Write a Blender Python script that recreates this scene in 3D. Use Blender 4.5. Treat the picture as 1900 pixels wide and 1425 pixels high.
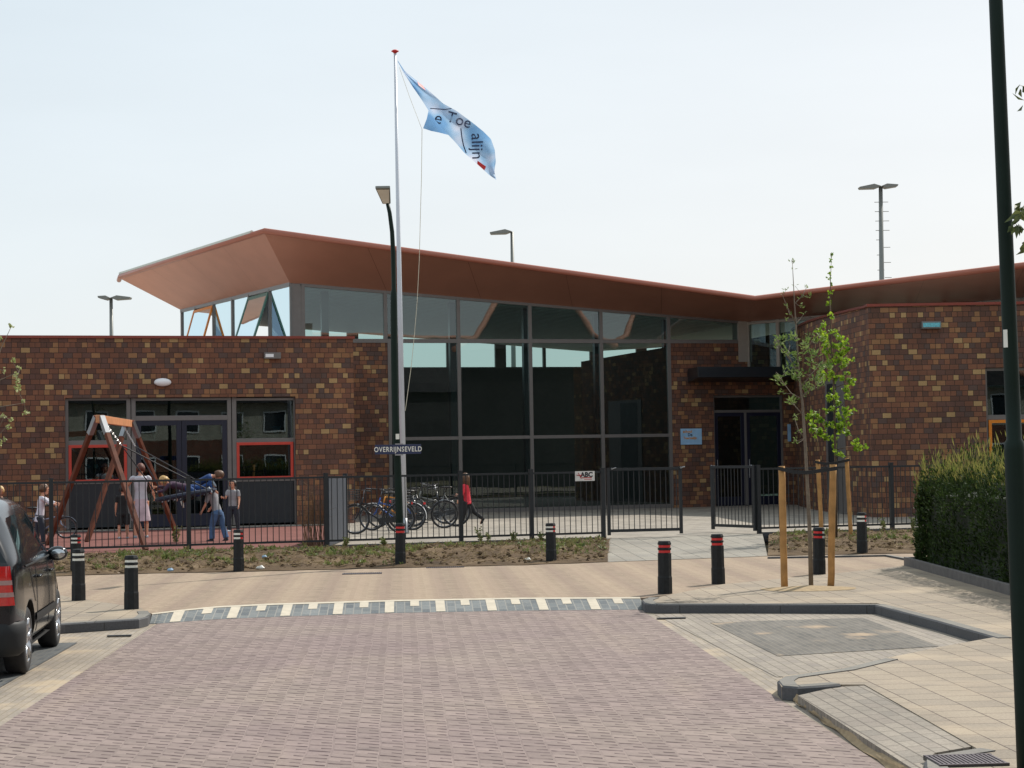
import bpy, bmesh, math, random
from mathutils import Vector, Matrix, Quaternion
R = math.radians
random.seed(7)
for o in list(bpy.data.objects): bpy.data.objects.remove(o)
scene = bpy.context.scene
COL = scene.collection

# ------------------------------------------------------------------ camera
F_PX, W_PX, H_PX = 3400.0, 1900.0, 1425.0
EYE = 1.9
PITCH = math.atan(134.2 / F_PX)
ROLL = 0.0166
fwd = Vector((0, math.cos(PITCH), math.sin(PITCH)))
r0 = Vector((1, 0, 0)); u0 = r0.cross(fwd)
camR = r0 * math.cos(ROLL) - u0 * math.sin(ROLL)
camU = u0 * math.cos(ROLL) + r0 * math.sin(ROLL)
cd = bpy.data.cameras.new('camera'); cam = bpy.data.objects.new('camera', cd); COL.objects.link(cam)
cd.sensor_fit = 'HORIZONTAL'; cd.sensor_width = 36.0; cd.lens = F_PX / W_PX * 36.0
cd.clip_start = 0.1; cd.clip_end = 3000
m = Matrix.Identity(4)
for i in range(3):
    m[i][0] = camR[i]; m[i][1] = camU[i]; m[i][2] = -fwd[i]
m[2][3] = EYE
cam.matrix_world = m
scene.camera = cam
EYEP = Vector((0, 0, EYE))
def ray(px, py):
    return fwd + camR * ((px - W_PX / 2) / F_PX) + camU * ((H_PX / 2 - py) / F_PX)
def G(px, py, z=0.0):                       # point of the horizontal plane z seen at a photo pixel
    d = ray(px, py); t = (z - EYE) / d.z
    return EYEP + d * t
def D(px, py, Y):                           # point at distance Y seen at a photo pixel
    d = ray(px, py); return EYEP + d * (Y / d.y)

# ------------------------------------------------------------------ light
SUN_EL, SUN_AZ = R(48), R(48)             # azimuth measured from +X towards +Y
world = bpy.data.worlds.new('World'); scene.world = world; world.use_nodes = True
wn = world.node_tree.nodes; wl = world.node_tree.links
bg = wn['Background']
sky = wn.new('ShaderNodeTexSky'); sky.sky_type = 'NISHITA'; sky.sun_disc = False
sky.sun_elevation = SUN_EL; sky.sun_rotation = math.pi / 2 - SUN_AZ
sky.air_density = 1.0; sky.dust_density = 2.0; sky.ozone_density = 1.0; sky.altitude = 0
# thin bright overcast haze veiling the blue
wtc = wn.new('ShaderNodeTexCoord'); wsp = wn.new('ShaderNodeSeparateXYZ'); wl.new(wtc.outputs['Generated'], wsp.inputs[0])
wrp = wn.new('ShaderNodeValToRGB'); e_ = wrp.color_ramp.elements
e_[0].position = 0.0; e_[0].color = (0.93, 0.935, 0.93, 1); e_[1].position = 0.40; e_[1].color = (0.79, 0.89, 0.945, 1)
wad = wn.new('ShaderNodeMath'); wad.operation = 'MULTIPLY_ADD'; wl.new(wsp.outputs[0], wad.inputs[0]); wad.inputs[1].default_value = -0.42; wl.new(wsp.outputs[2], wad.inputs[2])
wl.new(wad.outputs[0], wrp.inputs[0])
wcl = wn.new('ShaderNodeTexNoise'); wcl.inputs['Scale'].default_value = 2.2; wcl.inputs['Detail'].default_value = 6
wmp = wn.new('ShaderNodeMapping'); wmp.inputs['Scale'].default_value = (1, 1, 4); wl.new(wtc.outputs['Generated'], wmp.inputs[0]); wl.new(wmp.outputs[0], wcl.inputs[0])
wcr = wn.new('ShaderNodeMapRange'); wcr.inputs[1].default_value = .35; wcr.inputs[2].default_value = .75; wcr.inputs[3].default_value = 10.2; wcr.inputs[4].default_value = 11.3
wl.new(wcl.outputs[0], wcr.inputs[0])
wsc = wn.new('ShaderNodeVectorMath'); wsc.operation = 'SCALE'; wl.new(wrp.outputs[0], wsc.inputs[0]); wl.new(wcr.outputs[0], wsc.inputs['Scale'])
wmx = wn.new('ShaderNodeMix'); wmx.data_type = 'RGBA'; wmx.inputs[0].default_value = 0.8
wl.new(sky.outputs[0], wmx.inputs[6]); wl.new(wsc.outputs[0], wmx.inputs[7])
wl.new(wmx.outputs[2], bg.inputs[0]); bg.inputs[1].default_value = 0.10
sd = bpy.data.lights.new('sun', 'SUN'); sd.energy = 4.4; sd.angle = R(0.55); sd.color = (1.0, 0.94, 0.85)
sun = bpy.data.objects.new('sun', sd); COL.objects.link(sun)
tos = Vector((math.cos(SUN_AZ) * math.cos(SUN_EL), math.sin(SUN_AZ) * math.cos(SUN_EL), math.sin(SUN_EL)))
sun.rotation_euler = tos.to_track_quat('Z', 'Y').to_euler()
sun.location = (30, 10, 40)
scene.view_settings.view_transform = 'Standard'; scene.view_settings.look = 'None'
scene.view_settings.exposure = 0.0; scene.view_settings.gamma = 1.0
scene.render.resolution_x = 1024; scene.render.resolution_y = 768
scene.render.engine = 'CYCLES'
scene.cycles.max_bounces = 8; scene.cycles.transparent_max_bounces = 24

# ------------------------------------------------------------------ materials
def lin(c):
    return tuple((x / 12.92 if x <= 0.04045 else ((x + 0.055) / 1.055) ** 2.4) for x in c)
def newmat(name):
    m = bpy.data.materials.new(name); m.use_nodes = True
    n = m.node_tree.nodes; l = m.node_tree.links
    return m, n, l, n['Principled BSDF']
def setp(b, rough, metal=0.0, spec=0.5, coat=0.0):
    b.inputs['Roughness'].default_value = rough; b.inputs['Metallic'].default_value = metal
    b.inputs['Specular IOR Level'].default_value = spec; b.inputs['Coat Weight'].default_value = coat
def mat(name, col, rough=0.6, metal=0.0, var=0.12, scale=6.0, bump=0.0, spec=0.5, coat=0.0, coord='Object'):
    """plain painted / wooden / metal surface with a little mottling"""
    m, n, l, b = newmat(name); setp(b, rough, metal, spec, coat)
    tc = n.new('ShaderNodeTexCoord'); nz = n.new('ShaderNodeTexNoise')
    nz.inputs['Scale'].default_value = scale; nz.inputs['Detail'].default_value = 5
    l.new(tc.outputs[coord], nz.inputs['Vector'])
    rp = n.new('ShaderNodeValToRGB')
    c = Vector(col)
    rp.color_ramp.elements[0].position = 0.3; rp.color_ramp.elements[1].position = 0.7
    rp.color_ramp.elements[0].color = (*(c * (1 - var)), 1); rp.color_ramp.elements[1].color = (*(c * (1 + var)), 1)
    l.new(nz.outputs['Fac'], rp.inputs[0]); l.new(rp.outputs[0], b.inputs['Base Color'])
    if bump:
        bp = n.new('ShaderNodeBump'); bp.inputs['Strength'].default_value = bump; bp.inputs['Distance'].default_value = 0.01
        l.new(nz.outputs['Fac'], bp.inputs['Height']); l.new(bp.outputs[0], b.inputs['Normal'])
    return m
def math_node(n, l, op, a, b=None, c=None):
    k = n.new('ShaderNodeMath'); k.operation = op
    for i, v in enumerate((a, b, c)):
        if v is None: continue
        if isinstance(v, (int, float)): k.inputs[i].default_value = v
        else: l.new(v, k.inputs[i])
    return k.outputs[0]
def mixc(n, l, fac, a, b, mode='MIX'):
    k = n.new('ShaderNodeMix'); k.data_type = 'RGBA'; k.blend_type = mode
    for idx, v in ((0, fac), (6, a), (7, b)):
        if isinstance(v, (int, float)): k.inputs[idx].default_value = v
        elif isinstance(v, (tuple, list)): k.inputs[idx].default_value = (*v[:3], 1)
        else: l.new(v, k.inputs[idx])
    return k.outputs[2]
def brick(name, stops, w, h, mort, mcol, rough=0.8, bump=0.4, offset=0.5, freq=2, dirt=0.18, dscale=0.6, squash=1.0, sqf=2,
          patches=None, rot=0.0, jit=0.0, gain=0.77):
    """masonry or paving laid in courses; UVs are metres. stops = [(position, linear colour)...] chosen per stone"""
    m, n, l, b = newmat(name); setp(b, rough, 0, 0.3)
    tc = n.new('ShaderNodeTexCoord'); mp = n.new('ShaderNodeMapping'); mp.inputs['Rotation'].default_value = (0, 0, rot)
    l.new(tc.outputs['UV'], mp.inputs['Vector'])
    vec = mp.outputs[0]
    if jit:
        jn = n.new('ShaderNodeTexNoise'); jn.inputs['Scale'].default_value = 1.3; l.new(vec, jn.inputs['Vector'])
        vm = n.new('ShaderNodeVectorMath'); vm.operation = 'MULTIPLY_ADD'; vm.inputs[1].default_value = (jit, jit, 0)
        l.new(jn.outputs['Color'], vm.inputs[0]); l.new(vec, vm.inputs[2]); vec = vm.outputs[0]
    bt = n.new('ShaderNodeTexBrick'); l.new(vec, bt.inputs['Vector'])
    bt.offset = offset; bt.offset_frequency = freq; bt.squash = squash; bt.squash_frequency = sqf
    bt.inputs['Color1'].default_value = (0, 0, 0, 1); bt.inputs['Color2'].default_value = (1, 1, 1, 1)
    bt.inputs['Mortar'].default_value = (0.5, 0.5, 0.5, 1)
    bt.inputs['Scale'].default_value = 1.0; bt.inputs['Mortar Size'].default_value = mort
    bt.inputs['Mortar Smooth'].default_value = 0.15; bt.inputs['Bias'].default_value = 0.0
    bt.inputs['Brick Width'].default_value = w; bt.inputs['Row Height'].default_value = h
    rp = n.new('ShaderNodeValToRGB'); rp.color_ramp.interpolation = 'CONSTANT' if len(stops) > 3 else 'LINEAR'
    els = rp.color_ramp.elements
    while len(els) < len(stops): els.new(0.5)
    for e, (p, c) in zip(els, stops): e.position = p; e.color = (*c, 1)
    l.new(bt.outputs['Color'], rp.inputs[0])
    col = mixc(n, l, bt.outputs['Fac'], rp.outputs[0], mcol)
    nz = n.new('ShaderNodeTexNoise'); nz.inputs['Scale'].default_value = dscale; nz.inputs['Detail'].default_value = 8
    nz.inputs['Roughness'].default_value = 0.65; l.new(tc.outputs['UV'], nz.inputs['Vector'])
    d = n.new('ShaderNodeMapRange'); d.inputs[1].default_value = 0.3; d.inputs[2].default_value = 0.7
    d.inputs[3].default_value = (1 - dirt) * gain; d.inputs[4].default_value = (1 + dirt) * gain; l.new(nz.outputs['Fac'], d.inputs[0])
    nf = n.new('ShaderNodeTexNoise'); nf.inputs['Scale'].default_value = 45; nf.inputs['Detail'].default_value = 4
    l.new(tc.outputs['UV'], nf.inputs['Vector'])
    d2 = n.new('ShaderNodeMapRange'); d2.inputs[1].default_value = 0.3; d2.inputs[2].default_value = 0.7
    d2.inputs[3].default_value = 0.86; d2.inputs[4].default_value = 1.14; l.new(nf.outputs['Fac'], d2.inputs[0])
    ms = n.new('ShaderNodeMapping'); ms.inputs['Scale'].default_value = (2.2, .25, 1); l.new(tc.outputs['UV'], ms.inputs[0])
    ns = n.new('ShaderNodeTexNoise'); ns.inputs['Scale'].default_value = 1.0; ns.inputs['Detail'].default_value = 5; l.new(ms.outputs[0], ns.inputs['Vector'])
    d3 = n.new('ShaderNodeMapRange'); d3.inputs[1].default_value = 0.3; d3.inputs[2].default_value = 0.7
    d3.inputs[3].default_value = 1 - dirt * .7; d3.inputs[4].default_value = 1 + dirt * .5; l.new(ns.outputs['Fac'], d3.inputs[0])
    mul = math_node(n, l, 'MULTIPLY', math_node(n, l, 'MULTIPLY', d.outputs[0], d2.outputs[0]), d3.outputs[0])
    sc = n.new('ShaderNodeVectorMath'); sc.operation = 'SCALE'; l.new(col, sc.inputs[0]); l.new(mul, sc.inputs['Scale'])
    out = sc.outputs[0]
    if patches:                              # sand or stains lying on the stones: (colour, scale, threshold, amount)
        pc, ps, pt, pa = patches
        pn = n.new('ShaderNodeTexNoise'); pn.inputs['Scale'].default_value = ps; pn.inputs['Detail'].default_value = 6
        l.new(tc.outputs['UV'], pn.inputs['Vector'])
        pr = n.new('ShaderNodeMapRange'); pr.inputs[1].default_value = pt; pr.inputs[2].default_value = pt + 0.12
        pr.inputs[3].default_value = 0; pr.inputs[4].default_value = pa; l.new(pn.outputs['Fac'], pr.inputs[0])
        out = mixc(n, l, pr.outputs[0], out, pc)
    l.new(out, b.inputs['Base Color'])
    bp = n.new('ShaderNodeBump'); bp.inputs['Strength'].default_value = bump; bp.inputs['Distance'].default_value = 0.006
    hh = math_node(n, l, 'MULTIPLY_ADD', bt.outputs['Fac'], -1.0, nf.outputs['Fac'])
    l.new(hh, bp.inputs['Height']); l.new(bp.outputs[0], b.inputs['Normal'])
    return m
def glassmat(name, tint, base=0.10, rough=0.0, refl=(0.85, 0.97, 1.0)):
    """window pane: tinted see-through plus mirror reflection that grows at grazing angles"""
    m = bpy.data.materials.new(name); m.use_nodes = True
    n = m.node_tree.nodes; l = m.node_tree.links; n.clear()
    out = n.new('ShaderNodeOutputMaterial'); tr = n.new('ShaderNodeBsdfTransparent'); gl = n.new('ShaderNodeBsdfGlossy')
    tr.inputs[0].default_value = (*tint, 1); gl.inputs[0].default_value = (*refl, 1); gl.inputs['Roughness'].default_value = rough
    fr = n.new('ShaderNodeFresnel'); fr.inputs[0].default_value = 1.5
    f = math_node(n, l, 'ADD', fr.outputs[0], base)
    nz = n.new('ShaderNodeTexNoise'); nz.inputs['Scale'].default_value = 0.7
    tc = n.new('ShaderNodeTexCoord'); l.new(tc.outputs['Object'], nz.inputs['Vector'])
    bp = n.new('ShaderNodeBump'); bp.inputs['Strength'].default_value = 0.02; bp.inputs['Distance'].default_value = 0.05
    l.new(nz.outputs['Fac'], bp.inputs['Height']); l.new(bp.outputs[0], gl.inputs['Normal'])
    mx = n.new('ShaderNodeMixShader'); l.new(f, mx.inputs[0]); l.new(tr.outputs[0], mx.inputs[1]); l.new(gl.outputs[0], mx.inputs[2])
    l.new(mx.outputs[0], out.inputs[0])
    return m

# ------------------------------------------------------------------ mesh builder
def tag(o, label=None, cat=None, group=None, kind=None):
    if label: o['label'] = label
    if cat: o['category'] = cat
    if group: o['group'] = group
    if kind: o['kind'] = kind
    return o
def empty(name, loc=(0, 0, 0), label=None, cat=None, group=None, rz=0.0):
    o = bpy.data.objects.new(name, None); COL.objects.link(o); o.location = loc; o.rotation_euler = (0, 0, rz)
    o.empty_display_size = 0.2
    return tag(o, label, cat, group)
class MB:
    def __init__(self): self.v = []; self.f = []; self.mi = []; self.cur = 0
    def add(self, vs, fs):
        k = len(self.v); self.v += [Vector(p) for p in vs]
        for f in fs: self.f.append(tuple(k + i for i in f)); self.mi.append(self.cur)
        return self
    def poly(self, pts): return self.add(pts, [tuple(range(len(pts)))])
    def hexa(self, c):                       # 8 corners: bottom 4 then top 4
        return self.add(c, [(3, 2, 1, 0), (4, 5, 6, 7), (0, 1, 5, 4), (1, 2, 6, 5), (2, 3, 7, 6), (3, 0, 4, 7)])
    def box(self, lo, hi, M=None):
        c = [Vector((x, y, z)) for z in (lo[2], hi[2]) for x, y in ((lo[0], lo[1]), (hi[0], lo[1]), (hi[0], hi[1]), (lo[0], hi[1]))]
        if M is not None: c = [M @ p for p in c]
        return self.hexa(c)
    def prism(self, pts, z0, z1):            # pts: xy outline (any order), z0/z1 numbers or per-vertex lists
        n = len(pts)
        a = sum(pts[i][0] * pts[(i + 1) % n][1] - pts[(i + 1) % n][0] * pts[i][1] for i in range(n))
        idx = list(range(n)) if a > 0 else list(range(n))[::-1]
        g = lambda z, i: z[i] if isinstance(z, (list, tuple)) else z
        bot = [(pts[i][0], pts[i][1], g(z0, i)) for i in idx]; top = [(pts[i][0], pts[i][1], g(z1, i)) for i in idx]
        fs = [tuple(range(n))[::-1], tuple(range(n, 2 * n))] + [(i, (i + 1) % n, n + (i + 1) % n, n + i) for i in range(n)]
        return self.add(bot + top, fs)
    def tube(self, pts, rad, seg=8, cap=True, closed=False, ell=None):
        pts = [Vector(p) for p in pts]; n = len(pts)
        rs = rad if isinstance(rad, (list, tuple)) else [rad] * n
        vs = []; prev = None
        for i, p in enumerate(pts):
            if closed: t = pts[(i + 1) % n] - pts[i - 1]
            elif i == 0: t = pts[1] - p
            elif i == n - 1: t = p - pts[i - 1]
            else: t = (pts[i + 1] - p).normalized() + (p - pts[i - 1]).normalized()
            if t.length < 1e-9: t = Vector((0, 0, 1))
            t.normalize()
            if prev is None:
                a = Vector((0, 0, 1)) if abs(t.z) < 0.9 else Vector((1, 0, 0))
                if ell is not None: a = Vector(ell)
                x = (a - t * a.dot(t)).normalized()
            else:
                x = (prev - t * prev.dot(t))
                x = x.normalized() if x.length > 1e-6 else prev
            prev = x; y = t.cross(x)
            r = rs[i]; rx, ry = r if isinstance(r, (tuple, list)) else (r, r)
            for k in range(seg):
                a = 2 * math.pi * k / seg
                vs.append(p + x * (math.cos(a) * rx) + y * (math.sin(a) * ry))
        fs = []
        m = n if closed else n - 1
        for i in range(m):
            for k in range(seg):
                a = i * seg + k; b = i * seg + (k + 1) % seg; c = ((i + 1) % n) * seg + (k + 1) % seg; d = ((i + 1) % n) * seg + k
                fs.append((a, b, c, d))
        if cap and not closed:
            fs.append(tuple(range(seg))[::-1]); fs.append(tuple((n - 1) * seg + k for k in range(seg)))
        return self.add(vs, fs)
    def lathe(self, base, prof, seg=16, axis='z'):   # prof: [(r, h)...]
        b = Vector(base); vs = []
        for r, h in prof:
            for k in range(seg):
                a = 2 * math.pi * (k + .5) / seg
                if axis == 'z': vs.append(b + Vector((math.cos(a) * r, math.sin(a) * r, h)))
                elif axis == 'y': vs.append(b + Vector((math.cos(a) * r, h, -math.sin(a) * r)))
                else: vs.append(b + Vector((h, math.cos(a) * r, math.sin(a) * r)))
        n = len(prof)
        fs = [(i * seg + k, i * seg + (k + 1) % seg, (i + 1) * seg + (k + 1) % seg, (i + 1) * seg + k) for i in range(n - 1) for k in range(seg)]
        fs += [tuple(range(seg))[::-1], tuple((n - 1) * seg + k for k in range(seg))]
        return self.add(vs, fs)
    def ball(self, c, r, seg=10, rings=7, M=None):
        c = Vector(c); rx, ry, rz = r if isinstance(r, (tuple, list)) else (r, r, r)
        vs = []
        for i in range(rings + 1):
            th = math.pi * i / rings
            for k in range(seg):
                a = 2 * math.pi * k / seg
                p = Vector((rx * math.sin(th) * math.cos(a), ry * math.sin(th) * math.sin(a), -rz * math.cos(th)))
                vs.append(c + (M @ p if M is not None else p))
        return self.add(vs, [(i * seg + k, i * seg + (k + 1) % seg, (i + 1) * seg + (k + 1) % seg, (i + 1) * seg + k) for i in range(rings) for k in range(seg)])
    def build(self, name, mats, parent=None, smooth=False, uvang=0.0, auto=None):
        me = bpy.data.meshes.new(name); me.from_pydata(self.v, [], self.f)
        mats = mats if isinstance(mats, (list, tuple)) else [mats]
        for q in mats: me.materials.append(q)
        me.polygons.foreach_set('material_index', self.mi)
        if smooth: me.polygons.foreach_set('use_smooth', [True] * len(me.polygons))
        uv = me.uv_layers.new(name='UVMap'); ca, sa = math.cos(uvang), math.sin(uvang)
        dat = [0.0] * (2 * len(me.loops)); vv = self.v
        for p in me.polygons:
            nn = p.normal
            if abs(nn.z) > 0.7:
                for li in p.loop_indices:
                    q = vv[me.loops[li].vertex_index]
                    dat[2 * li] = q.x * ca + q.y * sa; dat[2 * li + 1] = -q.x * sa + q.y * ca
            else:
                h = math.hypot(nn.x, nn.y) or 1; tx, ty = -nn.y / h, nn.x / h
                for li in p.loop_indices:
                    q = vv[me.loops[li].vertex_index]
                    dat[2 * li] = q.x * tx + q.y * ty; dat[2 * li + 1] = q.z
        uv.data.foreach_set('uv', dat)
        o = bpy.data.objects.new(name, me); COL.objects.link(o)
        if auto:
            md = o.modifiers.new('edge', 'BEVEL'); md.width = auto; md.segments = 2; md.limit_method = 'ANGLE'; md.angle_limit = R(35)
        if parent is not None:
            o.parent = parent
            if parent.type == 'EMPTY': o.matrix_parent_inverse = (Matrix.Translation(parent.location) @ parent.rotation_euler.to_matrix().to_4x4()).inverted()
        return o
def child(parent, o):
    o.parent = parent; return o
def apply_mods(o):
    dg = bpy.context.evaluated_depsgraph_get(); ev = o.evaluated_get(dg)
    me = bpy.data.meshes.new_from_object(ev); me.name = o.data.name
    o.modifiers.clear(); o.data = me
    return o
def kids(o): return [c for c in bpy.data.objects if c.parent == o]
def copy_tree(o, parent=None, pairs=None):
    c = o.copy(); COL.objects.link(c)
    if parent is not None: c.parent = parent; c.matrix_parent_inverse = o.matrix_parent_inverse.copy()
    for ch in kids(o): copy_tree(ch, c)
    return c
class Fr:                                    # vertical plane: s along it, n towards the street, z up
    def __init__(s, origin, ang):
        s.o = Vector((origin.x, origin.y, 0)); s.e = Vector((math.cos(ang), math.sin(ang), 0)); s.n = Vector((math.sin(ang), -math.cos(ang), 0)); s.ang = ang
    def P(self, s, n, z): return self.o + self.e * s + self.n * n + Vector((0, 0, z))
    def hit(self, px, py, n=0.0):
        d = ray(px, py); t = (self.o + self.n * n - EYEP).dot(self.n) / d.dot(self.n)
        p = EYEP + d * t; return (p - self.o).dot(self.e), p.z
    def box(self, mb, s0, s1, z0, z1, n0, n1):
        if s0 > s1: s0, s1 = s1, s0
        if n0 > n1: n0, n1 = n1, n0
        c = [self.P(s, n, z) for z in (z0, z1) for s, n in ((s0, n1), (s1, n1), (s1, n0), (s0, n0))]
        return mb.hexa(c)
    def pbox(self, mb, x0, y0, x1, y1, n0, n1):   # box spanning photo pixels measured on plane n1
        a, zt = self.hit(x0, y0, n1); b, zb = self.hit(x1, y1, n1)
        return self.box(mb, a, b, min(zt, zb), max(zt, zb), n0, n1)

# text as mesh lying in the plane origin + x*ex + y*ey
def text_mb(txt, size, ex, ey, origin, thick=0.002, align='CENTER', shear=0.0, spacing=1.0, fn=None, bold=0.0):
    cu = bpy.data.curves.new('writing', 'FONT'); cu.body = txt; cu.size = size; cu.align_x = align; cu.align_y = 'CENTER'
    cu.shear = shear; cu.space_character = spacing; cu.resolution_u = 4; cu.offset = bold
    ob = bpy.data.objects.new('writing', cu); COL.objects.link(ob)
    dg = bpy.context.evaluated_depsgraph_get(); me = bpy.data.meshes.new_from_object(ob.evaluated_get(dg))
    mb = MB(); ex = Vector(ex); ey = Vector(ey); origin = Vector(origin)
    nrm = ex.cross(ey).normalized() * thick
    vs = [(fn(v.co.x, v.co.y) if fn else origin + ex * v.co.x + ey * v.co.y + nrm) for v in me.vertices]
    mb.add(vs, [tuple(p.vertices) for p in me.polygons])
    bpy.data.objects.remove(ob); bpy.data.curves.remove(cu); bpy.data.meshes.remove(me)
    return mb

# ------------------------------------------------------------------ material library
L = lambda r, g, b: lin((r / 255, g / 255, b / 255))
M_wall = brick('wall_brick', [(0.0, L(104, 74, 62)), (0.18, L(124, 84, 66)), (0.34, L(108, 78, 68)), (0.48, L(136, 92, 70)), (0.60, L(98, 78, 71)),
                              (0.70, L(128, 86, 66)), (0.81, L(156, 116, 82)), (0.895, L(178, 146, 102)), (0.95, L(152, 108, 76))],
               0.235, 0.136, 0.007, L(62, 50, 44), rough=0.75, bump=0.5, dirt=0.15, squash=0.62, sqf=3, gain=0.86)
M_cop = mat('coping_metal', L(132, 62, 50), 0.35, 0.3, 0.06)
M_soffit = mat('terracotta_metal', L(192, 134, 112), 0.46, 0.40, 0.05, 1.2, spec=0.5)
M_lip = mat('terracotta_edge', L(164, 98, 78), 0.35, 0.0, 0.04, 1.2, spec=0.5)
M_frame = mat('grey_window_frame', L(112, 108, 106), 0.4, 0.2, 0.05)
M_framel = mat('pale_frame', L(160, 152, 142), 0.5, 0.1, 0.05)
M_red = mat('red_sash_paint', L(190, 62, 48), 0.35, 0, 0.06)
M_orange = mat('orange_sash_paint', L(220, 130, 30), 0.35, 0, 0.06)
M_green = mat('green_sash_paint', L(62, 110, 100), 0.35, 0, 0.06)
M_blue = mat('blue_door_paint', L(18, 23, 44), 0.4, 0, 0.06)
M_glass = glassmat('window_glass', (0.44, 0.63, 0.61), 0.07)
M_glass2 = glassmat('side_window_glass', (0.24, 0.31, 0.40), 0.12)
M_darkglass = glassmat('dark_glass', (0.30, 0.40, 0.40), 0.03)
M_panel = mat('dark_infill_panel', L(34, 40, 46), 0.3, 0, 0.1)
M_ceil = mat('ceiling_slats', L(205, 205, 200), 0.6, 0, 0.03)
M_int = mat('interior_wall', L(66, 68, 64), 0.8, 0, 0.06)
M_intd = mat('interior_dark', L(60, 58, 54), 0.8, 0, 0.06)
M_lampw = mat('white_plastic', L(235, 235, 238), 0.4, 0, 0.03)
M_steel = mat('steel', L(150, 152, 155), 0.35, 0.9, 0.08)
M_black = mat('black_paint', L(42, 44, 46), 0.45, 0.0, 0.15, 12)
M_fence = mat('fence_paint', L(40, 44, 48), 0.42, 0.2, 0.12, 10)
M_green_pole = mat('dark_green_pole', L(14, 32, 26), 0.5, 0.0, 0.12, 5, spec=.2)

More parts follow.
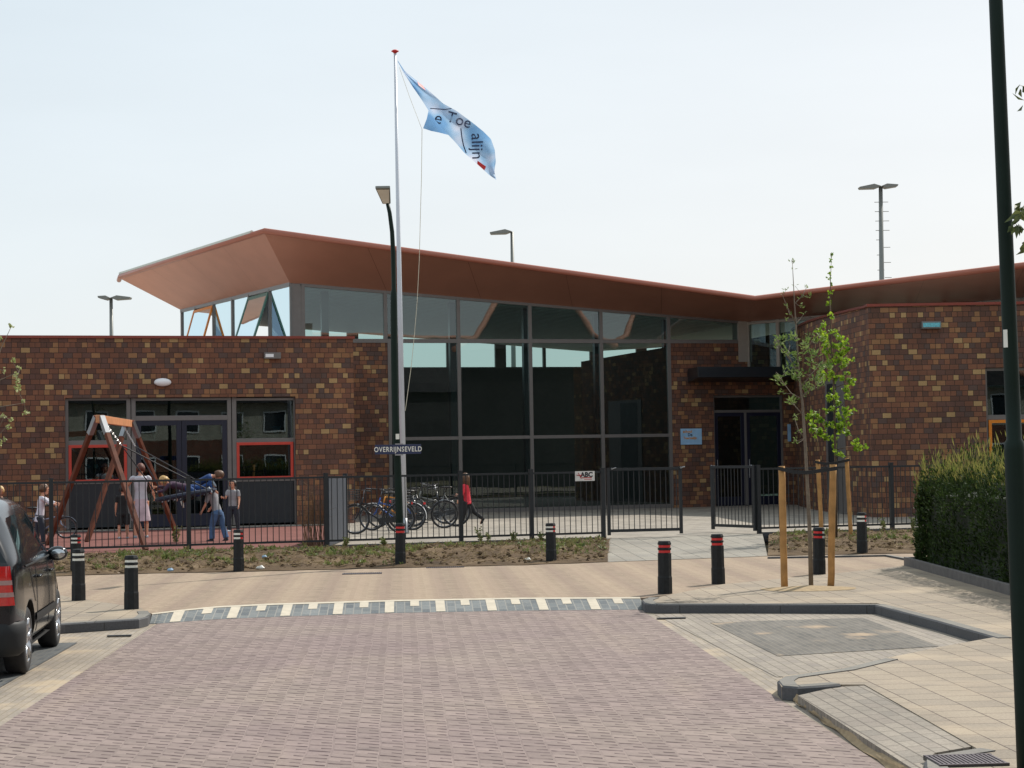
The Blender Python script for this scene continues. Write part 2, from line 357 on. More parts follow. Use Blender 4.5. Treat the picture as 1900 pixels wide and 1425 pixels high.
# ================================================================== GROUND
ZP, ZY = 0.10, 0.18                          # pavement / raised table level, school yard level
UA = R(3.45)                                 # direction across the street
def dash_paving(name, base, alt, line, cw, pitch, skew, lw=0.11, stren=1.0, bands=None, wear=False):
    """small concrete stones laid in an interlocking bond: broken joint lines in columns"""
    m, n, l, b = newmat(name); setp(b, 0.85, 0, 0.25)
    tc = n.new('ShaderNodeTexCoord'); sp = n.new('ShaderNodeSeparateXYZ'); l.new(tc.outputs['UV'], sp.inputs[0])
    M = lambda op, a, b_=None, c=None: math_node(n, l, op, a, b_, c)
    wob = n.new('ShaderNodeTexNoise'); wob.inputs['Scale'].default_value = 1.6; wob.inputs['Detail'].default_value = 3
    l.new(tc.outputs['UV'], wob.inputs['Vector'])
    wv = M('MULTIPLY_ADD', wob.outputs['Fac'], 0.08, sp.outputs[1]); wu = M('MULTIPLY_ADD', wob.outputs['Fac'], 0.05, sp.outputs[0])
    cu = M('DIVIDE', wu, cw); k = M('FLOOR', cu); t = M('FRACT', cu)
    vv = M('MULTIPLY_ADD', t, skew * cw, wv); cv = M('DIVIDE', vv, pitch); ph = M('FRACT', cv); kv = M('FLOOR', cv)
    hv = n.new('ShaderNodeCombineXYZ'); l.new(k, hv.inputs[0]); l.new(kv, hv.inputs[1]); l.new(M('GREATER_THAN', ph, 0.55), hv.inputs[2])
    wnz = n.new('ShaderNodeTexWhiteNoise'); wnz.noise_dimensions = '3D'; l.new(hv.outputs[0], wnz.inputs['Vector'])
    def soft(x, edge, w): # 1 below edge
        r = n.new('ShaderNodeMapRange'); r.interpolation_type = 'SMOOTHSTEP'
        r.inputs[1].default_value = edge - w; r.inputs[2].default_value = edge + w; r.inputs[3].default_value = 1; r.inputs[4].default_value = 0
        l.new(x, r.inputs[0]); return r.outputs[0]
    dA = M('ABSOLUTE', M('SUBTRACT', ph, 0.12)); dB = M('ABSOLUTE', M('SUBTRACT', ph, 0.62))
    lA = M('MULTIPLY', soft(dA, lw * .5, lw * .35), M('MULTIPLY', M('GREATER_THAN', t, 0.06), M('LESS_THAN', t, 0.95)))
    lB = M('MULTIPLY', soft(dB, lw * .45, lw * .3), M('MULTIPLY', M('GREATER_THAN', t, 0.52), M('LESS_THAN', t, 0.95)))
    vj = M('MULTIPLY', soft(t, 0.05, 0.03), 0.14)
    fine = n.new('ShaderNodeTexNoise'); fine.inputs['Scale'].default_value = 9; fine.inputs['Detail'].default_value = 4; l.new(tc.outputs['UV'], fine.inputs['Vector'])
    fr = n.new('ShaderNodeMapRange'); fr.inputs[1].default_value = .35; fr.inputs[2].default_value = .6; l.new(fine.outputs['Fac'], fr.inputs[0])
    ln = M('MAXIMUM', M('MULTIPLY', M('MAXIMUM', lA, lB), M('MULTIPLY_ADD', fr.outputs[0], 0.75, 0.25)), vj)
    big = n.new('ShaderNodeTexNoise'); big.inputs['Scale'].default_value = 0.45; big.inputs['Detail'].default_value = 7; big.inputs['Roughness'].default_value = .6
    l.new(tc.outputs['UV'], big.inputs['Vector'])
    br = n.new('ShaderNodeMapRange'); br.inputs[1].default_value = .35; br.inputs[2].default_value = .68; l.new(big.outputs['Fac'], br.inputs[0])
    col = mixc(n, l, br.outputs[0], base, alt)
    sc = n.new('ShaderNodeVectorMath'); sc.operation = 'SCALE'; l.new(col, sc.inputs[0])
    l.new(M('MULTIPLY_ADD', wnz.outputs['Value'], 0.20, 0.67), sc.inputs['Scale'])
    col = sc.outputs[0]
    if bands:
        bu = M('MULTIPLY', M('ADD', M('SINE', M('MULTIPLY', sp.outputs[0], 2 * math.pi / bands[0])), 1), .5)
        col = mixc(n, l, M('MULTIPLY', bu, bands[2]), col, bands[1])
        bv = M('MULTIPLY', M('ADD', M('SINE', M('MULTIPLY', sp.outputs[0], 2 * math.pi / (bands[0] * 2.3))), 1), .5)
        col = mixc(n, l, M('MULTIPLY', bv, bands[2] * .6), col, bands[3])
    if wear:                                 # worn wheel lanes, drifted sand and a few dark drips
        lane = M('POWER', M('MULTIPLY', M('ADD', M('COSINE', M('MULTIPLY', M('ADD', sp.outputs[0], .35), 2 * math.pi / 1.75)), 1), .5), 2)
        st = n.new('ShaderNodeMapping'); st.inputs['Scale'].default_value = (1.6, .22, 1); l.new(tc.outputs['UV'], st.inputs[0])
        sk = n.new('ShaderNodeTexNoise'); sk.inputs['Scale'].default_value = 1; sk.inputs['Detail'].default_value = 6; l.new(st.outputs[0], sk.inputs[0])
        col = mixc(n, l, M('MULTIPLY', M('MULTIPLY', lane, sk.outputs['Fac']), .15), col, L(118, 104, 102))
        pr = n.new('ShaderNodeMapRange'); pr.inputs[1].default_value = .56; pr.inputs[2].default_value = .74; pr.inputs[4].default_value = .2; l.new(sk.outputs['Fac'], pr.inputs[0]); col = mixc(n, l, pr.outputs[0], col, L(182, 164, 142))
        oi = n.new('ShaderNodeTexNoise'); oi.inputs['Scale'].default_value = 2.6; oi.inputs['Detail'].default_value = 2; l.new(tc.outputs['UV'], oi.inputs[0])
        po = n.new('ShaderNodeMapRange'); po.inputs[1].default_value = .70; po.inputs[2].default_value = .76; po.inputs[4].default_value = .25; l.new(oi.outputs['Fac'], po.inputs[0]); col = mixc(n, l, po.outputs[0], col, L(84, 76, 76))
    col = mixc(n, l, M('MULTIPLY', ln, stren), col, line)
    sn = n.new('ShaderNodeTexNoise'); sn.inputs['Scale'].default_value = 30; sn.inputs['Detail'].default_value = 3; l.new(tc.outputs['UV'], sn.inputs['Vector'])
    sr = n.new('ShaderNodeMapRange'); sr.inputs[1].default_value = .3; sr.inputs[2].default_value = .7; sr.inputs[3].default_value = .92; sr.inputs[4].default_value = 1.08; l.new(sn.outputs['Fac'], sr.inputs[0])
    s2 = n.new('ShaderNodeVectorMath'); s2.operation = 'SCALE'; l.new(col, s2.inputs[0]); l.new(sr.outputs[0], s2.inputs['Scale'])
    l.new(s2.outputs[0], b.inputs['Base Color'])
    bp = n.new('ShaderNodeBump'); bp.inputs['Strength'].default_value = 0.5; bp.inputs['Distance'].default_value = 0.008
    l.new(M('MULTIPLY_ADD', ln, -1.0, M('MULTIPLY', sn.outputs['Fac'], .6)), bp.inputs['Height']); l.new(bp.outputs[0], b.inputs['Normal'])
    return m
M_road = dash_paving('purple_paving', L(148, 131, 127), L(156, 141, 132), L(66, 50, 52), 0.157, 0.252, 0.6, 0.15, 1.0, wear=True)
M_table = dash_paving('yellow_paving', L(156, 138, 120), L(164, 146, 126), L(112, 94, 80), 0.157, 0.252, 0.6, 0.2, 0.6,
                      bands=(0.37, L(138, 120, 106), .7, L(172, 153, 130)))
M_light = brick('light_gutter_stone', [(0, L(160, 148, 134)), (.5, L(172, 160, 145)), (1, L(154, 144, 133))], 0.21, 0.07, 0.005, L(140, 128, 108),
                bump=.3, rot=R(90), patches=(L(178, 158, 130), 1.2, .55, .6))
M_slate = brick('slate_stone', [(0, L(92, 96, 98)), (.5, L(108, 110, 110)), (1, L(84, 88, 92))], 0.21, 0.07, 0.005, L(116, 114, 108), bump=.4, rot=R(90),
                patches=(L(200, 176, 146), 1.1, .66, .85), dirt=.12)
M_bay = brick('bay_stone', [(0, L(108, 104, 98)), (.5, L(122, 117, 110)), (1, L(98, 96, 92))], 0.21, 0.07, 0.005, L(140, 132, 120), bump=.4, rot=R(90), patches=(L(180, 156, 128), 1.4, .58, .8), dirt=.2)
M_baygrey = brick('bay_border_stone', [(0, L(154, 144, 133)), (.5, L(165, 155, 142)), (1, L(148, 139, 130))], 0.21, 0.105, 0.006, L(122, 114, 100), bump=.3, rot=R(90))
M_slab = brick('pavement_tile', [(0, L(160, 146, 129)), (.5, L(168, 154, 135)), (1, L(152, 140, 125))], 0.30, 0.30, 0.0055, L(92, 78, 68), bump=.5, rot=R(90),
               patches=(L(180, 162, 138), 0.8, .54, .5), dirt=.1, jit=.01)
M_strip = brick('grey_strip_stone', [(0, L(152, 142, 131)), (.5, L(164, 154, 141)), (1, L(144, 136, 126))], 0.21, 0.105, 0.006, L(112, 104, 94), bump=.4, rot=R(90))
M_grey = brick('entry_tile', [(0, L(148, 143, 134)), (.5, L(160, 154, 142)), (1, L(152, 145, 134))], 0.34, 0.30, 0.008, L(96, 92, 86), bump=.4, offset=0.0, freq=1)
M_yard = brick('yard_tile', [(0, L(160, 152, 140)), (.5, L(170, 161, 148)), (1, L(152, 144, 134))], 0.30, 0.30, 0.008, L(132, 124, 112), bump=.3)
M_rubber = mat('red_playground_surface', L(116, 76, 70), 0.9, 0, 0.12, 3, spec=.2)
M_kerbtop = brick('kerb_stone_dusty_lit', [(0, L(132, 128, 122)), (.5, L(140, 136, 128)), (1, L(124, 121, 116))], 1.0, 0.5, 0.006, L(70, 70, 68), bump=.3, dirt=.15)  # dust plus painted sunlight make the top paler than the faces
M_kerb = brick('kerb_stone', [(0, L(92, 93, 96)), (.5, L(102, 102, 104)), (1, L(84, 85, 88))], 1.0, 0.5, 0.006, L(70, 70, 68), bump=.3, dirt=.1)  # dark concrete, deepened to carry the shade on the kerb faces
M_white = mat('white_stripe_stone', L(186, 176, 158), 0.8, 0, .1, 8)
M_sand = mat('sand', L(160, 141, 114), 0.95, 0, .16, 14, bump=.5, spec=.1)
M_base = mat('ground_cover', L(120, 112, 92), 0.95, 0, .2, .5, spec=.1)
def soil():
    m, n, l, b = newmat('bed_soil'); setp(b, 0.95, 0, .15)
    tc = n.new('ShaderNodeTexCoord')
    a = n.new('ShaderNodeTexNoise'); a.inputs['Scale'].default_value = 1.1; a.inputs['Detail'].default_value = 12; a.inputs['Roughness'].default_value = .7
    l.new(tc.outputs['Object'], a.inputs['Vector'])
    r = n.new('ShaderNodeValToRGB'); e = r.color_ramp.elements
    e[0].position = .3; e[0].color = (*L(60, 49, 38), 1); e[1].position = .72; e[1].color = (*L(122, 104, 82), 1)
    k = e.new(.5); k.color = (*L(92, 76, 58), 1)
    l.new(a.outputs['Fac'], r.inputs[0]); l.new(r.outputs[0], b.inputs['Base Color'])
    f = n.new('ShaderNodeTexNoise'); f.inputs['Scale'].default_value = 22; f.inputs['Detail'].default_value = 6; l.new(tc.outputs['Object'], f.inputs['Vector'])
    bp = n.new('ShaderNodeBump'); bp.inputs['Strength'].default_value = .9; bp.inputs['Distance'].default_value = .03
    l.new(f.outputs['Fac'], bp.inputs['Height']); l.new(bp.outputs[0], b.inputs['Normal'])
    return m
M_soil = soil()
def xy(pts, z): return [tuple(G(px, py, z)[:2]) for px, py in pts]
def structure(mb, name, m, **k):
    return tag(mb.build(name, m, **k), kind='structure')
FENCE_A = R(16.4)
FF = Fr(G(855, 1007, ZY), FENCE_A)           # fence line
# base sheet to the horizon
b = MB(); b.poly([(-900, -400, -.06), (900, -400, -.06), (900, 1500, -.06), (-900, 1500, -.06)]); structure(b, 'ground', M_base)
# street surface: pale gutter and bay stones, the purple carriageway on top, the dark bay
b = MB(); b.poly([(-26, -30, 0), (30, -30, 0), (30, 23.4, 0), (-26, 23.4, 0)]); structure(b, 'street_edge', M_light, uvang=UA)
rd = Vector((-math.sin(UA), math.cos(UA), 0))
lp = G(292, 1157, 0.004); rp_ = G(1188, 1131, 0.004); lr = G(30, 1328, .004); rr = G(1646, 1425, .004)
b = MB(); near = []
near_edge = [(292, 1157), (400, 1149), (520, 1144), (740, 1137), (960, 1133), (1188, 1131)]
ne = [G(x, y, .004) for x, y in near_edge]
pl0 = lr - rd * 38; pr0 = rr - rd * 36
b.poly([pl0, pr0, rr] + ne[::-1] + [lr]); structure(b, 'road', M_road, uvang=UA)
b = MB(); b.poly([G(x, y, .008) for x, y in ((1317, 1155), (1600, 1146), (1742, 1199), (1443, 1217))]); structure(b, 'parking_bay_paving', M_bay, uvang=UA)
b = MB(); b.poly([G(x, y, .004) for x, y in ((1215, 1140), (1625, 1128), (1850, 1190), (1500, 1252), (1441, 1256))]); structure(b, 'parking_bay_border', M_baygrey, uvang=UA)
b = MB()
q0, q1 = G(144, 1192, .008), G(-8, 1280, .008)
b.poly([q1 - rd * 1.5, q0, q0 + Vector((-6, -.3, 0)), q1 - rd * 1.5 + Vector((-6, -.3, 0))]); structure(b, 'parking_bay_surface', M_slate, uvang=UA)
b = MB(); sl_ = [G(x, y, .0065) for x, y in ((1444, 1279), (1500, 1320), (1646, 1425), (1700, 1463))]; sr_ = [G(x, y, z) for x, y, z in ((1479, 1287.5, .062), (1541, 1329, .064), (1689, 1422, .066), (1728, 1452, .066))]
M8 = 24
def pl_(P, t): x = t * (len(P) - 1); i = min(int(x), len(P) - 2); return P[i].lerp(P[i + 1], x - i)
for i in range(M8 + 1):
    a, c = pl_(sl_, i / M8), pl_(sr_, i / M8)
    for j in range(5): p = a.lerp(c, j / 4); p = p + Vector(((random.random() - .5) * .03 * (j in (0, 1, 2)), (random.random() - .5) * .03, (random.random() - .5) * .012 if 0 < j < 4 else 0)); b.v.append(p)
b.f = [(i * 5 + j, i * 5 + j + 1, (i + 1) * 5 + j + 1, (i + 1) * 5 + j) for i in range(M8) for j in range(4)]; b.mi = [0] * len(b.f)
structure(b, 'sand_strip', M_sand, smooth=True)
# the raised table of yellow stones and its ramp
far = [(282, 1139), (340, 1132), (400, 1126), (500, 1121), (740, 1114), (960, 1110), (1195, 1109)]
tab = xy([(-900, 1092), (100, 1104), (258, 1130)] + far + [(1260, 1101), (1340, 1085), (1530, 1067), (1700, 1048), (2600, 1000)], ZP)
bed = [(-900, 1099), (0, 1072), (200, 1065), (443, 1060), (740, 1053), (960, 1048), (1130, 1042), (1280, 1037), (1425, 1031), (1560, 1028), (1690, 1026), (2600, 1004)]
back = xy(bed, ZP)
back2 = [(p[0] - 1.2 * math.sin(-FENCE_A), p[1] + 1.2) for p in back]
b = MB(); b.prism(tab + back2[::-1], -.05, ZP); structure(b, 'raised_table', M_table, uvang=UA)
b = MB(); nr = [G(x, y, .006) for x, y in near_edge]; nr = [G(278, 1157, .006)] + nr + [G(1200, 1131, .006)]
def lerp_poly(P, t):
    d = [0]
    for i in range(1, len(P)): d.append(d[-1] + (P[i] - P[i - 1]).length)
    s = t * d[-1]
    for i in range(1, len(P)):
        if s <= d[i] + 1e-9: return P[i - 1].lerp(P[i], (s - d[i - 1]) / (d[i] - d[i - 1]))
    return P[-1].copy()
fr_ = [G(x, y, ZP + .002) for x, y in far]
N = 60
RT = Vector((math.cos(UA), math.sin(UA), 0)); lat0 = max(nr[0].dot(RT), fr_[0].dot(RT)); lat1 = min(nr[-1].dot(RT), fr_[-1].dot(RT))
def at_lat(P, l):
    for i in range(1, len(P)):
        a, c = P[i - 1].dot(RT), P[i].dot(RT)
        if l <= c or i == len(P) - 1: return P[i - 1].lerp(P[i], (l - a) / (c - a))
def ramp(u, w, dz=0):
    l = lat0 + (lat1 - lat0) * u; return at_lat(nr, l).lerp(at_lat(fr_, l), w) + Vector((0, 0, dz))
vs = [ramp(i / N, 0) for i in range(N + 1)] + [ramp(i / N, 1) for i in range(N + 1)]
b.add(vs, [(i, i + 1, N + 2 + i, N + 1 + i) for i in range(N)])
structure(b, 'ramp', brick('ramp_stone', [(0, L(112, 118, 120)), (.5, L(130, 134, 134)), (1, L(100, 106, 110))], 0.21, 0.105, 0.007, L(150, 148, 142), bump=.4, rot=R(90), dirt=.15), uvang=UA)
b = MB(); Lr = lat1 - lat0; per = .632
def patch(u0, u1, w0, w1):
    b.add([ramp(u0, w0, .004), ramp(u1, w0, .004), ramp(u1, w1, .004), ramp(u0, w1, .004)], [(0, 1, 2, 3)])
s = .22
while s < Lr - .05:
    patch(s / Lr, min(1, (s + .115) / Lr), .03, .9)
    s2 = s + per * .5
    if s2 < Lr - .1: patch(s2 / Lr, (s2 + .11) / Lr, .50, .9)
    s += per
for i in range(N):
    b.add([ramp(i / N, .9, .005), ramp((i + 1) / N, .9, .005), ramp((i + 1) / N, 1.02, .005), ramp(i / N, 1.02, .005)], [(0, 1, 2, 3)])
structure(b, 'ramp_markings', M_white)
# pavements
def kerb(pts, w, z0, z1, name='kerb', bev=.015):
    """row of kerb stones along pixel points (measured at height z1); w > 0 puts its width on the left of travel"""
    P = [G(x, y, z1) for x, y in pts]; n = len(P); inn = []
    for i, p in enumerate(P):
        t = (P[min(i + 1, n - 1)] - P[max(i - 1, 0)]); t.z = 0; t.normalize(); inn.append(p + Vector((-t.y, t.x, 0)) * w)
    b = MB(); vs = []
    for p, q in zip(P, inn):
        o = (q - p).normalized() * bev
        vs += [(p.x, p.y, z0), (p.x, p.y, z1 - bev), (p.x + o.x, p.y + o.y, z1), (q.x, q.y, z1), (q.x, q.y, z0)]
    fs = []
    for i in range(n - 1):
        for k in range(4): fs.append((i * 5 + k, (i + 1) * 5 + k, (i + 1) * 5 + k + 1, i * 5 + k + 1))
    fs += [(0, 1, 2, 3, 4), tuple((n - 1) * 5 + k for k in (4, 3, 2, 1, 0))]
    if w > 0: fs = [f[::-1] for f in fs]
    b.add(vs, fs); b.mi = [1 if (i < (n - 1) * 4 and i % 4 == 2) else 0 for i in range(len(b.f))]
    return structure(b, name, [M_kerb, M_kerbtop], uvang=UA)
lw_ = [(-900, 1240), (-300, 1188), (121, 1157), (258, 1147), (272, 1143), (274, 1136), (262, 1128), (190, 1117), (100, 1103), (-300, 1090), (-900, 1085)]
b = MB(); b.prism(xy(lw_, ZP + .004), -.05, ZP + .004); structure(b, 'pavement', M_slab, uvang=UA)
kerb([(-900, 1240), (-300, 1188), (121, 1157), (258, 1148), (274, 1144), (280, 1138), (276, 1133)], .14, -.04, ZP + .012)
rw_ = [(1443, 1262), (1454, 1254), (1500, 1247), (1560, 1240), (1640, 1222), (1740, 1201), (1856, 1180), (1740, 1148), (1627, 1119), (1400, 1119), (1215, 1118),
       (1200, 1112), (1260, 1100), (1340, 1084), (1530, 1066), (1700, 1047), (2600, 1000), (3600, 1100), (3600, 1900), (2513, 1900), (1722, 1428), (1717, 1412),
       (1733, 1402), (1815, 1390), (1604, 1270), (1560, 1270), (1480, 1274), (1450, 1274)]
b = MB(); b.prism(xy(rw_, ZP + .004), -.05, ZP + .004); structure(b, 'pavement', M_slab, uvang=UA)
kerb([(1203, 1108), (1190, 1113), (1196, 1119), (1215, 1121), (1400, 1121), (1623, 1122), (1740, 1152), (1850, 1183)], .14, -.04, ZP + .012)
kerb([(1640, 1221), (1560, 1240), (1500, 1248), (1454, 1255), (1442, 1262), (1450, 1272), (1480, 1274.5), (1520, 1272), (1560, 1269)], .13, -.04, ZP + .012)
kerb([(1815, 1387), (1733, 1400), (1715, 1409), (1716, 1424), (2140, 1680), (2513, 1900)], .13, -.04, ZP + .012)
b = MB(); b.prism(xy([(1480, 1288), (1598, 1268), (1812, 1389), (1735, 1400), (1716, 1412), (1720, 1440)], .08), -.05, [.07, .098, .098, .09, .08, .07])
structure(b, 'paved_strip', M_strip, uvang=UA)
# soil of the planting beds, rising to the fence
from mathutils import noise
def bedmesh(x0, x1, name, n=150, mrows=10):
    b = MB(); f0 = [p for p in bed]
    def front(px):
        for i in range(1, len(bed)):
            if px <= bed[i][0]:
                t = (px - bed[i - 1][0]) / (bed[i][0] - bed[i - 1][0]); return bed[i - 1][1] + t * (bed[i][1] - bed[i - 1][1])
        return bed[-1][1]
    for i in range(n + 1):
        px = x0 + (x1 - x0) * i / n; a = G(px, front(px), ZP + .01); s_, _ = FF.hit(px, 1000); c = FF.P(s_, .1, ZY - .01)
        for j in range(mrows + 1):
            w = j / mrows; p = a.lerp(c, w); e = math.sin(math.pi * w) ** .6
            p.z += e * (.05 + .09 * noise.noise(Vector((p.x * 1.6, p.y * 1.6, 0))) + .07 * noise.noise(Vector((p.x * 6, p.y * 6, 3))))
            if 0 < j < mrows: p.x += .03 * noise.noise(p * 5)
            if j == 0: p.y += .10 * noise.noise(Vector((p.x * 2.5, 0, 9)))
            b.v.append(p)
    k = mrows + 1
    for i in range(n):
        for j in range(mrows): b.f.append((i * k + j, (i + 1) * k + j, (i + 1) * k + j + 1, i * k + j + 1)); b.mi.append(0)
    return structure(b, name, M_soil, smooth=True), b
bedL, bedLm = bedmesh(-700, 1128, 'planting_bed', 260)
bedR, bedRm = bedmesh(1424, 2300, 'planting_bed', 150)
# entrance path between the beds, sloping up from the table to the yard
b = MB(); s0 = FF.hit(1118, 1000)[0]; s1 = FF.hit(1415, 1000)[0]
b.add([G(1128, 1042.5, ZP + .006), G(1424, 1031.5, ZP + .006), FF.P(s1, 0, ZY), FF.P(s0, 0, ZY)], [(0, 1, 2, 3)]); structure(b, 'entrance_path', M_grey, uvang=UA)
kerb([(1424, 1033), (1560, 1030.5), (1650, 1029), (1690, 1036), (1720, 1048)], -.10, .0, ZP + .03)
# school yard
b = MB()
yl = FF.P(-70, 0, 0); yr = FF.P(60, 0, 0)
b.prism([tuple(yl[:2]), tuple(yr[:2]), (60, 260), (-90, 260)], -.05, ZY); structure(b, 'school_yard', M_yard, uvang=R(16.4))
sR = FF.hit(600, 1000)[0]
FL = Fr(G(562, 973, ZY), FENCE_A)            # front of the left block
FG = Fr(G(1285, 941, ZY), FENCE_A)           # glass hall front
FR = Fr(G(1620, 960, ZY), 0.0)               # front of the right block
b = MB()
yy = FL.n.dot(FF.o - FL.o)
b.add([FF.P(-70, -.05, ZY + .004), FF.P(sR, -.05, ZY + .004), FL.P(FL.hit(600, 970)[0], 1.3, ZY + .004), FL.P(-70, 1.3, ZY + .004)], [(0, 1, 2, 3)])
structure(b, 'playground_surface', M_rubber)
b = MB(); FL.box(b, -70, FL.hit(600, 970)[0], 0, ZY + .02, 1.3, 1.42); structure(b, 'edging', M_kerb)
b = MB(); FF.box(b, FF.hit(608, 1000)[0], s0, 0, ZY + .03, -.05, .05); FF.box(b, s1, 40, 0, ZY + .03, -.05, .05); structure(b, 'edging', M_kerb)

# ================================================================== SCHOOL
S = empty('school_building', FL.P(0, 0, ZY), 'low brown brick school with glass hall and sweeping terracotta roof', 'school building')
zL = FL.hit(330, 628)[1]
sl0 = FL.hit(-900, 700)[0]; sl1 = FL.hit(656, 700)[0]
oa = FL.hit(121, 800)[0]; ob_ = FL.hit(549, 800)[0]; ozt = FL.hit(335, 737)[1]
b = MB(); T = .35
FL.box(b, sl0, oa, ZY, zL, -T, 0); FL.box(b, ob_, sl1, ZY, zL, -T, 0); FL.box(b, oa, ob_, ozt, zL, -T, 0)
FL.box(b, sl1 - T, sl1 - .002, ZY, zL, -10.4, -T)      # return wall beside the hall
b.build('brick_wall', M_wall, S)
b = MB(); FL.box(b, sl0, sl1 + .04, zL, zL + .07, -T - .03, .04); FL.box(b, sl1 - T, sl1 + .04, zL, zL + .07, -10.4, -T - .03)
b.build('coping', M_cop, S)
M_gravel = mat('roof_gravel', L(196, 190, 180), .9, 0, .2, 20)
b = MB(); FL.box(b, sl0, sl1 - T, zL - .45, zL - .3, -24, -T); b.build('flat_roof', M_gravel, S)
# lintel line and interior of the classroom
b = MB(); FL.box(b, oa - 3, ob_ + 1.3, ZY, zL - .5, -6.2, -6); FL.box(b, oa - 3, oa - 2.9, ZY, zL - .5, -6, -T); FL.box(b, ob_ + 1.2, ob_ + 1.3, ZY, zL - .5, -6, -T)
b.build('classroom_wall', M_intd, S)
# ---- windows and doors
def rect_frame(mb, F, x0, y0, x1, y1, t, n0, n1):      # photo pixel rectangle, border of t metres
    a, zt = F.hit(x0, y0, n1); c, zb = F.hit(x1, y1, n1)
    F.box(mb, a, c, zt - t, zt, n0, n1); F.box(mb, a, c, zb, zb + t, n0, n1)
    F.box(mb, a, a + t, zb + t, zt - t, n0, n1); F.box(mb, c - t, c, zb + t, zt - t, n0, n1)
def pane(F, x0, y0, x1, y1, n, parent, m=None, name='pane', t=.02):
    b = MB(); F.pbox(b, x0, y0, x1, y1, n - t, n); return b.build(name, m or M_glass, parent)
REC = -.12                                   # frames sit back in the wall opening
b = MB()
zb0 = ZY
ya = lambda px, z, F=FL, n=REC: None
def vbar(F, mb, x0, x1, z0, z1, n0=REC - .07, n1=REC):
    a = F.hit(x0, 800, n1)[0]; c = F.hit(x1, 800, n1)[0]; F.box(mb, a, c, z0, z1, n0, n1)
zw = lambda F, px, py, n=REC: F.hit(px, py, n)[1]
for x0, x1 in ((121, 127), (235, 242.6), (244, 252), (422, 429.4), (430.8, 439), (545, 549.5)):
    vbar(FL, b, x0, x1, ZY + .02, ozt)
for x0, x1, y0, y1 in ((127, 235, 738, 743), (252, 422, 738, 743), (439, 545, 738, 743), (127, 235, 817, 826), (252, 422, 771, 780), (439, 545, 813, 821),
                       (127, 235, 894, 898), (439, 545, 888, 893)):
    zt = zw(FL, (x0 + x1) / 2, y0); zb = zw(FL, (x0 + x1) / 2, y1)
    FL.box(b, FL.hit(x0, 800, REC)[0], FL.hit(x1, 800, REC)[0], zb, zt, REC - .07, REC - .003)
win = b.build('window_frame', M_frame, S, auto=.006)
for x0, x1, y0, y1 in ((127, 235, 743, 817), (252, 422, 743, 771), (439, 545, 743, 813)):
    pane(FL, x0, y0, x1, y1, REC - .04, win, M_darkglass)
for x0, x1, y0, y1 in ((127, 236, 826, 894), (439, 545, 821, 888)):
    b = MB(); rect_frame(b, FL, x0, y0, x1, y1, .075, REC - .05, REC + .02)
    sa = b.build('red_sash', M_red, S, auto=.005); pane(FL, x0 + 3, y0 + 3, x1 - 3, y1 - 3, REC - .02, sa, M_darkglass)
    b = MB(); F0 = FL.hit(x0, 898, REC)[0], FL.hit(x1, 898, REC)[0]
    FL.box(b, F0[0], F0[1], ZY + .06, FL.hit(x0, 897 if x0 < 300 else 892, REC)[1], REC - .05, REC - .02); b.build('infill_panel', M_panel, S)
# double door
b = MB()
for x0, x1 in ((252, 337), (337, 422)):
    b = MB(); zt = zw(FL, 337, 780); a = FL.hit(x0, 800, REC)[0] + .005; c = FL.hit(x1, 800, REC)[0] - .005; tw = .13
    FL.box(b, a, a + tw, ZY + .03, zt, REC - .06, REC - .01); FL.box(b, c - tw, c, ZY + .03, zt, REC - .06, REC - .01)
    FL.box(b, a + tw, c - tw, zt - tw, zt, REC - .06, REC - .01); FL.box(b, a + tw, c - tw, ZY + .03, ZY + .35, REC - .06, REC - .01)
    d = b.build('door', M_blue, S, auto=.005)
    g = MB(); FL.box(g, a + tw, c - tw, ZY + .35, zt - tw, REC - .045, REC - .03); g.build('pane', M_darkglass, d)
    g = MB(); hs = c - tw / 2 if x0 < 300 else a + tw / 2
    g.tube([FL.P(hs, REC + .04, ZY + .95), FL.P(hs, REC + .04, ZY + 1.25)], .012); FL.box(g, hs - .01, hs + .01, ZY + 1.0, ZY + 1.02, REC - .01, REC + .04); g.build('handle', M_steel, d)
# paper flowers and bunting in the windows
M_pb = mat('paper_blue', L(110, 160, 190), .8); M_pw = mat('paper_white', L(220, 225, 225), .8); M_pr = mat('paper_red', L(170, 90, 80), .8)
rnd = random.Random(3)
for (x0, x1, yc) in ((150, 222, 866), (450, 528, 858)):
    k = x0
    while k < x1:
        b = MB(); c = FL.P(FL.hit(k, yc)[0], REC - .08, FL.hit(k, yc + rnd.uniform(-7, 6))[1]); r = rnd.uniform(.05, .085)
        pts = []
        for q in range(12): rr_ = r if q % 2 == 0 else r * .62; an = q * math.pi / 6; pts.append(c + FL.e * (math.cos(an) * rr_) + Vector((0, 0, math.sin(an) * rr_)))
        b.poly(pts); b.tube([c, c - Vector((0, 0, .36))], .008, 4)
        o = b.build('paper_flower', rnd.choice((M_pb, M_pw, M_pw, M_pb)), S); k += rnd.uniform(8, 15)
for px, py in ((150, 752), (212, 775), (290, 790), (368, 797), (395, 808), (465, 800), (518, 790)):
    b = MB(); p = FL.P(FL.hit(px, py)[0], -.5, FL.hit(px, py)[1]); b.poly([p - FL.e * .13, p - Vector((0, 0, .34)), p + FL.e * .13]); b.build('bunting_pennant', rnd.choice((M_pb, M_pw, M_pr)), S)
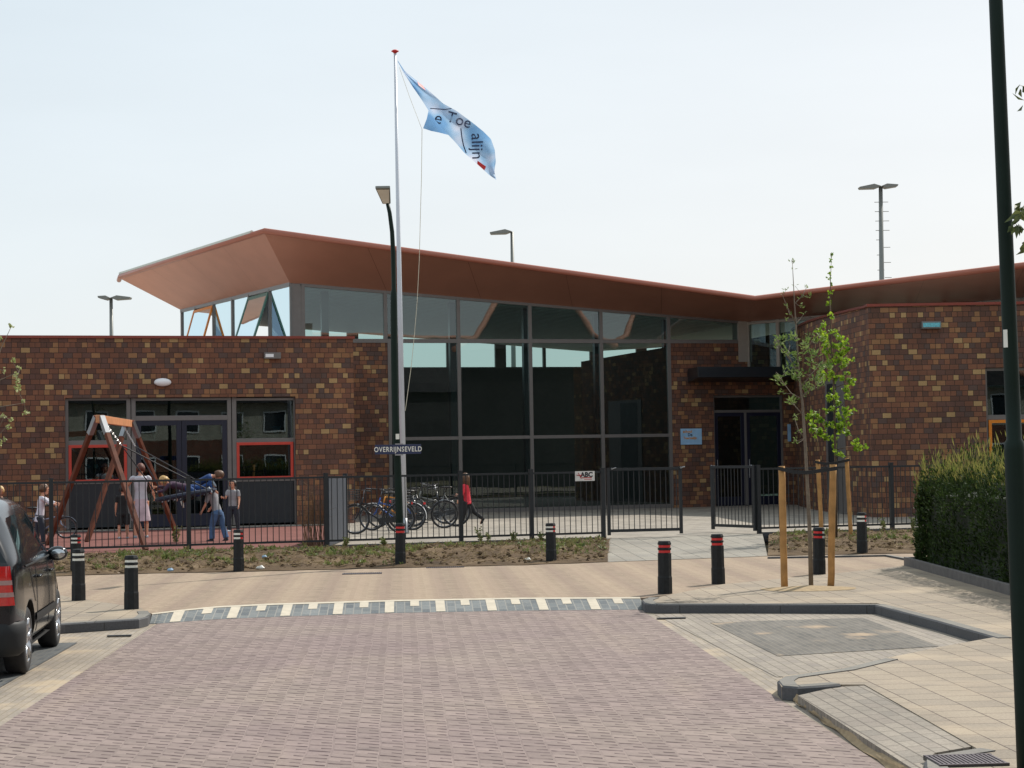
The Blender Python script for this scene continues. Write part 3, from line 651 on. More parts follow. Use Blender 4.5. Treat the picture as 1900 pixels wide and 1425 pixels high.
# ---- hall: glass front
GS = lambda px, n=0: FG.hit(px, 800, n)[0]
C0 = FG.P(GS(541), 0, 0); C1 = D(335, 575, 66.0); CV = FG.P(GS(1391), 0, 0)
zC0 = FG.hit(541, 525)[1]; zC1 = C1.z; zCV = FG.hit(1391, 597)[1]
CR = D(1900, 549, 51.8); zCR = CR.z; dR = (CR - CV); dR.z = 0
CRx = CV + dR * 1.9; zCRx = zCR
def ztop(s):
    a = GS(541); c = GS(1391); return zC0 + (zCV - zC0) * (s - a) / (c - a)
zTR = FG.hit(1000, 633)[1]; zTR2 = FG.hit(1050, 810)[1]
b = MB()
# brick of the hall front, left of the glass and around the entrance
FG.box(b, GS(560), GS(722), ZY, zTR - .062, -T, 0); b.build('brick_wall', M_wall, S); b = MB()
ds0, ds1 = GS(1325), GS(1455); dzt = FG.hit(1390, 733)[1]
zE = FG.hit(1300, 637)[1]; zE2 = FG.hit(1470, 614)[1]
def wallpoly(mb, F, pts, n0, n1):            # (s, z) outline extruded between n0 and n1
    k = len(pts); vs = [F.P(s, n1, z) for s, z in pts] + [F.P(s, n0, z) for s, z in pts]
    fs = [tuple(range(k)), tuple(range(k, 2 * k))[::-1]] + [(i, k + i, k + (i + 1) % k, (i + 1) % k) for i in range(k)]
    mb.add(vs, fs)
wallpoly(b, FG, [(GS(1247), ZY), (ds0, ZY), (ds0, dzt), (ds1, dzt), (ds1, ZY), (GS(1474), ZY), (GS(1474), zE2), (GS(1372), FG.hit(1372, 633)[1]), (GS(1355), zE), (GS(1247), zE)], -T, 0)
b.build('brick_wall', M_wall, S)
# side wall running forward to the right block, slightly curved
pw = [FG.P(GS(1474), 0, 0)]
crn = FR.P(0, 0, 0)
for t in (.2, .4, .6, .8, 1.0):
    p = pw[0].lerp(crn + Vector((0, T + .003, 0)), t); p.x -= .35 * math.sin(math.pi * t) * 1.0; pw.append(p)
zR = FR.hit(1740, 567)[1]; zs = [zE2 + (zR - zE2) * (i / 5) for i in range(6)]
b = MB()
for i in range(5):
    a, c = pw[i], pw[i + 1]
    o = Vector((T, 0, 0))
    b.hexa([(a.x, a.y, ZY), (c.x, c.y, ZY), (c.x + T, c.y, ZY), (a.x + T, a.y, ZY), (a.x, a.y, zs[i]), (c.x, c.y, zs[i + 1]), (c.x + T, c.y, zs[i + 1]), (a.x + T, a.y, zs[i])])
b.build('brick_wall', M_wall, S)
b = MB()
for i in range(5):
    a, c = pw[i], pw[i + 1]
    b.hexa([(a.x - .04, a.y, zs[i]), (c.x - .04, c.y, zs[i + 1]), (c.x + T, c.y, zs[i + 1]), (a.x + T, a.y, zs[i]), (a.x - .04, a.y, zs[i] + .06), (c.x - .04, c.y, zs[i + 1] + .06), (c.x + T, c.y, zs[i + 1] + .06), (a.x + T, a.y, zs[i] + .06)])
b.build('coping', M_cop, S)
# tall grey door recess in the side wall
b = MB(); a = pw[3].lerp(pw[4], .2); c = pw[4].lerp(pw[5], .1)
zt = ZY + 3.7
b.hexa([(a.x - .03, a.y, ZY), (c.x - .03, c.y, ZY), (c.x, c.y, ZY), (a.x, a.y, ZY), (a.x - .03, a.y, zt), (c.x - .03, c.y, zt), (c.x, c.y, zt), (a.x, a.y, zt)])
b.build('side_door', M_frame, S, auto=.004)
b = MB(); a2 = a.lerp(c, .12); c2 = a.lerp(c, .62)
b.hexa([(a2.x - .036, a2.y, ZY + .1), (c2.x - .036, c2.y, ZY + .1), (c2.x - .03, c2.y, ZY + .1), (a2.x - .03, a2.y, ZY + .1), (a2.x - .036, a2.y, zt - .1), (c2.x - .036, c2.y, zt - .1), (c2.x - .03, c2.y, zt - .1), (a2.x - .03, a2.y, zt - .1)])
b.build('side_door_panel', M_panel, S)
# right block
sr1 = 30.0; wz0 = FR.hit(1833, 682)[1]; ws = FR.hit(1831, 800)[0]
b = MB()
FR.box(b, 0, ws, ZY, zR, -T, 0); FR.box(b, ws, ws + 4.6, wz0, zR, -T, 0); FR.box(b, ws + 4.6, sr1, ZY, zR, -T, 0)
b.build('brick_wall', M_wall, S)
b = MB(); FR.box(b, -.04, sr1, zR, zR + .07, -T - .03, .04); b.build('coping', M_cop, S)
b = MB(); FR.box(b, T + .3, sr1, zR - .5, zR - .35, -8, -T); b.build('flat_roof', M_gravel, S)
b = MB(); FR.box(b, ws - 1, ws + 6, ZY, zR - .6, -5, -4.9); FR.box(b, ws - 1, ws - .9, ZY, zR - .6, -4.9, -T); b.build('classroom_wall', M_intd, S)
b = MB()
za, zb_, zc, zd = FR.hit(1833, 682)[1], FR.hit(1833, 688)[1], FR.hit(1833, 770)[1], FR.hit(1833, 779)[1]
FR.box(b, ws, ws + .07, ZY, za, REC - .07, REC); FR.box(b, ws + 2.2, ws + 2.3, ZY, zb_, REC - .07, REC); FR.box(b, ws + 4.5, ws + 4.6, ZY, za, REC - .07, REC)
FR.box(b, ws + .07, ws + 4.5, zb_, za, REC - .07, REC - .003); FR.box(b, ws + .07, ws + 4.5, zd, zc, REC - .07, REC - .003)
w2 = b.build('window_frame', M_frame, S, auto=.006)
g = MB(); FR.box(g, ws + .07, ws + 4.5, zc, zb_, REC - .05, REC - .03); g.build('pane', M_darkglass, w2)
g = MB(); FR.box(g, ws + .1, ws + 4.4, zc + (zb_ - zc) * .62, zc + (zb_ - zc) * .68, REC - .3, REC - .25); g.build('roller_blind_bar', M_lampw, w2)
b = MB(); t = .08; x0, x1 = ws + .08, ws + 2.2; zq = zd - 1.7
FR.box(b, x0, x1, zd - t - .003, zd - .003, REC - .05, REC + .02); FR.box(b, x0, x1, zq, zq + t, REC - .05, REC + .02); FR.box(b, x0, x0 + t, zq + t, zd - t - .003, REC - .05, REC + .02); FR.box(b, x1 - t, x1, zq + t, zd - t - .003, REC - .05, REC + .02)
so = b.build('orange_sash', M_orange, S, auto=.005)
g = MB(); FR.box(g, x0 + t, x1 - t, zq + t, zd - t, REC - .04, REC - .02); g.build('pane', M_darkglass, so)
g = MB(); FR.box(g, ws + .07, ws + 4.5, ZY + .05, zq - .01, REC - .05, REC - .02); g.build('infill_panel', M_panel, S)

# ---- glazing of the hall
mull_low = [734, 853.5, 986.5, 1118.5, 1244]
b = MB(); zs_ = ZY
mw = .055
def mull(px, z0, z1, w=mw, n0=-.1, n1=.03):
    s = GS(px); FG.box(b, s - w, s + w, z0, z1, n0, n1)
for px in mull_low: mull(px, ZY + .05, ztop(GS(px)) - .03)
mull(724, ZY + .05, zTR - .06, .05)
for px in (565, 718): mull(px, zTR, ztop(GS(px)) - .03)
FG.box(b, GS(560), GS(1372), zTR - .06, zTR + .06, -.09, .025)
FG.box(b, GS(734), GS(1244), zTR2 - .05, zTR2 + .05, -.09, .025)
FG.box(b, GS(724), GS(1246), ZY + .0, ZY + .12, -.09, .027)
# head rail following the soffit
wallpoly(b, FG, [(GS(560), ztop(GS(560)) - .08), (GS(1375), ztop(GS(1375)) - .08), (GS(1375), ztop(GS(1375)) + .03), (GS(560), ztop(GS(560)) + .03)], -.09, .02)
gf = b.build('glazing_frame', M_frame, S)
edges_low = [724] + mull_low[1:]
for i in range(4):
    s0_, s1_ = GS([734, 853.5, 986.5, 1118.5][i]) + mw, GS([853.5, 986.5, 1118.5, 1244][i]) - mw
    for z0_, z1_ in ((ZY + .12, zTR2 - .05), (zTR2 + .05, zTR - .06)):
        g = MB(); g.poly([FG.P(s0_, -.03, z0_), FG.P(s1_, -.03, z0_), FG.P(s1_, -.03, z1_), FG.P(s0_, -.03, z1_)]); g.build('pane', M_glass, gf)
for p0, p1 in ((565, 718), (718, 734), (734, 853.5), (853.5, 986.5), (986.5, 1118.5), (1118.5, 1244), (1244, 1375)):
    s0_, s1_ = GS(p0) + mw, GS(p1) - mw
    if s1_ <= s0_: continue
    g = MB(); g.poly([FG.P(s0_, -.03, zTR + .06), FG.P(s1_, -.03, zTR + .06), FG.P(s1_, -.03, ztop(s1_) - .08), FG.P(s0_, -.03, ztop(s0_) - .08)]); g.build('pane', M_glass, gf)
b = MB(); FG.box(b, GS(541), GS(563), ZY + .5, ztop(GS(563)), -.35, .02); b.build('corner_column', M_frame, S)
b = MB(); FG.box(b, GS(1373), GS(1397), zE - .6, ztop(GS(1397)) + .02, -.45, .03); b.build('corner_column', M_framel, S)
for px in (600, 722, 838, 975, 1107, 1236):
    b = MB(); FG.box(b, GS(px, -.8), GS(px, -.8) + .22, ZY, ztop(GS(px)) - .1, -1.05, -.83); b.build('inner_column', M_panel, S)
# ---- left flank glazing from C0 back to C1
fl = (C1 - C0); fl.z = 0; flen = fl.length; fe = fl.normalized(); fn = Vector((-fe.y, fe.x, 0))
if fn.dot(Vector((0, -1, 0))) < 0: fn = -fn
FK = Fr(C0, 0); FK.e = fe; FK.n = fn; FK.o = Vector((C0.x, C0.y, 0))
zK = lambda s: zC0 + (zC1 - zC0) * s / flen
KS = lambda px: FK.hit(px, 600)[0]
b = MB()
kx = [335, 361, 395, 430.5, 461, 500, 540]
for px in (337, 362, 396, 431, 462, 500): s = KS(px); FK.box(b, s - .05, s + .05, zL - .3, zK(s) - .04, -.08, .03)
wallpoly(b, FK, [(0, zK(0) - .1), (flen, zK(flen) - .1), (flen, zK(flen) + .02), (0, zK(0) + .02)], -.08, .02)
FK.box(b, 0, flen, zL - .5, zL - .2, -.08, .03)
kf = b.build('flank_frame', M_frame, S)
def kpane(x0, x1, open_=None, mtl=None):
    s0_, s1_ = KS(x0) , KS(x1)
    if s0_ > s1_: s0_, s1_ = s1_, s0_
    z0_ = zL - .2
    if open_ is None:
        g = MB(); g.poly([FK.P(s0_, -.02, z0_), FK.P(s1_, -.02, z0_), FK.P(s1_, -.02, zK(s1_) - .1), FK.P(s0_, -.02, zK(s0_) - .1)]); g.build('pane', M_glass2, kf)
    else:                                    # top-hung sash pushed out at the bottom
        g = MB(); t = .09; zt0 = min(zK(s0_), zK(s1_)) - .12
        def Q(s, z, dn=0): k = (zt0 - z) / (zt0 - z0_ + .3); return FK.P(s, open_ * k + .04 + dn, z)
        zb0_ = z0_ - .3
        for a_, c_, za_, zb__ in ((s0_, s1_, zt0 - t, zt0), (s0_, s1_, zb0_, zb0_ + t), (s0_, s0_ + t, zb0_ + t, zt0 - t), (s1_ - t, s1_, zb0_ + t, zt0 - t)):
            g.hexa([Q(a_, za_), Q(c_, za_), Q(c_, za_, -.06), Q(a_, za_, -.06), Q(a_, zb__), Q(c_, zb__), Q(c_, zb__, -.06), Q(a_, zb__, -.06)])
        sh = g.build('open_sash', mtl, S)
        g = MB(); g.poly([Q(s0_ + t, zb0_ + t, -.02), Q(s1_ - t, zb0_ + t, -.02), Q(s1_ - t, zt0 - t, -.02), Q(s0_ + t, zt0 - t, -.02)]); g.build('pane', M_glass2, sh)
kpane(335, 361); kpane(361, 396, .75, M_orange); kpane(396, 431); kpane(431, 462); kpane(462, 500, .85, M_green); kpane(500, 540)
# ---- hall interior
b = MB(); DB = -15.5
a_ = GS(541); c_ = GS(1391)
zback = 5.42
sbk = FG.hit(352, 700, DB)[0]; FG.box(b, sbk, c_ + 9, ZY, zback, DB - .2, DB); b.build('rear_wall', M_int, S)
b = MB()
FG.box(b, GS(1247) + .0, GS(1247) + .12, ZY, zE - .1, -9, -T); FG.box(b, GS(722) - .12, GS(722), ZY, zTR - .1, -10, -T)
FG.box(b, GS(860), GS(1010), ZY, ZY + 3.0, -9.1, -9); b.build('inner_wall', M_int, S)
b = MB(); 
for k in range(0, 13): s = sbk + .1 + k * 2.0; FG.box(b, s, s + (.45 if k % 3 == 0 else .12), zback, ztop(s) + .4, DB - .15, DB - .02)
FG.box(b, sbk, c_ + 9, zback, zback + .06, DB - .18, DB - .15); b.build('rear_window_frame', M_frame, S)
b = MB(); b.poly([C0 + Vector((0, 0, ZY + .01)), CV + Vector((0, 0, ZY + .01)), FG.P(c_, DB, ZY + .01), FG.P(a_, DB, ZY + .01)]); b.build('hall_floor', M_intd, S)
# ceiling with slats
b = MB()
K0 = FG.P(a_, DB - .5, 0); K1 = FG.P(c_, DB - .5, 0); KL = Vector((C1.x + .8, C1.y + 3, 0)); KR = CRx + Vector((5, 14, 0))
V3 = lambda p, z: Vector((p.x, p.y, z))
b.poly([V3(C0, zC0 - .02), V3(CV, zCV - .02), V3(K1, zCV - .02), V3(K0, zC0 - .02)])
b.poly([V3(C0, zC0 - .02), V3(K0, zC0 - .02), V3(KL, zC1 - .02), V3(C1, zC1 - .02)])
b.poly([V3(CV, zCV - .02), V3(CRx, zCRx - .02), V3(KR, zCRx - .02), V3(K1, zCV - .02)])
b.build('ceiling', M_ceil, S)
b = MB()
for k in range(34):
    n_ = -.5 - k * .45
    wallpoly(b, FG, [(a_ + .1, ztop(a_) - .06), (c_, ztop(c_) - .06), (c_, ztop(c_) - .03), (a_ + .1, ztop(a_) - .03)], n_ - .05, n_)
b.build('ceiling_slats', M_lampw, S)
# ---- roof
OL = D(223, 517, 65.5); OF = D(491, 433, 53.3); OV = D(1401, 558, 56.6); OR = D(1900, 497.5, 47.6); ORx = OV + (OR - OV) * 2.0; ORx.z = OR.z
c0, c1, cv, cr = V3(C0, zC0), V3(C1, zC1), V3(CV, zCV), V3(CRx, zCRx)
SOFF = []; lerpf = lambda a, b, t: a + (b - a) * t
def soff(P, Q, A, B, nseg, name='soffit'):   # outer edge P-Q, inner edge A-B, panel joints as fine gaps
    b = MB(); SOFF.append((P, Q, A, B)); gap = .012 / (Q - P).length
    for i in range(nseg):
        g0, g1 = i / nseg + (gap if i else 0), (i + 1) / nseg
        for a in range(4):
            for c in range(5):
                t0, t1 = lerpf(g0, g1, a / 4), lerpf(g0, g1, (a + 1) / 4); w0, w1 = c / 5, (c + 1) / 5
                f = lambda t, w: P.lerp(Q, t).lerp(A.lerp(B, t), w)
                b.add([f(t0, w0), f(t1, w0), f(t1, w1), f(t0, w1)], [(0, 1, 2, 3)])
    o = b.build(name, M_soffit, S); return o
soff(OL, OF, c1, c0, 4); soff(OF, OV, c0, cv, 5); soff(OV, ORx, cv, cr, 6)
up = Vector((0, 0, .05))
b = MB()   # dark backing behind the joints
for P, Q, A, B in ((OL, OF, c1, c0), (OF, OV, c0, cv), (OV, ORx, cv, cr)):
    for a in range(20):
        for c in range(5):
            f = lambda t, w: P.lerp(Q, t).lerp(A.lerp(B, t), w) + up
            b.add([f(a / 20, c / 5), f((a + 1) / 20, c / 5), f((a + 1) / 20, (c + 1) / 5), f(a / 20, (c + 1) / 5)], [(0, 1, 2, 3)])
back1 = V3(K0, 8.9) ; 
ol2 = V3(C1, OL.z) + Vector((2.6, 5, 0)); or2 = V3(KR, ORx.z) + Vector((3, 4, 0)); bk0 = V3(K0, OF.z - .2) + Vector((-1, 3, 0)); bk1 = V3(K1, OV.z) + Vector((0, 3, 0))
u2 = Vector((0, 0, .14))
b.add([OF + u2, OV + u2, bk1 + u2, bk0 + u2], [(0, 1, 2, 3)]); b.add([OL + u2, OF + u2, bk0 + u2, ol2 + u2], [(0, 1, 2, 3)]); b.add([OV + u2, ORx + u2, or2 + u2, bk1 + u2], [(0, 1, 2, 3)])
b.build('roof', M_cop, S)
b = MB(); up = Vector((0, 0, .07))
b.tube([OL + up + Vector((-.3, 1.2, 0)), OL + up, OF + up, OV + up, ORx + up], .088, 12)
b.build('roof_edge', M_lip, S, smooth=True)
M_cap = mat('roof_edge_cap', L(190, 190, 180), .4, .5, .05)
b = MB(); b.tube([OL + up * 2.6, OF + up * 2.2 + Vector((-.5, .9, 0))], (.06), 6); b.build('roof_trim', M_cap, S)
# right-hand clerestory below the roof
FC = Fr(CV, 0); FC.e = dR.normalized(); FC.n = Vector((FC.e.y, -FC.e.x, 0)); FC.o = V3(CV, 0)
if FC.n.y > 0: FC.n = -FC.n
b = MB(); Lc = (CRx - CV).length
for k in range(14): s = k * 1.25; FC.box(b, s - .06, s + .06, zE - 1, zCV + (zCRx - zCV) * s / Lc - .02, -.08, .02)
FC.box(b, 0, Lc, zCV - .1, zCV - .03, -.08, .024)
cf = b.build('clerestory_frame', M_framel, S)
for k in range(13):
    g = MB(); g.poly([FC.P(k * 1.25 + .06, -.03, zE - 1), FC.P(k * 1.25 + 1.19, -.03, zE - 1), FC.P(k * 1.25 + 1.19, -.03, zCV - .1), FC.P(k * 1.25 + .06, -.03, zCV - .1)]); g.build('pane', M_glass, cf)
# canopy above the entrance
b = MB(); zc0, zc1 = FG.hit(1330, 706)[1], FG.hit(1330, 683)[1]
cs0, cs1 = GS(1278), GS(1478)
b.hexa([FG.P(cs0, 0.002, zc0 - .06), FG.P(cs1, 0.002, zc0 - .06), FG.P(cs1 + .0, 1.25, zc0 + .05), FG.P(cs0 - .15, 1.25, zc0 + .05),
        FG.P(cs0, 0.002, zc1 - .02), FG.P(cs1, 0.002, zc1 - .02), FG.P(cs1, 1.25, zc1 - .02), FG.P(cs0 - .15, 1.25, zc1 - .02)][0:4][::-1] +
       [FG.P(cs0, 0.002, zc1 - .02), FG.P(cs1, 0.002, zc1 - .02), FG.P(cs1, 1.25, zc1 - .02), FG.P(cs0 - .15, 1.25, zc1 - .02)][::-1])
b.build('canopy', M_panel, S, auto=.01)
# entrance doors
b = MB()
for s_a, s_b in ((ds0, ds0 + .07), (ds1 - .07, ds1)): FG.box(b, s_a, s_b, ZY, dzt, -.2, -.1)
zdt = FG.hit(1390, 765)[1]; mid = GS(1386)
FG.box(b, ds0 + .07, ds1 - .07, zdt, zdt + .08, -.2, -.102); FG.box(b, ds0 + .07, ds1 - .07, dzt - .07, dzt, -.2, -.102); FG.box(b, mid - .04, mid + .04, ZY, zdt, -.2, -.101)
ef = b.build('entrance_frame', M_frame, S, auto=.005)
g = MB(); FG.box(g, ds0 + .07, ds1 - .07, zdt + .08, dzt - .07, -.17, -.15); g.build('pane', M_darkglass, ef)
for s_a, s_b in ((ds0 + .07, mid - .04), (mid + .04, ds1 - .07)):
    b = MB(); tw = .12
    FG.box(b, s_a + .004, s_a + tw, ZY + .02, zdt - .004, -.19, -.12); FG.box(b, s_b - tw, s_b - .004, ZY + .02, zdt - .004, -.19, -.12)
    FG.box(b, s_a + tw, s_b - tw, zdt - tw, zdt - .004, -.19, -.12); FG.box(b, s_a + tw, s_b - tw, ZY + .02, ZY + .3, -.19, -.12)
    d = b.build('door', M_blue, S, auto=.005)
    g = MB(); FG.box(g, s_a + tw, s_b - tw, ZY + .3, zdt - tw, -.165, -.15); g.build('pane', M_darkglass, d)
    g = MB(); g.tube([FG.P(s_a + .06, -.08, ZY + .9), FG.P(s_a + .06, -.08, ZY + 1.5)], .014); FG.box(g, s_a + .05, s_a + .07, ZY + .98, ZY + 1.0, -.12, -.08); g.build('handle', M_steel, d)
b = MB(); FG.box(b, ds0 - .5, ds1 + .5, ZY, dzt + .3, -4, -3.9); FG.box(b, ds0 - .5, ds0 - .4, ZY, dzt + .3, -3.9, -T); b.build('lobby_wall', M_intd, S)
M_plate = mat('pale_blue_plate', L(150, 190, 225), .4)
b = MB(); FG.pbox(b, 1263, 795.5, 1302.5, 824.5, .0, .03)
tag(b.build('school_sign', M_plate, None), 'pale blue school name plate on the brick beside the entrance doors', 'sign')
sg = bpy.data.objects['school_sign']
mt_o = mat('sign_orange', L(205, 140, 60), .6); mt_d = mat('sign_dark', L(40, 60, 90), .6)
def ftext(F, txt, size, px, py, n, m, parent, name='writing', align='LEFT', bold=0.004):
    s, z = F.hit(px, py, n); return text_mb(txt, size, F.e, (0, 0, 1), F.P(s, n, z), .002, align, bold=bold).build(name, m, parent)
ftext(FG, 'school', .12, 1267, 801, .032, mt_o, sg); ftext(FG, 'De', .13, 1276, 807, .032, mt_d, sg); ftext(FG, 'Toermalijn', .105, 1268, 813, .032, mt_o, sg)
# lights on the walls
def wall_light(F, x0, y0, x1, y1, kind, label, group=None):
    s0, z1 = F.hit(x0, y0); s1, z0 = F.hit(x1, y1); c = F.P((s0 + s1) / 2, 0, (z0 + z1) / 2)
    t = empty('wall_light', F.P((s0 + s1) / 2, 0.003, (z0 + z1) / 2), label, 'wall light', 'lights on the school walls')
    if kind == 'oval':
        M = Matrix(((F.e.x, F.n.x, 0), (F.e.y, F.n.y, 0), (0, 0, 1)))
        b = MB(); F.box(b, s0 + .05, s1 - .05, z0 + .03, z1 - .03, .003, .05); b.build('housing', M_frame, t, auto=.01)
        b = MB(); b.ball(F.P((s0 + s1) / 2, .08, (z0 + z1) / 2), ((s1 - s0) / 2, .1, (z1 - z0) / 2), 16, 10, M); b.build('diffuser', M_lampw, t, smooth=True)
    else:
        b = MB(); F.box(b, s0, s1, z0, z1, .003, .14); b.build('housing', M_frame, t, auto=.01)
        b = MB(); sm = s0 + (s1 - s0) * (.62 if kind == 'half' else 1); F.box(b, s0 + .03, sm - .03, z0 + .04, z1 - .04, .141, .15); b.build('diffuser', kind2[kind], t)
M_irid = mat('bluish_lens', L(110, 190, 205), .15, .2, .3, 20)
kind2 = {'half': M_lampw, 'lens': M_irid}
wall_light(FL, 489, 654.5, 520, 666, 'half', 'small rectangular light high on the left brick wall above the doors')
wall_light(FL, 285, 702, 317.5, 717, 'oval', 'white rounded bulkhead light above the classroom doors')
wall_light(FR, 1708, 597, 1744.5, 610, 'lens', 'rectangular light with bluish lens high on the right brick wall')
wall_light(FG, 1386, 698, 1408, 708, 'oval', 'white bulkhead light under the dark entrance canopy')
# notice beside the doors
b = MB(); FG.pbox(b, 1473.5 - 12, 787, 1468, 819, .0, .02); tag(b.build('notice', M_plate, None, auto=.003), 'narrow pale notice on the brick right of the entrance doors', 'notice')

# ================================================================== STREET FURNITURE
FZT = FF.hit(855, 879)[1]; FZB = FF.hit(855, 998)[1]
def fence_run(F, name, posts, label, s_of=None):
    t = empty(name, F.P(posts[0], 0, ZY), label, 'fence')
    for s in posts:
        b = MB(); F.box(b, s - .04, s + .04, ZY - .1, FZT + .05, -.04, .04); F.box(b, s - .045, s + .045, FZT + .05, FZT + .065, -.045, .045); b.build('post', M_fence, t)
    for s0_, s1_ in zip(posts, posts[1:]):
        b = MB(); F.box(b, s0_ + .042, s1_ - .042, FZT - .04, FZT, -.02, .02); F.box(b, s0_ + .042, s1_ - .042, FZB, FZB + .04, -.02, .02)
        n = max(2, round((s1_ - s0_) / .1145)); 
        for k in range(1, n):
            s = s0_ + (s1_ - s0_) * k / n; b.tube([F.P(s, 0, FZB + .038), F.P(s, 0, FZT - .038)], .0085, 6, cap=False)
        b.build('railing', M_fence, t)
    return t
sx = lambda px: FF.hit(px, 950)[0]
d1 = sx(855) - sx(605)
postsL = [sx(95) - 2 * d1, sx(95) - d1, sx(95), sx(350), sx(605), sx(855), sx(986), sx(1119)]
fence_run(FF, 'fence', postsL, 'long dark bar fence in front of the playground, left of the gate')
postsR = [sx(1408), sx(1655), sx(1655) + d1, sx(1655) + 2 * d1]
fence_run(FF, 'fence', postsR, 'dark bar fence right of the gate, running behind the hedge')
def gate(name, P0, P1, label):
    t = empty(name, Vector((P0.x, P0.y, ZY)), label, 'gate', 'gate leaves at the school entrance')
    e = (P1 - P0); e.z = 0; Lg = e.length; ang = math.atan2(e.y, e.x); F = Fr(P0, ang)
    z0, z1 = ZY + .12, FZT + .06
    b = MB()
    F.box(b, 0, .06, z0 - .06, z1, -.03, .03); F.box(b, Lg - .06, Lg, z0 - .06, z1, -.03, .03)
    F.box(b, .06, Lg - .06, z1 - .06, z1 - .004, -.027, .027); F.box(b, .06, Lg - .06, z0, z0 + .06, -.027, .027)
    b.build('gate_frame', M_fence, t)
    b = MB(); n = round(Lg / .118)
    F.box(b, .061, Lg - .061, z1 - .063, z1 - .0605, -.01, .01)
    for k in range(1, n): s = Lg * k / n; b.tube([F.P(s, 0, z0 + .055), F.P(s, 0, z1 - .058)], .0085, 6, cap=False)
    b.build('bars', M_fence, t)
    for k, s in enumerate((.1, Lg - .03)):
        b = MB(); b.tube([F.P(s, .05, z1 - .02), F.P(s + .09, .05, z1 + .0)], .012, 6); b.tube([F.P(s, .03, z1 - .02), F.P(s, .07, z1 - .02)], .02, 8); b.build('latch', M_steel, t)
    return t
g0 = FF.P(sx(1127), 0, 0); g1 = G(1262, 982, ZY); g1 = FF.P(sx(1262), .12, 0)
gate('gate', g0, g1, 'closed looking dark bar gate leaf beside the small white alarm sign')
h0 = FF.P(sx(1402), 0, 0); hd = D(1321, 950, h0.y + 1.25)
gate('gate', Vector((h0.x, h0.y, 0)), Vector((hd.x, hd.y, 0)), 'opened bar gate leaf swung inward, left of the thin tree')
# white plate on the fence
b = MB(); FF.pbox(b, 1067, 874.5, 1103.5, 892, .022, .03)
ab = b.build('alarm_sign', mat('white_plate', L(214, 210, 206), .5), None); tag(ab, 'small white alarm sign with red mark on the fence beside the gate', 'sign')
M_txt = mat('dark_lettering', L(40, 38, 44), .6); M_rtx = mat('red_lettering', L(170, 40, 44), .6)
ftext(FF, 'ABC', .135, 1088.5, 881, .032, M_txt, ab, align='CENTER', bold=.006)
b = MB()
for x0, y0, x1, y1 in ((1079, 885.8, 1098, 887), (1084, 889, 1098, 889.8)): FF.pbox(b, x0, y0, x1, y1, .0305, .032)
P_ = lambda x, y: FF.P(FF.hit(x, y, .033)[0], .033, FF.hit(x, y, .033)[1])
for pts in (((1069.5, 881.5), (1077, 882.5)), ((1073, 877.5), (1078.5, 888)), ((1076, 884), (1079.5, 880.5))): b.tube([P_(*q) for q in pts], .008, 5)
b.build('logo', M_rtx, ab)

# ---- bollards
M_bol = mat('bollard_rubber', L(30, 32, 34), .65, 0, .3, 18, bump=.2, spec=.3)
M_bw = mat('band_white', L(222, 222, 214), .5); M_br = mat('band_red', L(200, 44, 44), .5)
def bollard(px, yt, yb, bands, label, z=ZP + .004, rz=.15):
    p = G(px, yb, z); t = empty('bollard', p, label, 'bollard', 'striped bollards along the street')
    h = (yb - yt) / F_PX * p.y * .985; r = .082; t.rotation_euler = (rnd.uniform(-.012, .012), rnd.uniform(-.012, .012), rz)
    def octo(rr, z0, z1, r2=None):
        r2 = r2 or rr; return [(rr * 1.0824 * math.cos(R(22.5 + 45 * k)), rr * 1.0824 * math.sin(R(22.5 + 45 * k)), z0) for k in range(8)] + [(r2 * 1.0824 * math.cos(R(22.5 + 45 * k)), r2 * 1.0824 * math.sin(R(22.5 + 45 * k)), z1) for k in range(8)]
    def ring(b, rr, z0, z1, r2=None, which=range(8), caps=False):
        fs = [(k, (k + 1) % 8, 8 + (k + 1) % 8, 8 + k) for k in which]
        if caps: fs += [tuple(range(8))[::-1], tuple(range(8, 16))]
        b.add(octo(rr, z0, z1, r2), fs)
    zb1, zb2, bh = h * .80, h * .90, h * .032
    b = MB(); gi = .012
    ring(b, r + .006, -.05, h * .30, r + .005, caps=True); ring(b, r + .005, h * .30, h * .335, r)
    ring(b, r, h * .335, zb1 - bh); ring(b, r, zb1 - bh, zb1 - bh + .004, r - gi); ring(b, r - gi, zb1 - bh + .004, zb1 + bh - .004); ring(b, r - gi, zb1 + bh - .004, zb1 + bh, r)
    ring(b, r, zb1 + bh, zb2 - bh); ring(b, r, zb2 - bh, zb2 - bh + .004, r - gi); ring(b, r - gi, zb2 - bh + .004, zb2 + bh - .004); ring(b, r - gi, zb2 + bh - .004, zb2 + bh, r)
    ring(b, r, zb2 + bh, h - .03); ring(b, r, h - .03, h, r * .86, caps=True)
    o = b.build('shaft', M_bol, None); o.parent = t
    def band(col, which):
        for zz in (zb1, zb2):
            b = MB(); ring(b, r - gi + .003, zz - bh + .006, zz + bh - .006, which=which); o = b.build('band', col, None); o.parent = t
    # faces 3..5 look left / back-left, 5,6 look to the street, 7,0 right
    if bands == 'w': band(M_bw, range(8))
    elif bands == 'r': band(M_br, range(8))
    elif bands == 'wr': band(M_bw, (2, 3, 4, 5)); band(M_br, (6, 7, 0, 1))
    else: band(M_br, (3, 4, 5)); band(M_bw, (6, 7, 0, 1, 2))
    return t
rnd = random.Random(11)
bollard(141, 991, 1064, 'wr', 'farther left bollard with white and red bands, hidden behind a white-banded one')
bollard(146, 1018, 1114, 'w', 'black bollard with two white bands nearest the black car')
bollard(244, 1030, 1130, 'w', 'black white-banded bollard at the left kerb corner')
bollard(443, 982, 1060, 'wr', 'bollard at the bed edge in front of the children')
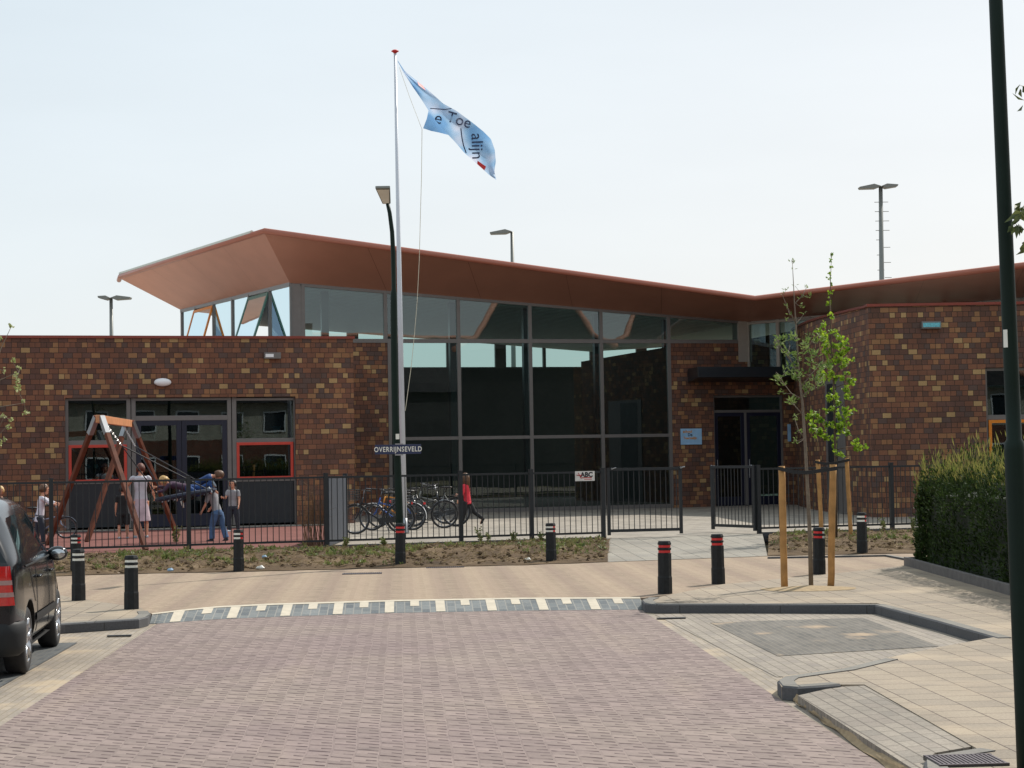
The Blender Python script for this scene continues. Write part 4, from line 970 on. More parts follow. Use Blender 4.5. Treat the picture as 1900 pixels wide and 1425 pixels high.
bollard(743, 970, 1050, 'r', 'red-banded bollard right in front of the green lamp post')
bollard(1023, 970, 1043, 'wr', 'bollard at the bed edge left of the gate')
bollard(1234, 1003, 1101, 'r', 'red-banded bollard at the corner of the parking bay')
bollard(1333, 990, 1083, 'r', 'red-banded bollard between the bay corner and the staked tree')
bollard(1520, 978, 1065, 'rw', 'bollard partly hidden behind the wooden tree stakes')
bollard(1600, 950, 1027, 'wr', 'bollard in the right bed near the hedge')
# ---- flag pole and flag
fp = G(750, 990, ZY); Yf = fp.y
t = empty('flagpole', fp, 'tall white flagpole with a red cap in the school yard', 'flagpole')
M_pole = mat('flagpole_white', L(200, 205, 214), .35, .1, .04, 3)
top = D(733, 97, Yf + .05); b = MB(); b.tube([fp, fp.lerp(top, .5), top], [.075, .055, .030], 16); b.build('pole', M_pole, t, smooth=True)
b = MB(); b.lathe(top, [(.03, -.03), (.05, 0), (.085, .015), (.088, .03), (.05, .055), (.01, .06)], 16); b.build('cap', M_br, t, smooth=True)
b = MB(); b.lathe(fp, [(.12, 0), (.12, .04), (.09, .1), (.08, .35)], 16); b.build('base_sleeve', M_steel, t, smooth=True)
M_rope = mat('rope', L(205, 200, 180), .8)
b = MB(); rp1 = [(783, 240), (782, 330), (780, 400), (778, 480), (774, 560), (769, 620), (763, 680), (757, 725), (752, 762)]
b.tube([D(x, y, Yf - .1) for x, y in rp1], .007, 5); b.tube([D(741, 125, Yf - .02), D(760, 180, Yf - .08), D(783, 240, Yf - .1)], .005, 5); b.build('halyard', M_rope, t)
# flag surface: hoist at the pole top, blown down to the right; upper and lower outline given along its length
upl = [(738, 112), (752, 133), (776, 152), (800, 172), (822, 192), (846, 205), (876, 227), (897, 244), (911, 258), (918, 278), (920, 300), (917, 318)]
lol = [(738, 114), (748, 133), (765, 160), (783, 186), (800, 213), (822, 240), (843, 262), (862, 284), (878, 298), (893, 311), (907, 324), (921, 334)]
def flagp(u, w, off=0.0):
    x = u * (len(upl) - 1); i = min(int(x), len(upl) - 2); f = x - i
    a = (upl[i][0] + (upl[i + 1][0] - upl[i][0]) * f, upl[i][1] + (upl[i + 1][1] - upl[i][1]) * f)
    c = (lol[i][0] + (lol[i + 1][0] - lol[i][0]) * f, lol[i][1] + (lol[i + 1][1] - lol[i][1]) * f)
    wv = .05 * math.sin(u * 9 + w * 2.0) * u + .06 * math.sin(w * 6 + u * 4) * (.3 + u) + .02 * math.sin(u * 19 - w * 8)
    return D(c[0] + (a[0] - c[0]) * w, c[1] + (a[1] - c[1]) * w, Yf - .05 + wv - .25 * u - off)
def flagmat():
    m, n, l, b = newmat('flag_cloth'); setp(b, .55, 0, .3)
    uvn = n.new('ShaderNodeTexCoord'); nz = n.new('ShaderNodeTexNoise'); nz.inputs['Scale'].default_value = 1.5; nz.inputs['Detail'].default_value = 2
    l.new(uvn.outputs['Object'], nz.inputs['Vector'])
    r = n.new('ShaderNodeValToRGB'); e = r.color_ramp.elements; e[0].position = .38; e[0].color = (*L(122, 170, 216), 1); e[1].position = .66; e[1].color = (*L(214, 222, 240), 1)
    k = e.new(.5); k.color = (*L(156, 194, 228), 1)
    l.new(nz.outputs['Fac'], r.inputs[0]); l.new(r.outputs[0], b.inputs['Base Color'])
    tr = n.new('ShaderNodeBsdfTranslucent'); l.new(r.outputs[0], tr.inputs[0]); mx = n.new('ShaderNodeMixShader'); mx.inputs[0].default_value = .45
    l.new(b.outputs[0], mx.inputs[1]); l.new(tr.outputs[0], mx.inputs[2]); l.new(mx.outputs[0], n['Material Output'].inputs[0])
    return m
M_flag = flagmat()
fl_ = empty('flag', D(738, 113, Yf), 'pale blue school flag blowing to the right at the top of the pole', 'flag')
b = MB(); NU, NW = 60, 16
b.add([flagp(i / NU, j / NW) for i in range(NU + 1) for j in range(NW + 1)], [(i * (NW + 1) + j, (i + 1) * (NW + 1) + j, (i + 1) * (NW + 1) + j + 1, i * (NW + 1) + j + 1) for i in range(NU) for j in range(NW)])
b.build('cloth', M_flag, fl_, smooth=True)
b = MB(); bk = [(796, 200), (792, 220), (785, 238), (800, 243), (815, 246), (834, 251), (815, 228)]
cpt = D(806, 228, Yf + .18); pts = [D(x, y, Yf + .1 + .05 * math.sin(i * 2)) for i, (x, y) in enumerate(bk)]
b.add([cpt] + pts, [(0, i, i + 1) for i in range(1, 7)] + [(0, 7, 1)]); b.build('folded_corner', M_flag, fl_, smooth=True)
def pix2flag(px, py, off=.012):              # photo pixel to a point on the cloth (nearest parameter)
    best = None
    for i in range(61):
        for j in range(17):
            q = FLG[i][j]; d = (q[0] - px) ** 2 + (q[1] - py) ** 2
            if best is None or d < best[0]: best = (d, i, j)
    return best[1] / 60, best[2] / 16
def proj(p):
    v = p - EYEP; z = v.dot(fwd); return W_PX / 2 + v.dot(camR) / z * F_PX, H_PX / 2 - v.dot(camU) / z * F_PX
def flagtext(txt, size, x0, y0, ang, m, name='writing', bold=.0, shear=0):
    ca, sa = math.cos(ang), math.sin(ang)
    def fn(tx, ty):
        px = x0 + tx * ca + ty * sa; py = y0 + tx * sa - ty * ca
        u, w = solve(px, py); return flagp(u, w, .02)
    return text_mb(txt, size, (1, 0, 0), (0, 0, 1), (0, 0, 0), fn=fn, align='LEFT', bold=bold, shear=shear).build(name, m, fl_)
def solve(px, py):
    u, w = (px - 738) / 183, .5
    u = min(max(u, 0), 1)
    for _ in range(14):
        p = proj(flagp(u, w)); e = (px - p[0], py - p[1]); h = 1e-3
        pu = proj(flagp(u + h, w)); pw_ = proj(flagp(u, w + h))
        a, b_, c, d = (pu[0] - p[0]) / h, (pw_[0] - p[0]) / h, (pu[1] - p[1]) / h, (pw_[1] - p[1]) / h
        det = a * d - b_ * c
        if abs(det) < 1e-6: break
        u += max(-.1, min(.1, (d * e[0] - b_ * e[1]) / det)); w += max(-.3, min(.3, (-c * e[0] + a * e[1]) / det))
        u = min(max(u, 0.0), .995); w = min(max(w, 0), 1)
    return u, w
M_navy = mat('flag_lettering', L(30, 44, 78), .7)
flagtext('e', 32, 806, 218, R(14), M_navy, bold=.012); flagtext('Toe', 29, 829, 216, R(17), M_navy, bold=.012)
flagtext('alijn', 31, 884, 247, R(88), M_navy, bold=.010)
def flagline(pts, wpx, m, name):
    b = MB(); 
    for a, c in zip(pts, pts[1:]):
        dx, dy = c[0] - a[0], c[1] - a[1]; q = math.hypot(dx, dy); nx, ny = -dy / q * wpx / 2, dx / q * wpx / 2
        b.add([flagp(*solve(x, y), .018) for x, y in ((a[0] - nx, a[1] - ny), (c[0] - nx, c[1] - ny), (c[0] + nx, c[1] + ny), (a[0] + nx, a[1] + ny))], [(0, 1, 2, 3)])
    return b.build(name, m, fl_)
flagline([(855, 238), (857, 255), (860, 270), (865, 284)], 2.0, M_navy, 'printed_line'); flagline([(798, 201), (812, 202), (826, 203), (838, 201)], 1.6, M_navy, 'printed_line')
b = MB(); b.poly([flagp(*solve(x, y), .016) for x, y in ((886, 298), (902, 309), (898, 317), (884, 306))]); b.build('red_mark', M_br, fl_)
b = MB(); b.poly([flagp(*solve(x, y), .016) for x, y in ((774, 151), (786, 160), (790, 168), (777, 158))]); b.build('red_mark', M_br, fl_)

# ---- lamp post with street name
lp_ = G(741.5, 1046, ZP + .03); Yp = lp_.y
t = empty('street_lamp', lp_, 'dark green street lamp with curved top beside the white flagpole', 'street lamp')
b = MB(); b.tube([lp_ - Vector((0, 0, .1)), D(741, 960, Yp), D(737.5, 860, Yp), D(733.5, 770, Yp), D(731.5, 660, Yp), D(730.5, 560, Yp), D(730.5, 545, Yp), D(730.8, 536, Yp), D(729.5, 470, Yp), D(727.5, 430, Yp), D(723, 395, Yp), D(719, 377, Yp)],
                 [.068, .064, .062, .060, .058, .056, .054, .038, .040, .037, .034, .032], 16); b.build('pole', M_green_pole, t, smooth=True)
hc = D(719, 378, Yp)
M_lens = mat('lamp_lens', L(222, 220, 214), .3, 0, .1); M_head = mat('lamp_head', L(120, 122, 118), .4, .3, .05)
b = MB()
def trap(b, p0, p1, w0, w1, up_, h0, h1):    # tapered body from p0 to p1
    x = Vector((1, 0, 0)); u = Vector(up_)
    b.hexa([p0 - x * w0, p1 - x * w1, p1 + x * w1, p0 + x * w0, p0 - x * w0 + u * h0, p1 - x * w1 + u * h1, p1 + x * w1 + u * h1, p0 + x * w0 + u * h0])
e0 = hc + Vector((-.02, .05, .0)); e1 = hc + Vector((-.05, -.42, .20))
trap(b, e0, e1, .07, .125, (0, .25, .97), .07, .05); b.build('lamp_head', M_head, t, auto=.012)
b = MB(); trap(b, e0 + Vector((0, -.06, -.005)), e1 + Vector((0, .03, -.012)), .05, .105, (0, .25, .97), .004, .004); b.build('lens', M_lens, t)
b = MB(); b.box((lp_.x - .03, lp_.y - .082, 0), (lp_.x + .03, lp_.y - .078, .09), Matrix.Translation((0, 0, D(741, 815, Yp).z))); b.build('number_sticker', M_bw, t)
ss = empty('street_name_sign', D(740, 834, Yp - .1), 'narrow blue street name sign reading OVERRIJNSEVELD on the lamp post', 'sign')
FS = Fr(D(740, 834, Yp - .1), R(3)); FS.o = Vector((D(740, 834, Yp - .1).x, Yp - .1, 0))
M_nb = mat('navy_enamel', L(30, 42, 78), .35, 0, .04)
b = MB(); FS.pbox(b, 695.5, 825.5, 781.5, 842, 0, .012); b.build('plate', M_nb, ss, auto=.003)
s_, z_ = FS.hit(738.5, 834, .014)
text_mb('OVERRIJNSEVELD', .118, FS.e * .80, (0, 0, 1.0), FS.P(s_, .014, z_), .001, 'CENTER', spacing=1.12, bold=.0015).build('writing', M_bw, ss)
b = MB(); FS.pbox(b, 733, 823, 748, 826, -.02, .01); FS.pbox(b, 733, 842, 748, 845, -.02, .01); b.build('bracket', M_steel, ss)
# ---- near dark post at the right edge
np_ = G(1908, 1447, ZP + .004); Yn = np_.y
t = empty('lamp_post', np_, 'thick dark green lamp post at the right edge of the street, rising out of view', 'lamp post')
top = D(1840, -260, Yn)
def axp(y): return D(1847.6 + y * .0420, y, Yn)
b = MB(); b.tube([np_ + Vector((0, 0, -.1)), axp(1300), axp(835), axp(822), axp(815), axp(700), axp(100), axp(-600)], [.057, .057, .056, .054, .0415, .041, .038, .034], 24); b.build('pole', M_green_pole, t, smooth=True)
b = MB(); c = axp(628); b.box((-.013, -.0425, -.05), (.013, -.040, .047), Matrix.Translation(c) @ Matrix.Rotation(R(-50), 4, 'Z')); b.build('number_sticker', M_bw, t)
b = MB(); b.tube([axp(-600), axp(-700) + Vector((0, -.3, 0)), axp(-740) + Vector((0, -.8, 0))], .03, 12); b.box((-.12, -1.4, -.05), (.12, -.7, .08), Matrix.Translation(axp(-740))); b.build('lamp_head', M_head, t)
# ---- distant masts
def mast(px, ytop, heads, label, Y=95, pegs=False, wpole=.11):
    base = D(px + (900 - ytop) * .012, 900, Y); base.z = ZY; t = empty('light_mast', base, label, 'lamp mast', 'light masts behind the school')
    tp = D(px, ytop, Y); b = MB(); b.tube([base, base.lerp(tp, .5), tp], [wpole * 1.4, wpole * 1.15, wpole * .8], 10); b.build('pole', M_head, t, smooth=True)
    for sgn, w, dy in heads:
        b = MB(); x0 = .10 * sgn; k = w * sgn
        prof = [(x0 - (x0), 0.0), (x0 + k * .25, .12), (x0 + k, .02 + dy), (x0 + k * .95, -.08 + dy), (x0 + k * .2, -.12)]
        q = [tp + Vector((x, -.28, z)) for x, z in prof] + [tp + Vector((x, .28, z)) for x, z in prof]
        b.add(q, [(0, 1, 2, 3, 4), (9, 8, 7, 6, 5)] + [(i, 5 + i, 5 + (i + 1) % 5, (i + 1) % 5) for i in range(5)]); b.build('lamp_head', M_head, t, auto=.02)
    if pegs:
        b = MB(); ax = (tp - base).normalized()
        y = 375; k = 0
        while y < 560:
            c = D(px + (y - ytop) * .045, y, Y)
            k += 1; lft = .36 if (k < 5 or k % 2) else 0; rgt = .36 if (k < 5 or k % 2 == 0) else 0; b.tube([c - Vector((lft, 0, 0)), c + Vector((rgt, 0, 0))], .018, 5); y += 17.5 if k < 5 else 14
        b.build('climbing_pegs', M_head, t)
    return t
mast(206, 553, ((-1, .55, .08), (1, .95, .0)), 'small double light mast behind the left brick wall', 95)
mast(950, 430, ((-1, 1.1, -.05),), 'single lamp mast rising above the terracotta roof near the middle', 98)
mast(1634, 346, ((-1, 1.05, -.05), (1, .78, .05)), 'tall double light mast with climbing pegs behind the right roof', 95, True, .13)
# ---- litter and gully covers
def grate(x0, y0, x1, y1, z, label, n=14):
    A, B_, C_, D_ = G(x0, y1, z), G(x1, y1, z), G(x1, y0, z), G(x0, y0, z)
    t = empty('drain_grate', A.lerp(C_, .5), label, 'drain grate', 'drain grates in the paving'); M_iron = M_black
    return t, A, B_, C_, D_
def gully(cx, cy, w, d, z, ang, label, n=16):
    c = G(cx, cy, z); t = empty('drain_grate', c, label, 'drain cover', 'drain grates in the paving')
    M = Matrix.Translation(c) @ Matrix.Rotation(ang, 4, 'Z')
    b = MB(); b.box((-w / 2, -d / 2, -.02), (w / 2, d / 2, .003), M); b.build('pit', M_black, t)
    b = MB(); 
    for k in range(n): x = -w / 2 + w * (k + .5) / n; b.box((x - w / n * .28, -d / 2 + .021, .0035), (x + w / n * .28, d / 2 - .021, .008), M)
    for a_, c_ in ((-d / 2, -d / 2 + .02), (d / 2 - .02, d / 2)): b.box((-w / 2, a_, .0035), (w / 2, c_, .009), M)
    b.build('bars', mat('cast_iron', L(92, 84, 88), .5, .6, .2, 20), t)
gully(1792, 1411, .40, .34, ZP + .012, UA, 'iron gully grate beside the kerb nose at the lower right corner')
gully(672, 1064.5, .62, .30, ZP, UA, 'iron grate in the yellow paving below the lamp post, left one', 18)
gully(826, 1053, .62, .16, ZP, UA, 'iron grate at the bed edge right of the lamp post', 18)
def bowed(cx, cy, w, label):
    c = G(cx, cy, .008); t = MB(); t.box((-w / 2, -.05, 0), (w / 2, .02, .012), Matrix.Translation(c) @ Matrix.Rotation(UA, 4, 'Z')); t.box((-w / 2, -.06, .0), (w / 2, -.0505, .004), Matrix.Translation(c) @ Matrix.Rotation(UA, 4, 'Z'))
    return tag(t.build('gutter_slot', M_black, None), label, 'gutter slot', 'dark gutter slots beside the carriageway')
bowed(222, 1180, .26, 'dark gutter slot near the left kerb corner'); bowed(1245, 1147.5, .33, 'dark gutter slot near the right kerb corner')
def litter(px, py, z, r, m, label, seed):
    q = random.Random(seed); c = G(px, py, z); b = MB(); b.ball((0, 0, 0), r, 8, 6)
    b.v = [c + Vector((v.x * (1 + .5 * noise.noise(v * 30 + Vector((seed, 0, 0)))) * 1.4, v.y, (v.z + r) * .8 * (1 + .4 * noise.noise(v * 40)))) for v in b.v]
    return tag(b.build('litter', m, None), label, 'litter', 'litter on the planting bed')
M_lb = mat('litter_blue', L(150, 178, 204), .5)
litter(316, 1061, ZP + .01, .038, M_lb, 'crumpled blue litter at the left edge of the soil', 1)
litter(483, 1057.5, ZP + .01, .045, M_bw, 'white crumpled litter at the soil edge right of a bollard', 2)
litter(491, 1036, ZP + .09, .035, M_lb, 'crumpled wrapper up in the weeds right of a bollard', 3)
litter(979, 1042, ZP + .02, .04, M_bw, 'small pale litter at the soil edge left of the bollard by the gate', 4)

# ---- swing set
M_wood = mat('swing_leg_wood', L(96, 54, 38), .7, 0, .3, 5, spec=.25); M_wood2 = mat('swing_beam_wood', L(196, 134, 92), .55, 0, .15, 6)
a1, a1b = G(88, 1012, ZY), G(271, 1021, ZY); a2, a2b = G(161, 1006, ZY), G(328, 992, ZY)
ap1 = D(184, 772, (a1.y + a1b.y) / 2); ap2 = D(240, 781, (a2.y + a2b.y) / 2)
sw = empty('swing_set', ap1.lerp(ap2, .5) * 1.0, 'wooden A-frame swing set with chains in the playground', 'swing')
sw.location.z = ZY; 
def leg(p, q, name='leg'):
    b = MB(); d = (q - p).normalized(); x = d.cross(Vector((0, 0, 1))).normalized() * .048; y = d.cross(x).normalized() * .046
    b.hexa([p - x - y, p + x - y, p + x + y, p - x + y, q - x - y, q + x - y, q + x + y, q - x + y]); return b.build(name, M_wood, sw, auto=.008)
for p, q in ((a1, ap1), (a1b, ap1), (a2, ap2), (a2b, ap2)):
    off = (p - q); off.z = 0; off = off.normalized() * .09
    leg(p, q + off)
    b = MB(); d = (p - (q + off)).normalized(); x = d.cross(Vector((0, 0, 1))).normalized() * .053; y = d.cross(x).normalized() * .051
    u = q + off + d * .02; v = u + d * .42
    b.hexa([u - x - y, u + x - y, u + x + y, u - x + y, v - x - y, v + x - y, v + x + y, v - x + y]); b.build('bracket', M_steel, sw)
b = MB(); dd = (ap2 - ap1); dd.z = 0; dd.normalize(); xx = Vector((dd.y, -dd.x, 0)) * .055
e0 = ap1 - dd * .12 + Vector((0, 0, .02)); e1 = ap2 + dd * .12 + Vector((0, 0, .02)); zz = Vector((0, 0, .16))
b.hexa([e0 - xx - zz, e1 - xx - zz, e1 + xx - zz, e0 + xx - zz, e0 - xx, e1 - xx, e1 + xx, e0 + xx]); b.build('beam', M_wood2, sw, auto=.008)
nest = D(345, 918, ap1.lerp(ap2, .5).y - .2)
chm = mat('chain', L(200, 200, 200), .3, .8, .1, 30); rpm = mat('dark_rope', L(40, 42, 46), .7)
for f_, tx in ((.22, (-.55, -.35)), (.80, (-.55, .35))):
    p = ap1.lerp(ap2, f_) - Vector((0, 0, .15)); q = nest + Vector((tx[0], tx[1], .02)); mid = p.lerp(q, .3)
    b = MB(); n = 13
    for k in range(n):
        c = p.lerp(mid, (k + .5) / n); d = (mid - p).normalized(); s_ = d.cross(Vector((0, 1, 0) if k % 2 else (0, 0, 1))).normalized()
        b.tube([c - d * .028, c + s_ * .014, c + d * .028, c - s_ * .014], .007, 5, closed=True)
    b.build('chain', chm, sw)
    b = MB(); b.tube([mid, q], .013, 6); b.tube([mid, nest + Vector((.5, tx[1] * .9, .12))], .013, 6); b.build('rope', rpm, sw)
b = MB(); ring = [nest + Vector((.62 * math.cos(k * math.pi / 12), .5 * math.sin(k * math.pi / 12), .10 * math.cos(k * math.pi / 12))) for k in range(24)]
b.tube(ring, .05, 8, closed=True)
for k in range(-4, 5): x = k * .13; w = math.sqrt(max(0, 1 - (x / .62) ** 2)) * .5; b.tube([nest + Vector((x, -w, .1 * x / .62)), nest + Vector((x, 0, .1 * x / .62 - .08)), nest + Vector((x, w, .1 * x / .62))], .012, 5)
for k in range(-3, 4): y = k * .13; w = math.sqrt(max(0, 1 - (y / .5) ** 2)) * .62; b.tube([nest + Vector((-w, y, -.1 * w / .62)), nest + Vector((0, y, -.06)), nest + Vector((w, y, .1 * w / .62))], .012, 5)
b.build('nest_seat', mat('nest_rope', L(36, 44, 62), .8), sw)
# ---- dark board screen dividing the yard behind the fence
q0 = FF.P(sx(611), -.12, 0); q1 = D(641, 950, q0.y + 2.6)
b = MB(); F = Fr(Vector((q0.x, q0.y, 0)), math.atan2(q1.y - q0.y, q1.x - q0.x)); Ls = math.hypot(q1.x - q0.x, q1.y - q0.y)
t = empty('board_screen', q0 + Vector((0, 0, ZY)), 'dark grey board screen standing behind the fence left of the bicycles', 'screen')
n = 14
for k in range(n): F.box(b, Ls * k / n + .003, Ls * (k + 1) / n - .003, ZY + .02, FZT - .02, -.02, .02)
F.box(b, 0, Ls, FZT - .2, FZT - .12, -.045, -.021); F.box(b, 0, Ls, ZY + .2, ZY + .28, -.045, -.021)
b.build('boards', mat('screen_board', L(62, 68, 78), .6, 0, .1), t)
b = MB(); F.box(b, Ls, Ls + .08, ZY, FZT + .03, -.05, .04); b.build('post', M_fence, t)

# ================================================================== VEGETATION
def leafmat(name, c1, c2, trans=.35, rough=.5):
    m, n, l, b = newmat(name); setp(b, rough, 0, .35)
    tc = n.new('ShaderNodeTexCoord'); nz = n.new('ShaderNodeTexNoise'); nz.inputs['Scale'].default_value = 9; nz.inputs['Detail'].default_value = 3
    l.new(tc.outputs['Object'], nz.inputs['Vector'])
    r = n.new('ShaderNodeValToRGB'); e = r.color_ramp.elements; e[0].position = .35; e[0].color = (*c1, 1); e[1].position = .65; e[1].color = (*c2, 1)
    l.new(nz.outputs['Fac'], r.inputs[0]); l.new(r.outputs[0], b.inputs['Base Color'])
    tr = n.new('ShaderNodeBsdfTranslucent'); l.new(r.outputs[0], tr.inputs[0]); mx = n.new('ShaderNodeMixShader'); mx.inputs[0].default_value = trans
    l.new(b.outputs[0], mx.inputs[1]); l.new(tr.outputs[0], mx.inputs[2]); l.new(mx.outputs[0], n['Material Output'].inputs[0])
    return m
M_lfA = leafmat('grey_green_leaf', L(84, 110, 50), L(134, 152, 88), .38, .65); M_lfB = leafmat('yellow_green_leaf', L(84, 122, 30), L(158, 184, 56), .48)
M_lfC = leafmat('pale_bud_leaf', L(140, 150, 90), L(176, 180, 130)); M_lfD = leafmat('dark_leaf', L(60, 74, 40), L(96, 104, 60))
M_weed2 = leafmat('olive_weed', L(96, 92, 58), L(128, 122, 84)); M_weed = leafmat('weed_leaf', L(82, 98, 48), L(132, 138, 84)); M_dry = mat('dry_stalk', L(140, 120, 84), .9)
M_bark = mat('grey_bark', L(112, 100, 86), .85, 0, .25, 14, bump=.4); M_barkB = mat('brown_bark', L(84, 70, 56), .85, 0, .25, 14, bump=.4)
M_stake = mat('stake_wood', L(172, 130, 82), .8, 0, .22, 7, bump=.3, spec=.2); M_strap = mat('black_strap', L(32, 32, 34), .7)
def leaf(b, c, d, w, ln, up_=None):
    """pointed leaf folded along its middle"""
    d = d.normalized(); s = d.cross(up_ if up_ is not None else Vector((rq.uniform(-1, 1), rq.uniform(-1, 1), rq.uniform(-.3, 1))))
    if s.length < 1e-4: s = Vector((1, 0, 0))
    s.normalize(); n = s.cross(d) * w * .35
    b.add([c, c + d * ln * .45 + s * w + n, c + d * ln - n * .8, c + d * ln * .45 - s * w + n, c + d * ln * .45], [(0, 1, 4), (1, 2, 4), (2, 3, 4), (3, 0, 4)])
rq = random.Random(5)
rdir = lambda: Vector((rq.gauss(0, 1), rq.gauss(0, 1), rq.gauss(0, 1))).normalized()
def tree(name, label, Y, trunk, radii, branches, clusters, lf, bark, kind, z0):
    base = D(*trunk[0], Y); t = empty(name, base, label, 'tree')
    P3 = [D(x, y, Y) for x, y in trunk]; P3[0].z = z0 - .08
    b = MB(); b.tube(P3, radii, 8)
    for br in branches:
        dy = rq.uniform(-.25, .25); k = len(br)
        pts = [D(x, y, Y + dy * i / max(1, k - 1)) for i, (x, y) in enumerate(br)]
        b.tube(pts, [max(.0028, .009 * (1 - i / k)) for i in range(k)], 5)
    b.build('trunk', bark, t, smooth=True)
    b = MB()
    for cx, cy, n, size in clusters:
        dy = rq.uniform(-.28, .28); c = D(cx, cy, Y + dy)
        # nearest trunk or branch point joined by a twig
        bx = min(((q, (q[0] - cx) ** 2 + (q[1] - cy) ** 2) for q in [p for br in branches for p in br] + trunk), key=lambda e: e[1])[0]
        b.cur = 1; b.tube([D(bx[0], bx[1], Y), D((bx[0] + cx) / 2, (bx[1] + cy) / 2 + 1.5, Y + dy * .5), c], [.004, .003, .002], 4); b.cur = 0
        for _ in range(n):
            d = rdir()
            if kind == 'narrow': d.z = abs(d.z) * .9 + .1; p = c + rdir() * size * .5; leaf(b, p, d, size * .16 * rq.uniform(.7, 1.3), size * rq.uniform(.7, 1.35))
            else: d.z -= .25; p = c + rdir() * size * rq.uniform(.1, .75); leaf(b, p, d, size * .42 * rq.uniform(.7, 1.2), size * rq.uniform(.6, 1.0))
    b.build('crown', [lf, bark], t)
    return t
YA = G(1505, 1090, ZP).y
brA = [[(1487, 740), (1468, 730), (1448, 703), (1440, 690)], [(1490, 770), (1474, 752), (1462, 742)], [(1482, 690), (1462, 662), (1437, 628)], [(1480, 662), (1500, 642), (1520, 618)],
       [(1477, 600), (1462, 572), (1452, 548)], [(1476, 562), (1490, 547), (1498, 530)], [(1485, 720), (1505, 695), (1528, 668)], [(1487, 735), (1512, 718), (1524, 700)],
       [(1493, 812), (1482, 800), (1474, 775)], [(1483, 700), (1472, 680), (1462, 655), (1466, 640)]]
clA = [(1470, 486, 7, .055), (1471, 500, 4, .04), (1458, 538, 6, .05), (1452, 547, 5, .05), (1497, 535, 5, .05), (1500, 552, 7, .06), (1487, 553, 5, .05), (1475, 530, 4, .04), (1462, 571, 6, .06), (1486, 568, 7, .06),
       (1466, 585, 6, .05), (1492, 582, 5, .05), (1460, 595, 5, .05)]
for cx_, cy_, rr_ in ((1455, 640, 13), (1470, 655, 14), (1498, 642, 15), (1515, 630, 9), (1508, 668, 13), (1525, 678, 10), (1482, 690, 15), (1462, 692, 9), (1500, 706, 12), (1490, 725, 9), (1478, 628, 8), (1446, 705, 9), (1518, 712, 9), (1470, 742, 8)):
    for _ in range(max(2, int(rr_ * .30))):
        a = rq.uniform(0, 6.28); r_ = math.sqrt(rq.random()) * rr_ * 1.15; clA.append((cx_ + r_ * math.cos(a), cy_ + r_ * .9 * math.sin(a), rq.randint(7, 13), rq.uniform(.07, .10)))
clA += [(1440, 630, 7, .06), (1437, 640, 5, .05), (1447, 700, 8, .07), (1455, 712, 6, .06), (1450, 728, 8, .06), (1462, 745, 6, .06), (1495, 735, 5, .05), (1474, 776, 9, .07), (1482, 803, 8, .06), (1476, 818, 7, .06), (1481, 822, 5, .05), (1505, 722, 7, .06), (1520, 703, 8, .06)]
tA = tree('young_tree', 'thin young tree with sparse grey green leaves, tied to the nearer stake pair', YA, [(1505, 1092), (1503, 1000), (1498, 900), (1493, 810), (1488, 740), (1482, 690), (1478, 620), (1474, 560), (1470, 482)],
          [.032, .028, .022, .019, .016, .013, .010, .007, .003], brA, clA, M_lfA, M_bark, 'narrow', ZP)
YB = G(1551, 1000, ZY - .02).y
brB = [[(1548, 700), (1562, 680), (1572, 655)], [(1548, 720), (1568, 712), (1578, 700)], [(1545, 660), (1526, 640), (1513, 628)], [(1549, 790), (1530, 780), (1510, 772)], [(1550, 815), (1530, 812), (1515, 800)],
       [(1550, 800), (1566, 790), (1572, 775)], [(1551, 835), (1572, 830), (1592, 824)], [(1550, 760), (1564, 750), (1574, 735)], [(1545, 690), (1530, 680), (1522, 690)], [(1551, 850), (1558, 846)]]
clB = [(x, y, 12, .085) for x, y in ((1543, 472), (1541, 484), (1542, 495), (1540, 507), (1538, 517), (1543, 526), (1541, 545), (1539, 563), (1543, 585))]
clB = [(a, b_, 9, .055) for a, b_, _, _ in clB[:6]] + clB[6:]
for x, y in ((1530, 603), (1520, 615), (1513, 630), (1526, 625), (1540, 615), (1555, 625), (1563, 638), (1570, 652), (1545, 640), (1535, 655), (1558, 655), (1548, 668), (1533, 650), (1563, 665), (1572, 668), (1537, 678), (1545, 690), (1562, 678), (1572, 690),
             (1576, 702), (1565, 700), (1550, 705), (1577, 713), (1570, 725), (1574, 738), (1545, 722), (1552, 735), (1540, 740), (1556, 748), (1545, 757), (1525, 695), (1505, 775), (1514, 768), (1522, 778), (1508, 790), (1514, 802), (1524, 805), (1530, 790), (1533, 812),
             (1553, 772), (1563, 768), (1568, 780), (1558, 790), (1546, 788), (1562, 803), (1575, 800), (1545, 812), (1550, 826), (1590, 824), (1594, 829), (1558, 846), (1570, 762), (1536, 700), (1528, 640), (1552, 645)):
    clB.append((x + rq.uniform(-3, 3), y + rq.uniform(-3, 3), rq.randint(10, 20), rq.uniform(.08, .115)))
    if rq.random() < .55: clB.append((x + rq.uniform(-12, 12), y + rq.uniform(-9, 9), rq.randint(4, 9), .09))
tB = tree('young_tree', 'thin young tree with bright yellow green leaf clumps, behind the grey green one', YB, [(1551, 1002), (1551, 900), (1550, 840), (1548, 750), (1546, 690), (1542, 640), (1540, 560), (1541, 520), (1543, 468)],
          [.034, .030, .026, .022, .018, .014, .010, .007, .003], brB, clB, M_lfB, M_barkB, 'round', ZY)
YL = 22.0
clL = [(x, y, 9, .045) for x, y in ((20, 604), (1, 627), (23, 669), (36, 683), (29, 695), (31, 707), (36, 716), (33, 722), (7, 688), (44, 744), (48, 763), (6, 771), (21, 778), (15, 792), (8, 815), (3, 820), (-8, 700), (-14, 730), (-20, 660), (-15, 780), (-30, 720))]
